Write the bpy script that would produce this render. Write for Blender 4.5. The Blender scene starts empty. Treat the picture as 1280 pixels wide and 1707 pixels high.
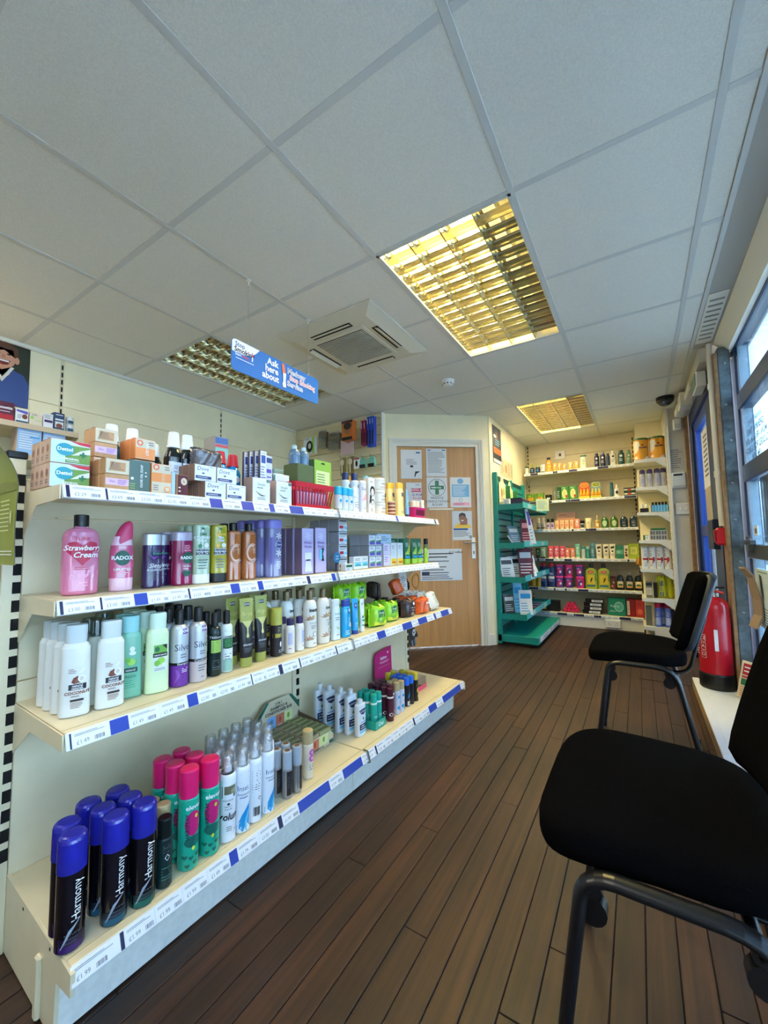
import bpy, math, random
from mathutils import Vector
from math import sin, cos, pi, radians
random.seed(7)
S = bpy.context.scene
C = S.collection
# ------------------------------------------------------------------ camera
CAM_H = 1.0
YAW, PITCH, ROLL = -0.571096, 0.0709, -0.014581
cam = bpy.data.cameras.new('camera')
cam.sensor_fit = 'VERTICAL'; cam.sensor_height = 36.0
cam.lens = 672.04 / 1707 * 36.0
cam.shift_x = (640 - 631.565) / 1707; cam.shift_y = (859.583 - 853.5) / 1707
cam.clip_start = 0.02; cam.clip_end = 200
camo = bpy.data.objects.new('camera', cam); C.objects.link(camo)
fwd = Vector((sin(YAW) * cos(PITCH), cos(YAW) * cos(PITCH), sin(PITCH)))
rgt = Vector((cos(YAW), -sin(YAW), 0)); upv = rgt.cross(fwd)
r2 = cos(ROLL) * rgt + sin(ROLL) * upv; u2 = -sin(ROLL) * rgt + cos(ROLL) * upv
from mathutils import Matrix
camo.matrix_world = Matrix(((r2.x, u2.x, -fwd.x, 0), (r2.y, u2.y, -fwd.y, 0), (r2.z, u2.z, -fwd.z, CAM_H), (0, 0, 0, 1)))
S.camera = camo
# ------------------------------------------------------------------ exposure, sky, lamps
S.view_settings.view_transform = 'Standard'; S.view_settings.look = 'None'
S.view_settings.exposure = 1.0; S.view_settings.gamma = 1.0; S.view_settings.use_curve_mapping = False
try:
    S.cycles.max_bounces = 10; S.cycles.diffuse_bounces = 6; S.cycles.transparent_max_bounces = 24
    S.cycles.sample_clamp_indirect = 6.0
except Exception: pass
W = bpy.data.worlds.new('sky'); S.world = W; W.use_nodes = True
nt = W.node_tree; bg = nt.nodes['Background']
sky = nt.nodes.new('ShaderNodeTexSky'); sky.sky_type = 'NISHITA'; sky.sun_disc = False
sky.sun_elevation = radians(38); sky.sun_rotation = radians(250); sky.air_density = 1.0; sky.dust_density = 2.5
hsv = nt.nodes.new('ShaderNodeHueSaturation'); hsv.inputs['Saturation'].default_value = 0.5
nt.links.new(sky.outputs[0], hsv.inputs['Color']); nt.links.new(hsv.outputs[0], bg.inputs[0]); bg.inputs[1].default_value = 1.4
sun = bpy.data.lights.new('sun', 'SUN'); sun.energy = 2.5; sun.angle = radians(1.0); sun.color = (1.0, 0.97, 0.93)   # over the roof onto the street and the houses opposite
suno = bpy.data.objects.new('sun', sun); C.objects.link(suno); suno.rotation_euler = Vector((0.70, 0.25, -0.66)).to_track_quat('-Z', 'Y').to_euler()
def portal(name, x, y0, y1, z0, z1):                                # guides sky light through the glazing, gives none itself
    l = bpy.data.lights.new(name, 'AREA'); l.shape = 'RECTANGLE'; l.size = y1 - y0; l.size_y = z1 - z0
    l.cycles.is_portal = True
    o = bpy.data.objects.new(name, l); C.objects.link(o); o.location = (x, (y0 + y1) / 2, (z0 + z1) / 2)
    o.rotation_euler = (0, radians(90), 0); o.rotation_euler = Matrix(((0, 0, 1), (1, 0, 0), (0, 1, 0))).to_euler()
portal('window_portal', 0.62, -1.9, 3.16, 0.2, 2.2)
portal('door_portal', 0.62, 3.9, 4.6, 0.1, 2.05)
LAMP_WARM = (1.0, 0.86, 0.55)
def tube_or_fill_lamp(x, y, watts, col=LAMP_WARM, sx=0.52, sy=1.1):       # the tubes' light from just under the louvre, or fill added behind the camera
    l = bpy.data.lights.new('tube_or_fill_light', 'AREA'); l.shape = 'RECTANGLE'; l.size = sx; l.size_y = sy; l.energy = watts; l.color = col
    o = bpy.data.objects.new('tube_or_fill_light', l); C.objects.link(o); o.location = (x, y, CEIL - 0.012)
CEIL = 2.287

# ------------------------------------------------------------------ materials
_m = {}
def lin(c):
    return tuple(((v / 12.92) if v <= 0.04045 else ((v + 0.055) / 1.055) ** 2.4) for v in (x / 255 for x in c))
def mat(name, rgb, rough=0.5, metal=0.0, spec=0.5, noise=None, bump=None, coat=0.0, emit=None, trans=0.0):
    if name in _m: return _m[name]
    m = bpy.data.materials.new(name); m.use_nodes = True; _m[name] = m
    n = m.node_tree; p = n.nodes['Principled BSDF']; c = lin(rgb) + (1,)
    p.inputs['Base Color'].default_value = c; p.inputs['Roughness'].default_value = rough; p.inputs['Metallic'].default_value = metal
    p.inputs['Specular IOR Level'].default_value = spec; p.inputs['Coat Weight'].default_value = coat
    p.inputs['Transmission Weight'].default_value = trans
    if emit: p.inputs['Emission Color'].default_value = lin(emit[0]) + (1,); p.inputs['Emission Strength'].default_value = emit[1]
    if noise or bump:
        tc = n.nodes.new('ShaderNodeTexCoord')
    if noise:                                                        # (scale, amount, detail)
        t = n.nodes.new('ShaderNodeTexNoise'); t.inputs['Scale'].default_value = noise[0]; t.inputs['Detail'].default_value = 4
        n.links.new(tc.outputs['Object'], t.inputs['Vector'])
        r = n.nodes.new('ShaderNodeMapRange'); r.inputs[1].default_value = 0.3; r.inputs[2].default_value = 0.7
        r.inputs[3].default_value = 1 - noise[1]; r.inputs[4].default_value = 1 + noise[1] * 0.6
        n.links.new(t.outputs['Fac'], r.inputs[0])
        mx = n.nodes.new('ShaderNodeMix'); mx.data_type = 'RGBA'; mx.blend_type = 'MULTIPLY'; mx.inputs[0].default_value = 1
        mx.inputs[6].default_value = c; n.links.new(r.outputs[0], mx.inputs[7]); n.links.new(mx.outputs[2], p.inputs['Base Color'])
    if bump:                                                         # (scale, strength)
        t = n.nodes.new('ShaderNodeTexNoise'); t.inputs['Scale'].default_value = bump[0]; t.inputs['Detail'].default_value = 5
        n.links.new(tc.outputs['Object'], t.inputs['Vector'])
        b = n.nodes.new('ShaderNodeBump'); b.inputs['Strength'].default_value = bump[1]; b.inputs['Distance'].default_value = 0.004
        n.links.new(t.outputs['Fac'], b.inputs['Height']); n.links.new(b.outputs[0], p.inputs['Normal'])
    return m
def clear_mat(name, rgb, gloss=0.12, rough=0.05, tint=0.0):                    # thin clear sheet: mostly see-through, some sheen
    if name in _m: return _m[name]
    m = bpy.data.materials.new(name); m.use_nodes = True; _m[name] = m; n = m.node_tree; n.nodes.clear()
    o = n.nodes.new('ShaderNodeOutputMaterial'); t = n.nodes.new('ShaderNodeBsdfTransparent'); g = n.nodes.new('ShaderNodeBsdfGlossy')
    t.inputs[0].default_value = lin(rgb) + (1,)
    if tint:
        d = n.nodes.new('ShaderNodeBsdfDiffuse'); d.inputs[0].default_value = lin(rgb) + (1,); m2 = n.nodes.new('ShaderNodeMixShader'); m2.inputs[0].default_value = tint
        n.links.new(t.outputs[0], m2.inputs[1]); n.links.new(d.outputs[0], m2.inputs[2]); t = m2
    g.inputs['Roughness'].default_value = rough
    fr = n.nodes.new('ShaderNodeLayerWeight'); fr.inputs[0].default_value = 0.35
    ml = n.nodes.new('ShaderNodeMath'); ml.operation = 'MULTIPLY_ADD'; ml.inputs[1].default_value = 0.6; ml.inputs[2].default_value = gloss * 0.4
    mx = n.nodes.new('ShaderNodeMixShader'); n.links.new(fr.outputs['Fresnel'], ml.inputs[0]); n.links.new(ml.outputs[0], mx.inputs[0])
    n.links.new(t.outputs[0], mx.inputs[1]); n.links.new(g.outputs[0], mx.inputs[2]); n.links.new(mx.outputs[0], o.inputs[0])
    return m
def wood_mat(name, c0, c1, sy=1.2, sx=55.0, rnd=0.25, rough=0.55, axis='Y', dirt=True):
    if name in _m: return _m[name]
    m = bpy.data.materials.new(name); m.use_nodes = True; _m[name] = m; n = m.node_tree; p = n.nodes['Principled BSDF']
    g = n.nodes.new('ShaderNodeNewGeometry'); mp = n.nodes.new('ShaderNodeMapping'); oi = n.nodes.new('ShaderNodeObjectInfo')
    mp.inputs['Scale'].default_value = {'Y': (sx, sy, sx), 'Z': (sx, sx, sy)}[axis]
    n.links.new(g.outputs['Position'], mp.inputs[0])
    t = n.nodes.new('ShaderNodeTexNoise'); t.inputs['Scale'].default_value = 1.0; t.inputs['Detail'].default_value = 6; t.inputs['Roughness'].default_value = 0.65
    n.links.new(mp.outputs[0], t.inputs['Vector'])
    r = n.nodes.new('ShaderNodeValToRGB'); r.color_ramp.elements[0].position = 0.3; r.color_ramp.elements[1].position = 0.72
    r.color_ramp.elements[0].color = lin(c0) + (1,); r.color_ramp.elements[1].color = lin(c1) + (1,)
    n.links.new(t.outputs['Fac'], r.inputs[0])
    h = n.nodes.new('ShaderNodeHueSaturation'); n.links.new(r.outputs[0], h.inputs['Color'])
    mr = n.nodes.new('ShaderNodeMapRange'); mr.inputs[3].default_value = 1 - rnd; mr.inputs[4].default_value = 1 + rnd
    n.links.new(oi.outputs['Random'], mr.inputs[0])
    out = h.outputs[0]
    if dirt:                                                         # walked-in grime in broad blotches
        t2 = n.nodes.new('ShaderNodeTexNoise'); t2.inputs['Scale'].default_value = 2.3; t2.inputs['Detail'].default_value = 5
        n.links.new(g.outputs['Position'], t2.inputs['Vector'])
        r2_ = n.nodes.new('ShaderNodeMapRange'); r2_.inputs[1].default_value = 0.35; r2_.inputs[2].default_value = 0.7; r2_.inputs[3].default_value = 0.72; r2_.inputs[4].default_value = 1.4
        n.links.new(t2.outputs['Fac'], r2_.inputs[0])
        mm = n.nodes.new('ShaderNodeMath'); mm.operation = 'MULTIPLY'; n.links.new(mr.outputs[0], mm.inputs[0]); n.links.new(r2_.outputs[0], mm.inputs[1])
        n.links.new(mm.outputs[0], h.inputs['Value'])
    else: n.links.new(mr.outputs[0], h.inputs['Value'])
    n.links.new(out, p.inputs['Base Color']); p.inputs['Roughness'].default_value = rough
    b = n.nodes.new('ShaderNodeBump'); b.inputs['Strength'].default_value = 0.25; b.inputs['Distance'].default_value = 0.002
    n.links.new(t.outputs['Fac'], b.inputs['Height']); n.links.new(b.outputs[0], p.inputs['Normal'])
    return m
WHITE = mat('white_plastic', (236, 236, 232), 0.4); BLACK = mat('black_plastic', (14, 14, 16), 0.35)
INK = mat('black_ink', (24, 24, 28), 0.6); PAPER = mat('white_paper', (228, 230, 232), 0.6)
WINK = mat('white_ink', (240, 240, 240), 0.5)
def col(r, g, b, rough=0.42, **k):
    return mat('paint_%02x%02x%02x_%d' % (r, g, b, int(rough * 100)), (r, g, b), rough, **k)

# ------------------------------------------------------------------ mesh building
class MB:
    def __init__(s): s.v = []; s.f = []; s.fm = []; s.ms = []; s.sm = []
    def mi(s, m):
        if m not in s.ms: s.ms.append(m)
        return s.ms.index(m)
    def add(s, vs, fs, m, smooth=False):
        o = len(s.v); s.v += [tuple(v) for v in vs]; k = s.mi(m)
        for f in fs: s.f.append(tuple(o + i for i in f)); s.fm.append(k); s.sm.append(smooth)
    def box(s, x0, x1, y0, y1, z0, z1, m, b=0.0):
        if b <= 0:
            s.add([(x, y, z) for z in (z0, z1) for y in (y0, y1) for x in (x0, x1)],
                  [(0, 2, 3, 1), (4, 5, 7, 6), (0, 1, 5, 4), (2, 6, 7, 3), (0, 4, 6, 2), (1, 3, 7, 5)], m); return
        b = min(b, (x1 - x0) * .45, (y1 - y0) * .45, (z1 - z0) * .45)   # 24-vertex chamfered box
        vs = []; idx = {}
        for ix, x in enumerate((x0, x1)):
            for iy, y in enumerate((y0, y1)):
                for iz, z in enumerate((z0, z1)):
                    sx, sy, sz = (1, -1)[ix], (1, -1)[iy], (1, -1)[iz]
                    for ax in range(3):
                        idx[ix, iy, iz, ax] = len(vs)
                        vs.append((x + sx * b * (ax != 0), y + sy * b * (ax != 1), z + sz * b * (ax != 2)))
        fs = []
        for i in (0, 1):
            q = [idx[i, a, c, 0] for a, c in ((0, 0), (1, 0), (1, 1), (0, 1))]; fs.append(q if i else q[::-1])
            q = [idx[a, i, c, 1] for a, c in ((0, 0), (1, 0), (1, 1), (0, 1))]; fs.append(q[::-1] if i else q)
            q = [idx[a, c, i, 2] for a, c in ((0, 0), (1, 0), (1, 1), (0, 1))]; fs.append(q if i else q[::-1])
        for a in (0, 1):
            for c in (0, 1):
                fs.append([idx[a, c, 0, 0], idx[a, c, 1, 0], idx[a, c, 1, 1], idx[a, c, 0, 1]])
                fs.append([idx[a, 0, c, 0], idx[a, 1, c, 0], idx[a, 1, c, 2], idx[a, 0, c, 2]])
                fs.append([idx[0, a, c, 1], idx[1, a, c, 1], idx[1, a, c, 2], idx[0, a, c, 2]])
        for a in (0, 1):
            for c in (0, 1):
                for d in (0, 1): fs.append([idx[a, c, d, k] for k in range(3)])
        s.add(vs, fs, m)
    def prism(s, pts, axis, a0, a1, m):                              # pts: 2D outline; axis: extrusion axis letter
        def P(p, a): return {'x': (a, p[0], p[1]), 'y': (p[0], a, p[1]), 'z': (p[0], p[1], a)}[axis]
        n = len(pts); vs = [P(p, a0) for p in pts] + [P(p, a1) for p in pts]
        s.add(vs, [tuple(range(n))[::-1], tuple(range(n, 2 * n))] + [(i, (i + 1) % n, n + (i + 1) % n, n + i) for i in range(n)], m)
    def rings(s, rings, m, n=2.0, seg=24, caps=(True, True), at=(0, 0), bands=None):
        # rings: (z, rx, ry); superellipse sections lofted up z; bands: [(z_top, material)...]
        base = []
        for (z, rx, ry) in rings:
            r = []
            for k in range(seg):
                a = 2 * pi * k / seg; c_, s_ = cos(a), sin(a)
                r.append((at[0] + rx * math.copysign(abs(c_) ** (2 / n), c_), at[1] + ry * math.copysign(abs(s_) ** (2 / n), s_), z))
            base.append(r)
        for i in range(len(rings) - 1):
            mm = m
            if bands:
                zc = (rings[i][0] + rings[i + 1][0]) / 2
                for zt, bm in bands:
                    if zc < zt: mm = bm; break
            s.add(base[i] + base[i + 1], [(k, (k + 1) % seg, seg + (k + 1) % seg, seg + k) for k in range(seg)], mm, True)
        if caps[0]: s.add(base[0], [tuple(range(seg))[::-1]], bands[0][1] if bands else m)
        if caps[1]: s.add(base[-1], [tuple(range(seg))], bands[-1][1] if bands and rings[-1][0] <= bands[-1][0] else m)
    def tube(s, pts, r, m, seg=10, rb=None):                         # round or oval (r, rb) tube along points
        pts = [Vector(p) for p in pts]; rr = []; up = Vector((0, 0, 1)); prev = None
        for i, p in enumerate(pts):
            d = (pts[min(i + 1, len(pts) - 1)] - pts[max(i - 1, 0)]).normalized()
            if prev is None:
                a = d.cross(up if abs(d.z) < .95 else Vector((1, 0, 0))).normalized()
            else:
                a = (prev - d * prev.dot(d)).normalized()
            prev = a; b = d.cross(a)
            rr.append([p + a * (rb or r) * cos(2 * pi * k / seg) + b * r * sin(2 * pi * k / seg) for k in range(seg)])
        for i in range(len(rr) - 1):
            s.add(rr[i] + rr[i + 1], [(k, (k + 1) % seg, seg + (k + 1) % seg, seg + k) for k in range(seg)], m, True)
        s.add(rr[0], [tuple(range(seg))[::-1]], m); s.add(rr[-1], [tuple(range(seg))], m)
    def build(s, name, parent=None, loc=(0, 0, 0), rot=(0, 0, 0), **props):
        me = bpy.data.meshes.new(name); me.from_pydata(s.v, [], s.f)
        for m in s.ms: me.materials.append(m)
        me.polygons.foreach_set('material_index', s.fm); me.polygons.foreach_set('use_smooth', s.sm)
        me.update()
        o = bpy.data.objects.new(name, me); C.objects.link(o); o.location = loc; o.rotation_euler = rot
        if parent: o.parent = parent
        for k, v in props.items(): o[k] = v
        return o
def same(o, loc=None, rot=None, parent=None):                        # another object on the same mesh
    c = o.copy(); C.objects.link(c)
    if loc is not None: c.location = loc
    if rot is not None: c.rotation_euler = rot
    if parent: c.parent = parent
    return c
def thing(name, label, cat, loc=(0, 0, 0), rz=0.0, group=None):
    o = bpy.data.objects.new(name, None); C.objects.link(o); o.empty_display_size = 0.02
    o.location = loc; o.rotation_euler = (0, 0, rz); tag(o, label, cat, group); return o
def tag(o, label, cat, group=None):
    o['label'] = label; o['category'] = cat
    if group: o['group'] = group
    elif 'group' in o: del o['group']
    return o
def copy_tree(r, loc, rz=None, label=None, group=None):
    c = r.copy(); C.objects.link(c); c.location = loc
    if rz is not None: c.rotation_euler = (0, 0, rz)
    if label: c['label'] = label
    if group: c['group'] = group
    for ch in list(r.children):
        d = ch.copy(); C.objects.link(d); d.parent = c
        for g_ in list(ch.children):
            e = g_.copy(); C.objects.link(e); e.parent = d
    return c
def struct(o): o['kind'] = 'structure'; return o
# ------------------------------------------------------------------ lettering: builtin font outlines as flat meshes
_t = {}
def glyphs(txt, bold=0.0, shear=0.0):
    k = (txt, bold, shear)
    if k in _t: return _t[k]
    cu = bpy.data.curves.new('lettering', 'FONT'); cu.body = txt; cu.resolution_u = 2; cu.offset = bold; cu.shear = shear
    cu.align_x = 'CENTER'; cu.align_y = 'CENTER'
    ob = bpy.data.objects.new('lettering', cu); C.objects.link(ob)
    dg = bpy.context.evaluated_depsgraph_get(); me = ob.evaluated_get(dg).to_mesh()
    r = ([(v.co.x, v.co.y) for v in me.vertices], [tuple(p.vertices) for p in me.polygons])
    ob.evaluated_get(dg).to_mesh_clear(); bpy.data.objects.remove(ob); bpy.data.curves.remove(cu)
    _t[k] = r; return r
def decals(mb, items, proj):
    """flat print laid on a surface: proj(s, z, off) -> point. items: rect/disc/poly/text in (s, z) metres"""
    for n_, it in enumerate(items):
        kind = it[0]; off = 0.0005 + 0.00025 * n_
        if kind == 'rect':
            _, s0, s1, z0, z1, m = it; nx = max(1, int(abs(s1 - s0) / 0.006)); nx = min(nx, 14)
            vs = [proj(s0 + (s1 - s0) * i / nx, z, off) for z in (z0, z1) for i in range(nx + 1)]
            mb.add(vs, [(i, i + 1, nx + 2 + i, nx + 1 + i) for i in range(nx)], m)
        elif kind in ('disc', 'poly'):
            if kind == 'disc':
                _, s, z, rs, rz, m = it; out = [(s + rs * cos(2 * pi * k / 20), z + rz * sin(2 * pi * k / 20)) for k in range(20)]; cs, cz = s, z
            else:
                _, out, m = it
                if len(out) < 13: out = [(a[0] + (c[0] - a[0]) * k / 3, a[1] + (c[1] - a[1]) * k / 3) for a, c in zip(out, out[1:] + out[:1]) for k in range(3)]
                cs = sum(p[0] for p in out) / len(out); cz = sum(p[1] for p in out) / len(out)
            n = len(out); vs = [proj(cs, cz, off)]
            R = (0.35, 0.7, 1.0)
            for q in R: vs += [proj(cs + (a - cs) * q, cz + (b - cz) * q, off) for a, b in out]
            fs = [(0, 1 + k, 1 + (k + 1) % n) for k in range(n)]
            for j in range(len(R) - 1):
                fs += [(1 + j * n + k, 1 + (j + 1) * n + k, 1 + (j + 1) * n + (k + 1) % n, 1 + j * n + (k + 1) % n) for k in range(n)]
            mb.add(vs, fs, m)
        elif kind == 'text':
            _, txt, s, z, size, m = it[:6]; o = it[6] if len(it) > 6 else {}
            vv, ff = glyphs(txt, o.get('bold', 0.0), o.get('shear', 0.0)); sq = o.get('sx', 1.0); a = radians(o.get('rot', 0))
            vs = [proj(s + (x * sq * cos(a) - y * sin(a)) * size, z + (x * sq * sin(a) + y * cos(a)) * size, off) for x, y in vv]
            mb.add(vs, ff, m)
        elif kind == 'lines':                                        # rows of small print too fine to read
            _, s0, s1, z0, z1, nrow, m = it[:7]; rg = random.Random(int((s0 + z0) * 1e5) & 1023)
            for j in range(nrow):
                z = z1 - (z1 - z0) * (j + .5) / nrow; h = (z1 - z0) / nrow * .32; w = (s1 - s0) * rg.uniform(.6, 1)
                if len(it) > 7: c_ = (s0 + s1) / 2; a0 = c_ - w / 2
                else: a0 = s0
                nx = max(1, min(8, int(w / .01)))
                vs = [proj(a0 + w * i / nx, zz, off) for zz in (z - h / 2, z + h / 2) for i in range(nx + 1)]
                mb.add(vs, [(i, i + 1, nx + 2 + i, nx + 1 + i) for i in range(nx)], m)
        elif kind == 'bars':                                         # a bar code
            _, s0, s1, z0, z1, m = it; rg = random.Random(int((s0 * 7 + z0) * 1e4) & 4095); s = s0
            while s < s1:
                w = rg.choice((.0006, .001, .0016)); mb.add([proj(s, z0, off), proj(s + w, z0, off), proj(s + w, z1, off), proj(s, z1, off)], [(0, 1, 2, 3)], m)
                s += w + rg.choice((.0007, .0012))
def flatproj(y=0.0):
    return lambda s, z, off: (s, y - off, z)
# ================================================================== THE ROOM
M_tile = mat('ceiling_tile_board', (232, 230, 222), 0.9, noise=(220, 0.08), bump=(420, 0.5))
M_bar = mat('ceiling_bar_metal', (206, 207, 204), 0.5)
M_wall = mat('cream_wall_paint', (244, 234, 198), 0.6, noise=(6, 0.04), bump=(90, 0.08))
M_wallw = mat('pale_wall_paint', (205, 200, 188), 0.65, noise=(9, 0.06), bump=(120, 0.1))
M_shop = mat('cream_shelf_enamel', (226, 214, 180), 0.45, noise=(14, 0.04))
M_trim = mat('white_gloss_paint', (226, 222, 208), 0.35)
M_plank = wood_mat('floor_board_wood', (32, 17, 9), (74, 44, 26), sy=1.4, sx=48, rnd=0.32, rough=0.5)
M_gap = mat('floor_gap_dirt', (24, 16, 11), 0.9)
TX, TY = -0.3318, 0.8465
XL, XR, YB, YF = -3.2, 0.47, -2.6, 5.594
# floor: base slab with every board laid on it
b = MB(); b.box(XL - .1, 0.62, YB, YF + .1, -0.06, -0.004, M_gap); floor = struct(b.build('floor'))
PW = 0.0667; seg_lens = (1.35, 1.8, 1.1, 2.1, 1.6); bank = {}
x = -1.905 + 0.0015; row = 0
while x < 0.46:
    y = YB + random.uniform(0, 1.0) - 0.8
    while y < YF:
        L = random.choice(seg_lens); y0, y1 = max(y, YB), min(y + L, YF)
        if y1 - y0 > 0.05 and not (x < -1.25 and y1 < -0.6):
            k = round(y1 - y0, 2)
            if k not in bank:
                q = MB(); q.box(0, PW - 0.0022, 0, k - 0.0022, -0.012, 0, M_plank, 0.0012); bank[k] = q.build('plank', floor, (x, y0, random.uniform(-.0012, 0)))
            else: same(bank[k], (x, y0, random.uniform(-.0012, 0)), None, floor)
        y += L
    x += PW; row += 1
q = MB(); q.box(0, 0.30, 0, 0.012, 0, 0.004, mat('threshold_strip', (70, 48, 34), 0.4)); q.build('threshold_bar', floor, (-0.05, 3.54, 0))
# ceiling: slab, tiles lying on a grid of bars
b = MB(); b.box(XL - .1, 0.75, YB - .1, YF + .1, CEIL + .14, CEIL + .22, M_wallw); ceiling = struct(b.build('ceiling'))
lights = {(-1, 1): 0, (-1, 2): 0, (-1, 5): 1, (-1, 6): 1, (-4, 1): 2, (-4, 2): 2, (-1, -3): 3, (-1, -2): 3, (-4, -3): 4, (-4, -2): 4}
q = MB(); q.box(-.2905, .2905, -.2905, .2905, 0.002, 0.02, M_tile, 0.003); t0 = None
for i in range(-5, 1):
    for j in range(-6, 8):
        if (i, j) in lights: continue
        cx, cy = TX + (i + .5) * .6, TY + (j + .5) * .6
        x0, x1 = max(cx - .3, XL), min(cx + .3, .268); y1 = min(cy + .3, YF); y0 = max(cy - .3, YB)
        if x1 - x0 < .05 or y1 - y0 < .05: continue
        if x1 - x0 > .59 and y1 - y0 > .59:
            loc = (cx, cy, CEIL + random.uniform(-.001, .001))
            t0 = q.build('tile', ceiling, loc) if t0 is None else same(t0, loc, None, ceiling) or t0
        else:
            e = MB(); e.box(x0 + .0095, x1 - .0095, y0 + .0095, y1 - .0095, .002, .02, M_tile, .003); e.build('tile', ceiling, (0, 0, CEIL))
for j in range(-6, 8):                                               # narrow cut tiles along the window side
    y0, y1 = TY + j * .6, min(TY + (j + 1) * .6, YF)
    if y0 > 4.7: continue
    e = MB(); e.box(.277, .352, y0 + .0095, y1 - .0095, .002, .02, M_tile, .003); e.build('tile', ceiling, (0, 0, CEIL))
b = MB()
for i in range(-5, 2): b.box(TX + i * .6 - .012, TX + i * .6 + .012, YB, YF, CEIL, CEIL + .03, M_bar, .001)
for j in range(-6, 8):
    for i in range(-5, 1):
        if (i, j) in lights and (i, j - 1) in lights: continue
        b.box(max(XL, TX + i * .6 + .012), min(.36, TX + (i + 1) * .6 - .012), TY + j * .6 - .012, TY + j * .6 + .012, CEIL + .0005, CEIL + .03, M_bar, .001)
    b.box(.28, .36, TY + j * .6 - .012, TY + j * .6 + .012, CEIL + .0005, CEIL + .03, M_bar, .001)
b.box(.352, .372, YB, 4.8, CEIL - .002, CEIL + .03, M_bar, .001)
b.build('ceiling_bars', ceiling, kind='stuff')
b = MB(); b.box(.372, .475, YB, 3.4, CEIL + .001, CEIL + .04, mat('ceiling_margin_plaster', (176, 172, 164), .85, bump=(200, .3))); b.box(.372, .60, 3.4, 4.9, CEIL + .001, CEIL + .04, M_wallw); b.build('plaster_margin', ceiling)
b = MB(); b.prism([(.473, CEIL + .01), (.473, CEIL - .004), (.535, 2.205), (.64, 2.205), (.64, CEIL + .16), (.473, CEIL + .16)], 'y', YB, 3.36, mat('white_reveal_plaster', (236, 234, 222), .6)); b.build('window_head_reveal', ceiling)
q = MB(); q.box(.372, .46, 2.66, 3.3, CEIL - .006, CEIL, M_trim, .002)
for k in range(9): q.box(.385, .448, 2.72 + k * .062, 2.735 + k * .062, CEIL - .009, CEIL - .005, mat('vent_slot', (136, 132, 124), .8))
q.build('vent_grille', ceiling)
# left wall: enamel panels between slotted channels
def wall(name, x0, x1, y0, y1, m=M_wall, z1=CEIL + .15, z0=0.0):
    b = MB(); b.box(x0, x1, y0, y1, z0, z1, m); return struct(b.build(name))
wl = wall('wall_left', XL - .1, XL - .012, YB, 3.4)
ups = [-1.35, -.14, 1.074, 2.30, 3.24]; lev = [0.02, .5, .98, 1.46, 1.95, CEIL]
for k in range(len(ups) - 1):
    for z0, z1 in zip(lev, lev[1:]):
        e = MB(); e.box(0, .011, ups[k] + .011, ups[k + 1] - .011, z0 + .0015, z1 - .0015, M_wall, .002); e.build('panel', wl, (XL - .012, 0, 0))
for y in ups[:-1]:
    e = MB(); e.box(0, .008, y - .011, y + .011, 0, CEIL, M_shop)
    z = .05
    while z < CEIL - .04: e.box(.0078, .0086, y - .005, y + .005, z, z + .032, mat('slot_black', (8, 8, 8), .9)); z += .05
    e.build('slotted_channel', wl, (XL - .012, 0, 0))
e = MB(); e.box(XL - .0, XL + .02, YB, 3.24, CEIL - .022, CEIL + .002, M_trim, .002); struct(e.build('trim_1'))
# alcove end wall with horizontal slat boards
ws = wall('wall_alcove', XL - .1, -2.05, 3.292, 3.40)
M_slat = mat('slatboard_cream', (238, 226, 186), .5, noise=(8, .05)); z = 2.267; first = True
while z > .3:
    h = .094
    o = MB(); o.prism([(3.272, -h), (3.278, -.004), (3.284, 0), (3.293, 0), (3.293, -h)], 'x', XL, -2.062, M_slat); o.build('slat', ws, (0, 0, z)); z -= .0985
o = MB(); o.box(-2.064, -2.046, 3.262, 3.30, .2, CEIL, M_trim, .002); o.build('corner_bead', ws)
# angled wall with the consulting room door
P0, P1 = Vector((-2.055, 3.325)), Vector((-1.235, 3.995)); dv = (P1 - P0); DL = dv.length; dn = dv / DL; DA = math.atan2(dv.y, dv.x)
DMAT = Matrix.Translation((P0.x, P0.y, 0)) @ Matrix.Rotation(DA, 4, 'Z')   # local x along wall, -y towards the shop
def on_door(o): o.matrix_world = DMAT; return o
d0, d1, dh = .10, .934, 1.978                                             # opening in the wall
b = MB(); b.box(0, d0, 0, .1, 0, CEIL + .15, M_wall); b.box(d1, DL, 0, .1, 0, CEIL + .15, M_wall); b.box(d0, d1, 0, .1, dh, CEIL + .15, M_wall)
wd = struct(on_door(b.build('wall_door')))
b = MB()
for (t, wdt) in ((0, .022), (.022, .016), (.038, .012)):                  # stepped architrave
    y = -.012 - (.008 if t == 0 else (.004 if t < .03 else 0))
    b.box(d0 - .062 + t, d0 - .062 + t + wdt, y, 0, 0, dh + .062 - t, M_trim, .002)
    b.box(d1 + .062 - t - wdt, d1 + .062 - t, y, 0, 0, dh + .062 - t, M_trim, .002)
    b.box(d0 - .062 + t + wdt, d1 + .062 - t - wdt, y, 0, dh + .062 - t - wdt, dh + .062 - t, M_trim, .002)
b.box(d0 - .012, d0 + .016, -.008, .1, 0, dh - .014, M_trim); b.box(d1 - .016, d1 + .012, -.008, .1, 0, dh - .014, M_trim); b.box(d0, d1, -.008, .1, dh - .014, dh + .012, M_trim)
b.box(d1 + .03, DL - .002, -.016, 0, 0, .11, M_trim, .004)
struct(on_door(b.build('trim_2')))
M_doorw = wood_mat('door_veneer', (176, 126, 72), (206, 158, 100), sy=1.0, sx=26, rnd=.0, rough=.4, axis='Z', dirt=False)
b = MB(); b.box(d0 + .017, d1 - .017, .012, .055, .008, dh - .017, M_doorw, .001)
door = struct(on_door(b.build('door_1'))); 
b = MB(); b.box(-.02, .02, -.009, 0, -.105, .105, mat('brushed_steel_plate', (225, 222, 214), .3, .2), .003)
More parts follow.
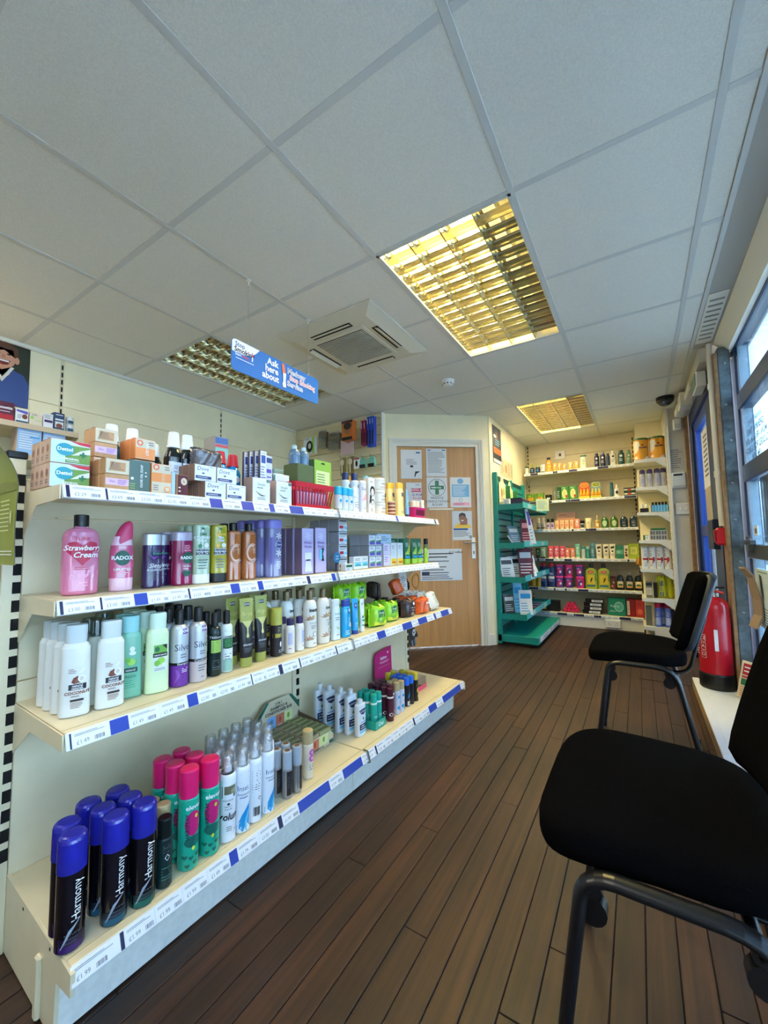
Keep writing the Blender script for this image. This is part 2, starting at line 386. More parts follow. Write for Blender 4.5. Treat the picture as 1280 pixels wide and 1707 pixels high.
b.tube([(0, -.008, .055), (0, -.05, .055), (-.03, -.055, .055), (-.115, -.05, .052)], .009, mat('brushed_steel', (176, 172, 164), .25, .9));
b.box(-.005, .005, -.0105, -.008, -.06, -.03, BLACK)
b.build('door_handle', door, (d1 - .062, .012, .95))
def door_sheet(name, s0, s1, z0, z1, label, items, m=PAPER, tilt=0.0):
    b = MB(); b.box(s0, s1, .0085, .0105, z0, z1, m)
    decals(b, items, lambda s, z, off: (s, .0085 - off, z))
    o = on_door(b.build(name)); tag(o, label, 'notice'); return o
GREYP = mat('grey_print', (96, 100, 108), .7); NHSB = col(40, 90, 160); GRN = col(36, 110, 66); FOIL = mat('laminated_sheet', (212, 214, 216), .25)
nl = lambda s0, s1, z0, z1, n, m=GREYP: ('lines', s0, s1, z0, z1, n, m)
door_sheet('notice_sheet', .157, .368, 1.642, 1.931, 'grey laminated sheet with short centred lines, top left on the door',
    [nl(.21, .32, 1.78, 1.84, 5), ('rect', .25, .28, 1.755, 1.775, INK), ('rect', .31, .352, 1.895, 1.91, NHSB), ('poly', [(.29, 1.66), (.30, 1.66), (.305, 1.70), (.35, 1.715), (.30, 1.715)], INK)], FOIL)
door_sheet('notice_sheet', .413, .620, 1.664, 1.946, 'laminated sheet densely printed with grey text, top of the door beside the shorter notice',
    [nl(.427, .605, 1.70, 1.915, 17), ('rect', .427, .46, 1.925, 1.935, NHSB), ('rect', .575, .607, 1.925, 1.935, NHSB)], FOIL)
G2 = col(50, 120, 78)
door_sheet('room_sign', .412, .620, 1.354, 1.655, 'sheet with a green cross in a ring reading PRIVATE CONSULTATION ROOM',
    [('disc', .516, 1.553, .088, .088, INK), ('disc', .516, 1.553, .084, .084, FOIL), ('rect', .497, .535, 1.483, 1.623, G2), ('rect', .446, .586, 1.535, 1.573, G2),
     ('rect', .455, .50, 1.549, 1.559, FOIL), ('text', 'pharmacy', .516, 1.554, .022, WINK, {'bold': .02}),
     ('text', 'PRIVATE', .516, 1.447, .034, INK), ('text', 'CONSULTATION', .516, 1.414, .031, INK), ('text', 'ROOM', .516, 1.381, .034, INK)], FOIL)
LB = col(120, 180, 222); PK = col(244, 170, 190)
door_sheet('leaflet_sheet', .649, .863, 1.356, 1.657, 'white sheet with pale blue panel and pink strip, right side of the door',
    [('disc', .756, 1.618, .032, .028, LB), ('rect', .668, .845, 1.46, 1.585, LB), nl(.68, .83, 1.47, 1.575, 7, WINK), ('disc', .756, 1.43, .018, .018, GREYP), ('disc', .756, 1.43, .015, .015, PAPER), ('rect', .672, .845, 1.372, 1.405, PK), nl(.685, .83, 1.376, 1.40, 2)])
MAG = col(196, 24, 90); PUR = col(88, 40, 120)
door_sheet('notice_sheet', .205, .36, 1.41, 1.603, 'sheet with large red and purple words, half hidden by yellow lotion bottles',
    [('rect', .255, .357, 1.508, 1.545, MAG), ('text', 'WITH A', .306, 1.526, .032, PAPER, {'bold': .02}), ('text', 'G FOR', .315, 1.48, .036, PUR, {'bold': .02}), ('text', 'TO DO', .318, 1.445, .03, MAG, {'bold': .02}), nl(.30, .35, 1.57, 1.59, 2)], FOIL)
SK = col(150, 100, 72); YEL = col(242, 200, 70); HAIRM = col(52, 40, 34)
door_sheet('photo_poster', .661, .865, 1.03, 1.318, 'poster with photo of a smiling child on the phone, below the pale blue sheet',
    [('rect', .661, .865, 1.148, 1.318, col(206, 208, 212)), ('poly', [(.68, 1.148), (.855, 1.148), (.85, 1.175), (.80, 1.20), (.74, 1.20), (.69, 1.175)], YEL), ('rect', .742, .79, 1.18, 1.22, SK), ('disc', .766, 1.245, .036, .044, SK), ('poly', [(.73, 1.255), (.735, 1.29), (.766, 1.303), (.798, 1.29), (.803, 1.255), (.79, 1.275), (.745, 1.275)], HAIRM),
     ('poly', [(.79, 1.18), (.815, 1.18), (.818, 1.24), (.80, 1.262), (.79, 1.24)], SK), ('disc', .753, 1.25, .0045, .003, INK), ('disc', .777, 1.25, .0045, .003, INK), ('poly', [(.752, 1.228), (.78, 1.228), (.774, 1.217), (.758, 1.217)], WINK),
     ('rect', .672, .82, 1.128, 1.146, NHSB), nl(.672, .84, 1.06, 1.122, 6), ('bars', .832, .855, 1.045, 1.075, INK)])
o = door_sheet('notice_sheet', .33, .75, .637, .945, 'large landscape notice about the £1.2 million cost of prescriptions, across the door middle',
    [nl(.345, .735, .85, .915, 2, INK), ('text', '£1.2 million', .69, .912, .03, INK, {'bold': .02}), nl(.345, .62, .70, .84, 5, GREYP), ('rect', .345, .42, .69, .725, col(40, 44, 70)), nl(.345, .735, .645, .70, 3, INK)], col(214, 222, 232))
b = MB(); b.box(.43, .677, .0, .010, 1.328, 1.345, col(232, 222, 196), .002); tag(on_door(b.build('tape_strip')), 'cream strip of tape across the door under the room sign', 'tape')
# side wall, back wall, pier, right hand walls
wsd = wall('wall_side', -1.235, -1.225, 3.995, YF + .05)
wb = wall('wall_back', -1.3, .60, YF, YF + .1)
zl = [.0, .30, .66, 1.02, 1.38, 1.74, 2.10, CEIL]
for z0, z1 in zip(zl, zl[1:]):
    e = MB(); e.box(-1.21, .0, -.012, 0, z0 + .0012, z1 - .0012, M_shop, .002); e.build('panel', wb, (0, YF, 0))
def slots(par, x, y, z0, z1, face='y', w=.026):
    e = MB()
    if face == 'y':
        e.box(x - w / 2, x + w / 2, y - .022, y, z0, z1, M_shop)
    z = z0 + .03
    while z < z1 - .04: e.box(x - .006, x + .006, y - .0228, y - .0215, z, z + .034, mat('slot_black', (8, 8, 8), .9)); z += .052
    return e.build('slotted_channel', par)
slots(wb, -1.195, YF - .002, .02, CEIL); slots(wb, -.008, YF - .002, .02, CEIL - .02)
wp = wall('wall_pier', .015, .28, 5.24, YF + .05)
wr2 = wall('wall_right_far', .27, .60, 4.82, YF + .05, M_wallw)
b = MB(); b.box(.268, .285, 4.806, 4.822, 0, CEIL, M_trim, .002); b.box(.285, .30, 4.80, 4.822, .0, CEIL, mat('pale_conduit', (214, 212, 204), .4), .004); struct(b.build('trim_3'))
b = MB(); b.box(.415, .45, 4.79, 4.83, 0, 2.19, mat('worn_oak_strip', (150, 118, 84), .6, noise=(30, .25)), .003); struct(b.build('trim_4'))
b = MB(); b.box(.40, .56, 3.40, 4.84, 2.19, CEIL + .16, M_wallw); b.box(.385, .43, 3.9, 4.80, 2.175, 2.225, M_trim, .006); struct(b.build('wall_right_over_door'))
# blue shop door with glass
M_blue = mat('door_blue_paint', (20, 44, 92), .35); M_blue2 = mat('door_blue_paint_inner', (44, 74, 156), .3); M_frame = mat('window_frame_blue', (34, 62, 104), .35, noise=(25, .2))
GLASS = clear_mat('window_glass', (204, 226, 240), .10)
dx = .455
b = MB(); b.box(dx, dx + .09, 4.66, 4.79, 0, 2.18, M_blue, .004); b.box(dx, dx + .09, 3.42, 3.50, 0, 2.18, M_blue, .004); b.box(dx, dx + .09, 3.5, 4.66, 2.06, 2.18, M_blue, .004)
df = b.build('door_2'); struct(df)
b = MB(); b.box(.02, .065, 4.56, 4.65, .02, 2.05, M_blue2, .004); b.box(.02, .065, 3.51, 3.90, .02, 2.05, M_blue, .004); b.box(.02, .065, 3.9, 4.56, 1.97, 2.05, M_blue2, .004); b.box(.02, .065, 3.9, 4.56, .02, .30, M_blue2, .004); b.box(.02, .065, 3.9, 4.56, 1.03, 1.12, M_blue2, .004)
b.build('door_leaf', df, (dx, 0, 0))
b = MB(); b.box(.04, .046, 3.9, 4.56, .30, 1.97, GLASS); b.build('glass_pane', df, (dx, 0, 0))
b = MB(); b.box(-.02, .03, 3.62, 3.86, .93, 1.14, mat('lock_box_navy', (24, 36, 66), .4), .004); b.build('lock_box', df, (dx, 0, 0))
b = MB(); b.box(.034, .0385, 4.02, 4.34, 1.42, 1.90, PAPER); decals(b, [nl(4.05, 4.30, 1.5, 1.86, 9, INK)], lambda s, z, off: (.034 - off, s, z)); tag(b.build('notice_sheet', None, (dx, 0, 0)), 'white notice taped to the glass of the blue door', 'notice')
b = MB(); b.box(.032, .0385, 3.98, 4.30, .98, 1.42, mat('brown_card', (176, 164, 148), .8)); tag(b.build('card_sheet', None, (dx, 0, 0)), 'brown card sheet stuck low on the blue door glass', 'card')
b = MB(); b.tube([(.45, 3.355, CEIL), (.45, 3.355, 1.25), (.452, 3.355, 1.085)], .0165, M_trim, 12)
for z in (1.42, 2.0): b.rings([(z - .02, .021, .021), (z + .02, .021, .021)], M_trim, seg=12, at=(.45, 3.355))
tag(b.build('conduit_pipe'), 'pale painted pipe running down beside the blue door frame', 'pipe')
b = MB(); b.box(.462, .482, 3.302, 3.42, .07, 2.20, mat('worn_oak_strip', (150, 118, 84), .6), .003); struct(b.build('trim_5'))
M_post = mat('galvanised_post', (104, 116, 122), .45, .55, noise=(22, .45), bump=(60, .1))
b = MB(); b.box(.482, .542, 3.30, 3.40, .07, 2.23, M_post, .004)
post = struct(b.build('trim_6'))
q = MB(); q.rings([(0, .0085, .0085), (.003, .0075, .0075), (.005, .004, .004)], mat('rivet_metal', (150, 156, 160), .3, .8), seg=12); r0 = None
for z in (.55, .86, 1.12, 1.35, 1.62, 1.85, 2.12):
    r0 = q.build('rivet', post, (.512, 3.30, z), (radians(90), 0, 0)) if r0 is None else same(r0, (.512 + .006 * sin(z * 9), 3.30, z), None, post)
# shop window
wx = .560
b = MB()
fr = [(3.285, 3.42, .07, 2.24), (.78, .86, .07, 2.21), (-.62, -.54, .07, 2.21), (-1.95, -1.87, .07, 2.21)]
for y0, y1, z0, z1 in fr: b.box(0, .07, y0, y1, z0, z1, M_frame, .004)
for z0, z1 in ((2.20, 2.25), (1.80, 1.90), (1.345, 1.45), (.07, .28)):
    for y0, y1 in ((.86, 3.285), (-.54, .78), (-1.87, -.62)): b.box(0, .07, y0, y1, z0, z1, M_frame, .004)
win = struct(b.build('window_1', None, (wx, 0, 0)))
b = MB(); b.box(-.01, .06, .86, 3.285, .885, .965, mat('window_rail_dark', (58, 66, 78), .35, .3), .004); b.box(-.01, .06, -.54, .78, .885, .965, mat('window_rail_dark', (58, 66, 78), .35, .3), .004); b.build('window_rail', win)
for y0, y1 in ((.86, 3.285), (-.54, .78), (-1.87, -.62)):
    for z0, z1 in ((1.90, 2.20), (1.45, 1.80), (.965, 1.345), (.28, .885)):
        e = MB(); e.box(.006, .012, y0, y1, z0, z1, GLASS); e.build('glass_pane', win)
q = MB()
for (y0, y1, z0, z1) in ((3.278, 3.285, 1.90, 2.20), (3.278, 3.285, 1.45, 1.80), (3.278, 3.285, .965, 1.345), (3.278, 3.285, .28, .885)): q.box(.014, .06, y0 - .012, y1, z0, z1, mat('white_glazing_bead', (196, 214, 224), .4), .002)
q.build('glazing_bead', win)
q = MB(); q.box(-.03, 0, 3.08, 3.24, .965, .992, mat('latch_metal', (120, 128, 134), .3, .8), .003); q.box(-.035, 0, 3.10, 3.17, .93, .965, mat('latch_metal', (120, 128, 134), .3, .8), .003); q.tube([(-.02, 3.13, .99), (-.03, 3.13, 1.01), (-.04, 3.03, 1.012)], .008, mat('latch_metal', (120, 128, 134), .3, .8)); q.build('window_latch', win)
TXT = col(24, 36, 84); q = MB()
for i, (t, s) in enumerate((('SUNLIGHT CENTRE', .036), ('OPENING TIMES', .052), ('MON - FRI 9AM - 6PM', .050), ('CLOSED FOR LUNCH', .052), ('1PM   2PM', .050))):
    decals(q, [('text', t, 2.99, 1.671 - i * .051, s, TXT, {'sx': (.97, 1.0, 1.0, 1.02, .95)[i], 'bold': .03})], lambda s_, z, off: (.0128 + off, s_, z))
q.build('window_lettering', win)
M_sill = mat('sill_white_paint', (240, 246, 250), .35, noise=(30, .03)); M_sillw = mat('sill_worn_wood', (168, 138, 104), .6, noise=(35, .25))
b = MB(); b.box(.255, .60, -2.5, 3.50, 0, .066, M_sillw, .002); b.box(.29, .60, -2.5, 3.488, .066, .0705, M_sill, .001)
sl = struct(b.build('trim_7'))
q = MB()
for y0, y1 in ((-2.4, -.6), (-.597, .9), (.903, 2.32), (2.323, 3.50)): q.box(.255, .291, y0, y1, .066, .072, M_sill, .002)
q.build('sill_edging', sl)
for y0, y1, nm in ((-2.6, -1.95, 'wall_right_near'),): wall(nm, .47, .62, y0, y1, M_wallw)
wall('wall_rear', XL - .1, .62, YB - .1, YB, M_wallw)
wl2 = wall('wall_behind_alcove', XL - .1, XL, 3.3, 3.5, M_wallw)
# street outside
M_pave = mat('pavement', (206, 204, 198), .9, noise=(3, .1)); b = MB(); b.box(.7, 30, -14, 22, -.2, -.05, M_pave); struct(b.build('ground'))
M_rend = mat('render_wall_outside', (222, 224, 230), .85, noise=(2, .08)); b = MB(); b.box(8.5, 9.5, -6, 16, -.05, 3.6, M_rend)
b.prism([(8.3, 3.6), (9.9, 5.0), (11.5, 3.6)], 'y', -6, 16, mat('roof_slate', (104, 104, 112), .8)); bl = b.build('building'); tag(bl, 'pale rendered building with slate roof across the street', 'building')
for y in (-3.5, -.5, 2.5, 5.5, 8.5, 11.5):
    e = MB(); e.box(8.44, 8.5, y, y + 1.3, .9, 2.4, mat('outside_window', (70, 84, 104), .15), .02); e.build('window', bl)
STRIPS = [[(0.361, 0.368), (0.444, 0.448), (0.732, 0.774), (0.848, 0.895), (0.965, 0.987), (1.063, 1.132), (1.82, 1.838), (2.273, 2.29)], [(0.36, 0.366), (0.442, 0.446), (0.521, 0.554), (0.67, 0.675), (0.814, 0.846), (0.921, 0.942), (1.159, 1.176), (1.306, 1.329)], [(0.362, 0.365), (0.44, 0.479), (0.627, 0.655), (0.834, 0.837), (0.946, 0.961), (1.039, 1.044), (1.237, 1.243), (1.524, 1.588), (1.745, 1.835), (1.905, 2.0), (2.088, 2.111), (2.181, 2.281)], [(0.444, 0.451), (0.713, 0.737), (0.882, 0.897), (0.967, 1.115), (1.191, 1.304), (1.398, 1.407), (1.711, 1.723), (1.871, 1.952), (2.032, 2.267)]]
# ================================================================== CEILING FITTINGS
M_alu = mat('louvre_aluminium', (214, 206, 178), .16, .95); M_alu2 = mat('louvre_housing', (236, 232, 216), .35)
M_tubeon = mat('tube_lit', (255, 248, 220), .5, emit=((255, 232, 140), 24)); M_tubeoff = mat('tube_unlit', (226, 226, 220), .3)
def troffer(i, j, label, lit, watts, nx=4, ny=14):
    cx, cy = TX + (i + .5) * .6, TY + (j + 1) * .6
    t = thing('ceiling_light', label, 'light', (cx, cy, CEIL))
    hx, hy = .286, .586
    b = MB(); b.box(-hx, hx, -hy, hy, .095, .10, M_alu2)
    for s in (-1, 1):
        b.box(s * hx - .004, s * hx + .004, -hy, hy, 0, .10, M_alu2); b.box(-hx, hx, s * hy - .004, s * hy + .004, 0, .10, M_alu2)
    b.build('housing', t)
    e = MB(); w = .012
    for s in (-1, 1):
        e.box(s * (hx + .004) - w / 2, s * (hx + .004) + w / 2, -hy - .01, hy + .01, -.001, .004, M_bar); e.box(-hx - .01, hx + .01, s * (hy + .004) - w / 2, s * (hy + .004) + w / 2, -.001, .004, M_bar)
    e.build('rim', t)
    cw = 2 * hx / nx; rw = 2 * hy / ny
    c = MB()                                                         # long reflector blade: curved wedge in section
    prof = [(-.003, 0), (.003, 0), (.006, .018), (.013, .036), (.024, .05), (-.024, .05), (-.013, .036), (-.006, .018)]
    c.prism(prof, 'y', -hy, hy, M_alu); f = None
    for k in range(nx + 1):
        x = -hx + k * cw
        f = c.build('long_blade', t, (x, 0, .004)) if f is None else same(f, (x, 0, .004), None, t)
    c = MB(); pr = [(-.002, 0), (.002, 0), (.004, .014), (.009, .028), (.014, .036), (-.014, .036), (-.009, .028), (-.004, .014)]
    c.prism(pr, 'x', -hx, hx, M_alu); f = None
    for k in range(1, ny):
        y = -hy + k * rw
        f = c.build('cross_blade', t, (0, y, .003)) if f is None else same(f, (0, y, .003), None, t)
    for k in range(nx):
        c = MB(); c.tube([(-hx + (k + .5) * cw, -hy + .02, .075), (-hx + (k + .5) * cw, hy - .02, .075)], .0125, M_tubeon if lit[k] else M_tubeoff, 12); c.build('tube', t)
    if watts: tube_or_fill_lamp(cx - (.07 if not lit[3] else 0), cy, watts, sx=.40)
    return t
troffer(-1, 1, 'large lit louvred ceiling light nearest the window, three of four tubes glowing yellow', (1, 1, 1, 0), 6)
troffer(-1, 5, 'warm lit louvred ceiling light near the far back shelves', (1, 1, 1, 0), 8)
troffer(-4, 1, 'unlit louvred ceiling light behind the hanging blue sign', (0, 0, 0, 0), 0)
tube_or_fill_lamp(TX - .3, TY - 1.2, 7, (1, .93, .8)); tube_or_fill_lamp(TX - 2.1, TY - 1.2, 14, (1, .93, .8))   # lamps added behind the camera to light the room; no fittings built there
# air conditioning cassette
M_ac = mat('cassette_plastic', (212, 208, 192), .4); M_acd = mat('cassette_dark', (22, 22, 22), .8)
t = thing('air_conditioner', 'square cream ceiling air conditioner with central grille beside the blue sign', 'air conditioner', (-1.465, 2.03, CEIL))
b = MB(); H = .342
b.add([(-H, -H, 0), (H, -H, 0), (H, H, 0), (-H, H, 0), (-H, -H, -.008), (H, -H, -.008), (H, H, -.008), (-H, H, -.008)], [(0, 1, 5, 4), (1, 2, 6, 5), (2, 3, 7, 6), (3, 0, 4, 7)], M_ac)
I = .262
b.add([(-H, -H, -.008), (H, -H, -.008), (H, H, -.008), (-H, H, -.008), (-I, -I, -.032), (I, -I, -.032), (I, I, -.032), (-I, I, -.032)], [(0, 1, 5, 4), (1, 2, 6, 5), (2, 3, 7, 6), (3, 0, 4, 7)], M_ac)
b.add([(-I, -I, -.032), (I, -I, -.032), (I, I, -.032), (-I, I, -.032)], [(0, 1, 2, 3)], M_ac); b.build('cover', t)
for k in range(4):
    a = k * pi / 2; e = MB()
    e.box(-.145, .145, -.262, -.222, -.034, -.031, M_acd); e.build('air_slot', t, rot=(0, 0, a))
    e = MB(); e.add([(-.14, -.262, -.046 if k % 2 else -.040), (.14, -.262, -.046 if k % 2 else -.040), (.14, -.232, -.033), (-.14, -.232, -.033), (-.14, -.262, -.043), (.14, -.262, -.043), (.14, -.232, -.030), (-.14, -.232, -.030)], [(0, 3, 2, 1), (4, 5, 6, 7), (0, 1, 5, 4), (2, 3, 7, 6), (1, 2, 6, 5), (0, 4, 7, 3)], M_ac); e.build('air_flap', t, rot=(0, 0, a))
e = MB(); e.box(-.197, .197, -.197, .197, -.037, -.031, M_ac, .003); e.box(-.172, .172, -.172, .172, -.0385, -.036, M_acd); e.build('grille_frame', t)
e = MB(); e.box(-.172, .172, -.0022, .0022, -.043, -.037, M_ac); f = None
for k in range(23):
    y = -.165 + k * .015; f = e.build('grille_bar', t, (0, y, 0)) if f is None else same(f, (0, y, 0), None, t)
# smoke detector
t = thing('smoke_detector', 'small round white smoke detector on the ceiling', 'smoke detector', (-1.21, 2.925, CEIL))
b = MB(); b.rings([(0, .05, .05), (-.012, .05, .05), (-.014, .046, .046), (-.026, .045, .045), (-.042, .034, .034), (-.046, .024, .024)][::-1], WHITE, seg=24); b.build('body', t)
e = MB()
for k in range(10):
    a = k * pi / 5; e.box(.036, .0405, -.007, .007, -.038, -.028, mat('detector_slot', (120, 120, 118), .7)) if k == 0 else e.add([(r * cos(a) - q * sin(a), r * sin(a) + q * cos(a), z) for r, z in ((.0405, -.038), (.046, -.027)) for q in (-.007, .007)], [(0, 1, 3, 2)], mat('detector_slot', (120, 120, 118), .7))
e.build('vents', t)
# hanging sign
M_sb = mat('sign_blue', (16, 112, 192), .55)
t = thing('hanging_sign', 'blue hanging sign reading Ask here about Medway Stop Smoking Service', 'sign', (-1.532, 1.447, 1.89))
b = MB(); w, h, r = .298, .0745, .022; out = []
for (cx, cz, a0) in ((w - r, h - r, 0), (-w + r, h - r, 90), (-w + r, -h + r, 180), (w - r, -h + r, 270)):
    out += [(cx + r * cos(radians(a0 + k * 15)), cz + r * sin(radians(a0 + k * 15))) for k in range(7)]
b.prism(out, 'x', -.0025, .0025, M_sb); b.build('board', t)
e = MB(); RD = col(228, 62, 58); ORG = col(238, 110, 66); OUT = col(250, 250, 250); SBL = col(34, 92, 150)
pj = lambda s, z, off: (.0025 + off, s, z)
white_patch = [(-w + .002, .012)] + [(-w + .002 + .0001, h - r)] + [(-w + r + r * cos(radians(a)) * .95, h - r + r * sin(radians(a)) * .93) for a in (180, 150, 120, 90)] + [(-.135, h - .002), (-.16, .045), (-.19, .024), (-.23, .013)]
decals(e, [('poly', white_patch, OUT), ('text', 'Stop', -.252, .052, .03, SBL, {'bold': .02}), ('text', 'Smoking', -.226, .026, .034, col(24, 28, 60), {'bold': .03}), ('text', 'Start', -.262, .004, .018, OUT, {'bold': .02}), ('text', 'living', -.222, .004, .018, RD, {'bold': .02}),
    ('rect', -.277, -.172, -.016, -.013, OUT), ('poly', [(-.186, .04), (-.180, .042), (-.177, .022), (-.183, .02)], RD), ('poly', [(-.184, .02), (-.177, .02), (-.178, -.002), (-.185, -.002)], OUT),
    ('text', 'Ask', -.052, .041, .047, OUT, {'bold': .03}), ('text', 'here', -.058, .003, .047, OUT, {'bold': .03}), ('text', 'about', -.066, -.036, .047, OUT, {'bold': .03}),
    ('poly', [(.008, .064), (.028, .064), (.036, .016), (.016, .010)], ORG), ('poly', [(.018, .014), (.040, .018), (.036, -.024), (.020, -.026)], OUT), ('poly', [(.022, -.02), (.036, -.018), (.040, -.058), (.018, -.060), (.014, -.045)], OUT),
    ('text', 'Medway', .117, .038, .040, OUT, {'bold': .055}), ('text', 'Medway', .117, .038, .040, SBL, {'bold': -.005}), ('text', 'Stop Smoking', .163, .004, .040, OUT, {'bold': .055, 'sx': .9}), ('text', 'Stop Smoking', .163, .004, .040, RD, {'bold': -.005, 'sx': .9}),
    ('text', 'Service', .105, -.032, .040, OUT, {'bold': .055}), ('text', 'Service', .105, -.032, .040, SBL, {'bold': -.005})], pj)
e.build('sign_print', t)
for y in (-.205, .215):
    e = MB(); e.tube([(0, y, h - .008), (0, y, CEIL - 1.89 - .025)], .0011, mat('clear_cord', (150, 150, 146), .4), 6); e.tube([(.006, y - .008, h - .006), (0, y, h + .006), (-.005, y + .006, h - .006)], .0014, WHITE, 6); e.build('cord', t)
    e = MB(); e.rings([(CEIL - 1.89 - .004, .012, .012), (CEIL - 1.89, .013, .013)], WHITE, seg=14); e.tube([(0, y * 0, CEIL - 1.89 - .003), (.004, 0, CEIL - 1.89 - .014), (0, 0, CEIL - 1.89 - .024), (-.006, 0, CEIL - 1.89 - .018)], .002, WHITE, 8); o = e.build('ceiling_hook', t, (0, y, 0))
# cctv dome
t = thing('security_camera', 'black dome security camera on the ceiling near the blue door', 'camera', (.262, 4.40, CEIL))
b = MB(); b.rings([(-.075, .028, .028), (-.066, .045, .045), (-.045, .062, .062), (-.03, .068, .068), (0, .07, .07)], mat('dome_black', (20, 22, 28), .25), seg=28); b.build('housing', t)
e = MB(); e.rings([(0, .026, .026), (.012, .026, .026), (.02, .018, .018)], mat('lens_ring', (60, 64, 74), .3), seg=20); e.rings([(.018, .012, .012), (.022, .011, .011)], mat('lens_glass', (130, 140, 160), .1), seg=16); e.build('lens', t, (-.012, -.042, -.052), (radians(118), 0, radians(-12)))
# alarm sensor, box clutter over the door, keypad and switch on the pier beside the door
t = thing('motion_sensor', 'small white motion sensor high beside the dome camera', 'sensor', (.365, 4.818, 2.06)); b = MB(); b.box(-.032, .032, -.04, 0, 0, .11, WHITE, .008); b.build('body', t); e = MB(); e.box(-.022, .022, -.044, -.038, .02, .06, mat('sensor_lens', (208, 208, 204), .3), .003); e.build('lens', t)
t = thing('alarm_keypad', 'white alarm keypad with small dark display beside the blue door', 'keypad', (.352, 4.82, 1.495)); b = MB(); b.box(-.055, .055, -.024, 0, 0, .155, mat('keypad_white', (214, 220, 218), .35), .008); b.build('body', t); e = MB(); e.box(-.04, .03, -.0255, -.022, .122, .14, BLACK, .001); e.build('display', t); e = MB(); e.box(-.05, .05, -.026, -.022, .012, .03, mat('keypad_grey', (184, 190, 190), .4), .002); e.build('flap', t)
t = thing('light_switch', 'white double switch plate low under the alarm keypad', 'switch', (.372, 4.82, 1.245)); b = MB(); b.box(-.062, .06, -.012, 0, 0, .105, mat('switch_white', (226, 222, 218), .35), .003); b.box(-.066, -.058, -.014, 0, .002, .103, mat('switch_brown', (176, 150, 126), .5)); b.build('plate', t)
for s in (-.02, .025):
    e = MB(); e.box(s - .008, s + .008, -.017, -.011, .04, .066, WHITE, .002); e.build('rocker', t)
t = thing('wall_note', 'small faded sheet of notes taped above the keypad', 'notice', (.34, 4.82, 1.68)); b = MB(); b.box(-.06, .06, -.002, 0, 0, .21, mat('faded_paper', (196, 190, 178), .8)); decals(b, [nl(-.05, .05, .01, .2, 9)], flatproj(-.002)); b.build('sheet', t)
t = thing('emergency_light', 'green and white exit light box over the blue door', 'light', (.44, 3.62, 2.12)); b = MB(); b.box(-.05, .01, -.10, .13, -.055, .055, WHITE, .006); b.build('housing', t); e = MB(); e.box(-.054, -.049, -.09, .12, -.04, .045, mat('exit_green', (92, 130, 108), .3), .001); e.build('panel', t)
t = thing('junction_box', 'pale boxed cable trunking high in the corner by the blue door', 'box', (.43, 4.35, 2.15)); b = MB(); b.box(-.08, .01, -.12, .06, -.01, .11, M_trim, .006); b.box(-.09, -.02, .06, .30, .0, .06, M_trim, .008); b.build('box', t); e = MB(); e.rings([(-.004, .02, .02), (.0, .018, .018)], mat('knockout_grey', (170, 168, 160), .5), seg=16); e.build('knockout', t, (-.02, -.12, .05), (radians(90), 0, 0))
t = thing('fire_call_box', 'red box on the frame beside the blue door', 'alarm', (.452, 3.40, .962)); b = MB(); b.box(-.035, .03, -.05, 0, 0, .112, mat('alarm_red', (206, 34, 52), .3), .012); b.build('body', t); e = MB(); e.box(-.042, -.03, -.044, -.008, .018, .10, mat('alarm_red_dark', (150, 22, 36), .3), .004); e.build('cover', t)
t = thing('wall_socket', 'square white socket plate high on the back wall', 'socket', (-.80, YF - .012, 2.055)); b = MB(); b.box(-.06, .06, -.014, 0, 0, .115, WHITE, .004); b.build('plate', t); e = MB(); e.box(-.012, .014, -.019, -.012, .04, .075, mat('switch_maroon', (96, 30, 34), .4), .002); e.build('rocker', t); e = MB(); e.tube([(0, -.006, .11), (0, -.008, .15), (-.03, -.012, .2)], .006, WHITE, 8); e.build('cable', t)
t = thing('wall_socket', 'white double plug socket under the lowest back shelf', 'socket', (-.29, 5.262, .035)); b = MB(); b.box(-.075, .075, -.03, 0, 0, .09, WHITE, .004); b.build('plate', t)
for s in (-.037, .037):
    e = MB()
    for ddx, dz, ww, hh in ((0, .05, .0045, .011), (-.012, .03, .009, .005), (.012, .03, .009, .005)): e.box(s + ddx - ww / 2, s + ddx + ww / 2, -.0306, -.029, dz - hh / 2, dz + hh / 2, BLACK)
    e.box(s - .006, s + .006, -.033, -.029, .066, .08, WHITE, .001); e.build('outlet', t)
# poster on the left wall: a laughing boy in a blue jumper
t = thing('wall_poster', 'poster of a laughing boy in blue jumper high on the left wall', 'poster', (XL + .001, .60, 1.882)); b = MB(); b.box(0, .004, 0, .30, 0, .395, col(38, 48, 34), .001); b.build('sheet', t)
e = MB(); SKB = col(206, 150, 122); HRB = col(92, 58, 38); JB = col(52, 76, 140)
ys = lambda s, z, off: (.004 + off, s, z)
decals(e, [('poly', [(0.002, .10), (.10, .22), (.18, .235), (.27, .205), (.298, .15), (.298, .002), (.002, .002)], JB), ('poly', [(.12, .235), (.20, .235), (.205, .19), (.17, .15), (.13, .18)], SKB),
    ('poly', [(.105, .24), (.17, .135), (.225, .235), (.21, .24), (.17, .165), (.12, .245)], col(206, 204, 196)), ('disc', .17, .295, .062, .075, SKB), ('poly', [(.10, .30), (.105, .36), (.17, .39), (.24, .36), (.245, .29), (.225, .30), (.215, .345), (.15, .345), (.115, .325)], HRB),
    ('disc', .236, .285, .012, .022, SKB), ('disc', .148, .31, .009, .006, col(60, 36, 28)), ('disc', .196, .312, .009, .006, col(60, 36, 28)), ('poly', [(.135, .272), (.205, .275), (.195, .248), (.17, .24), (.145, .248)], col(120, 40, 40)), ('rect', .145, .198, .262, .272, WINK), ('poly', [(.165, .305), (.178, .305), (.183, .285), (.162, .285)], col(190, 130, 104))], ys)
e.build('picture', t)
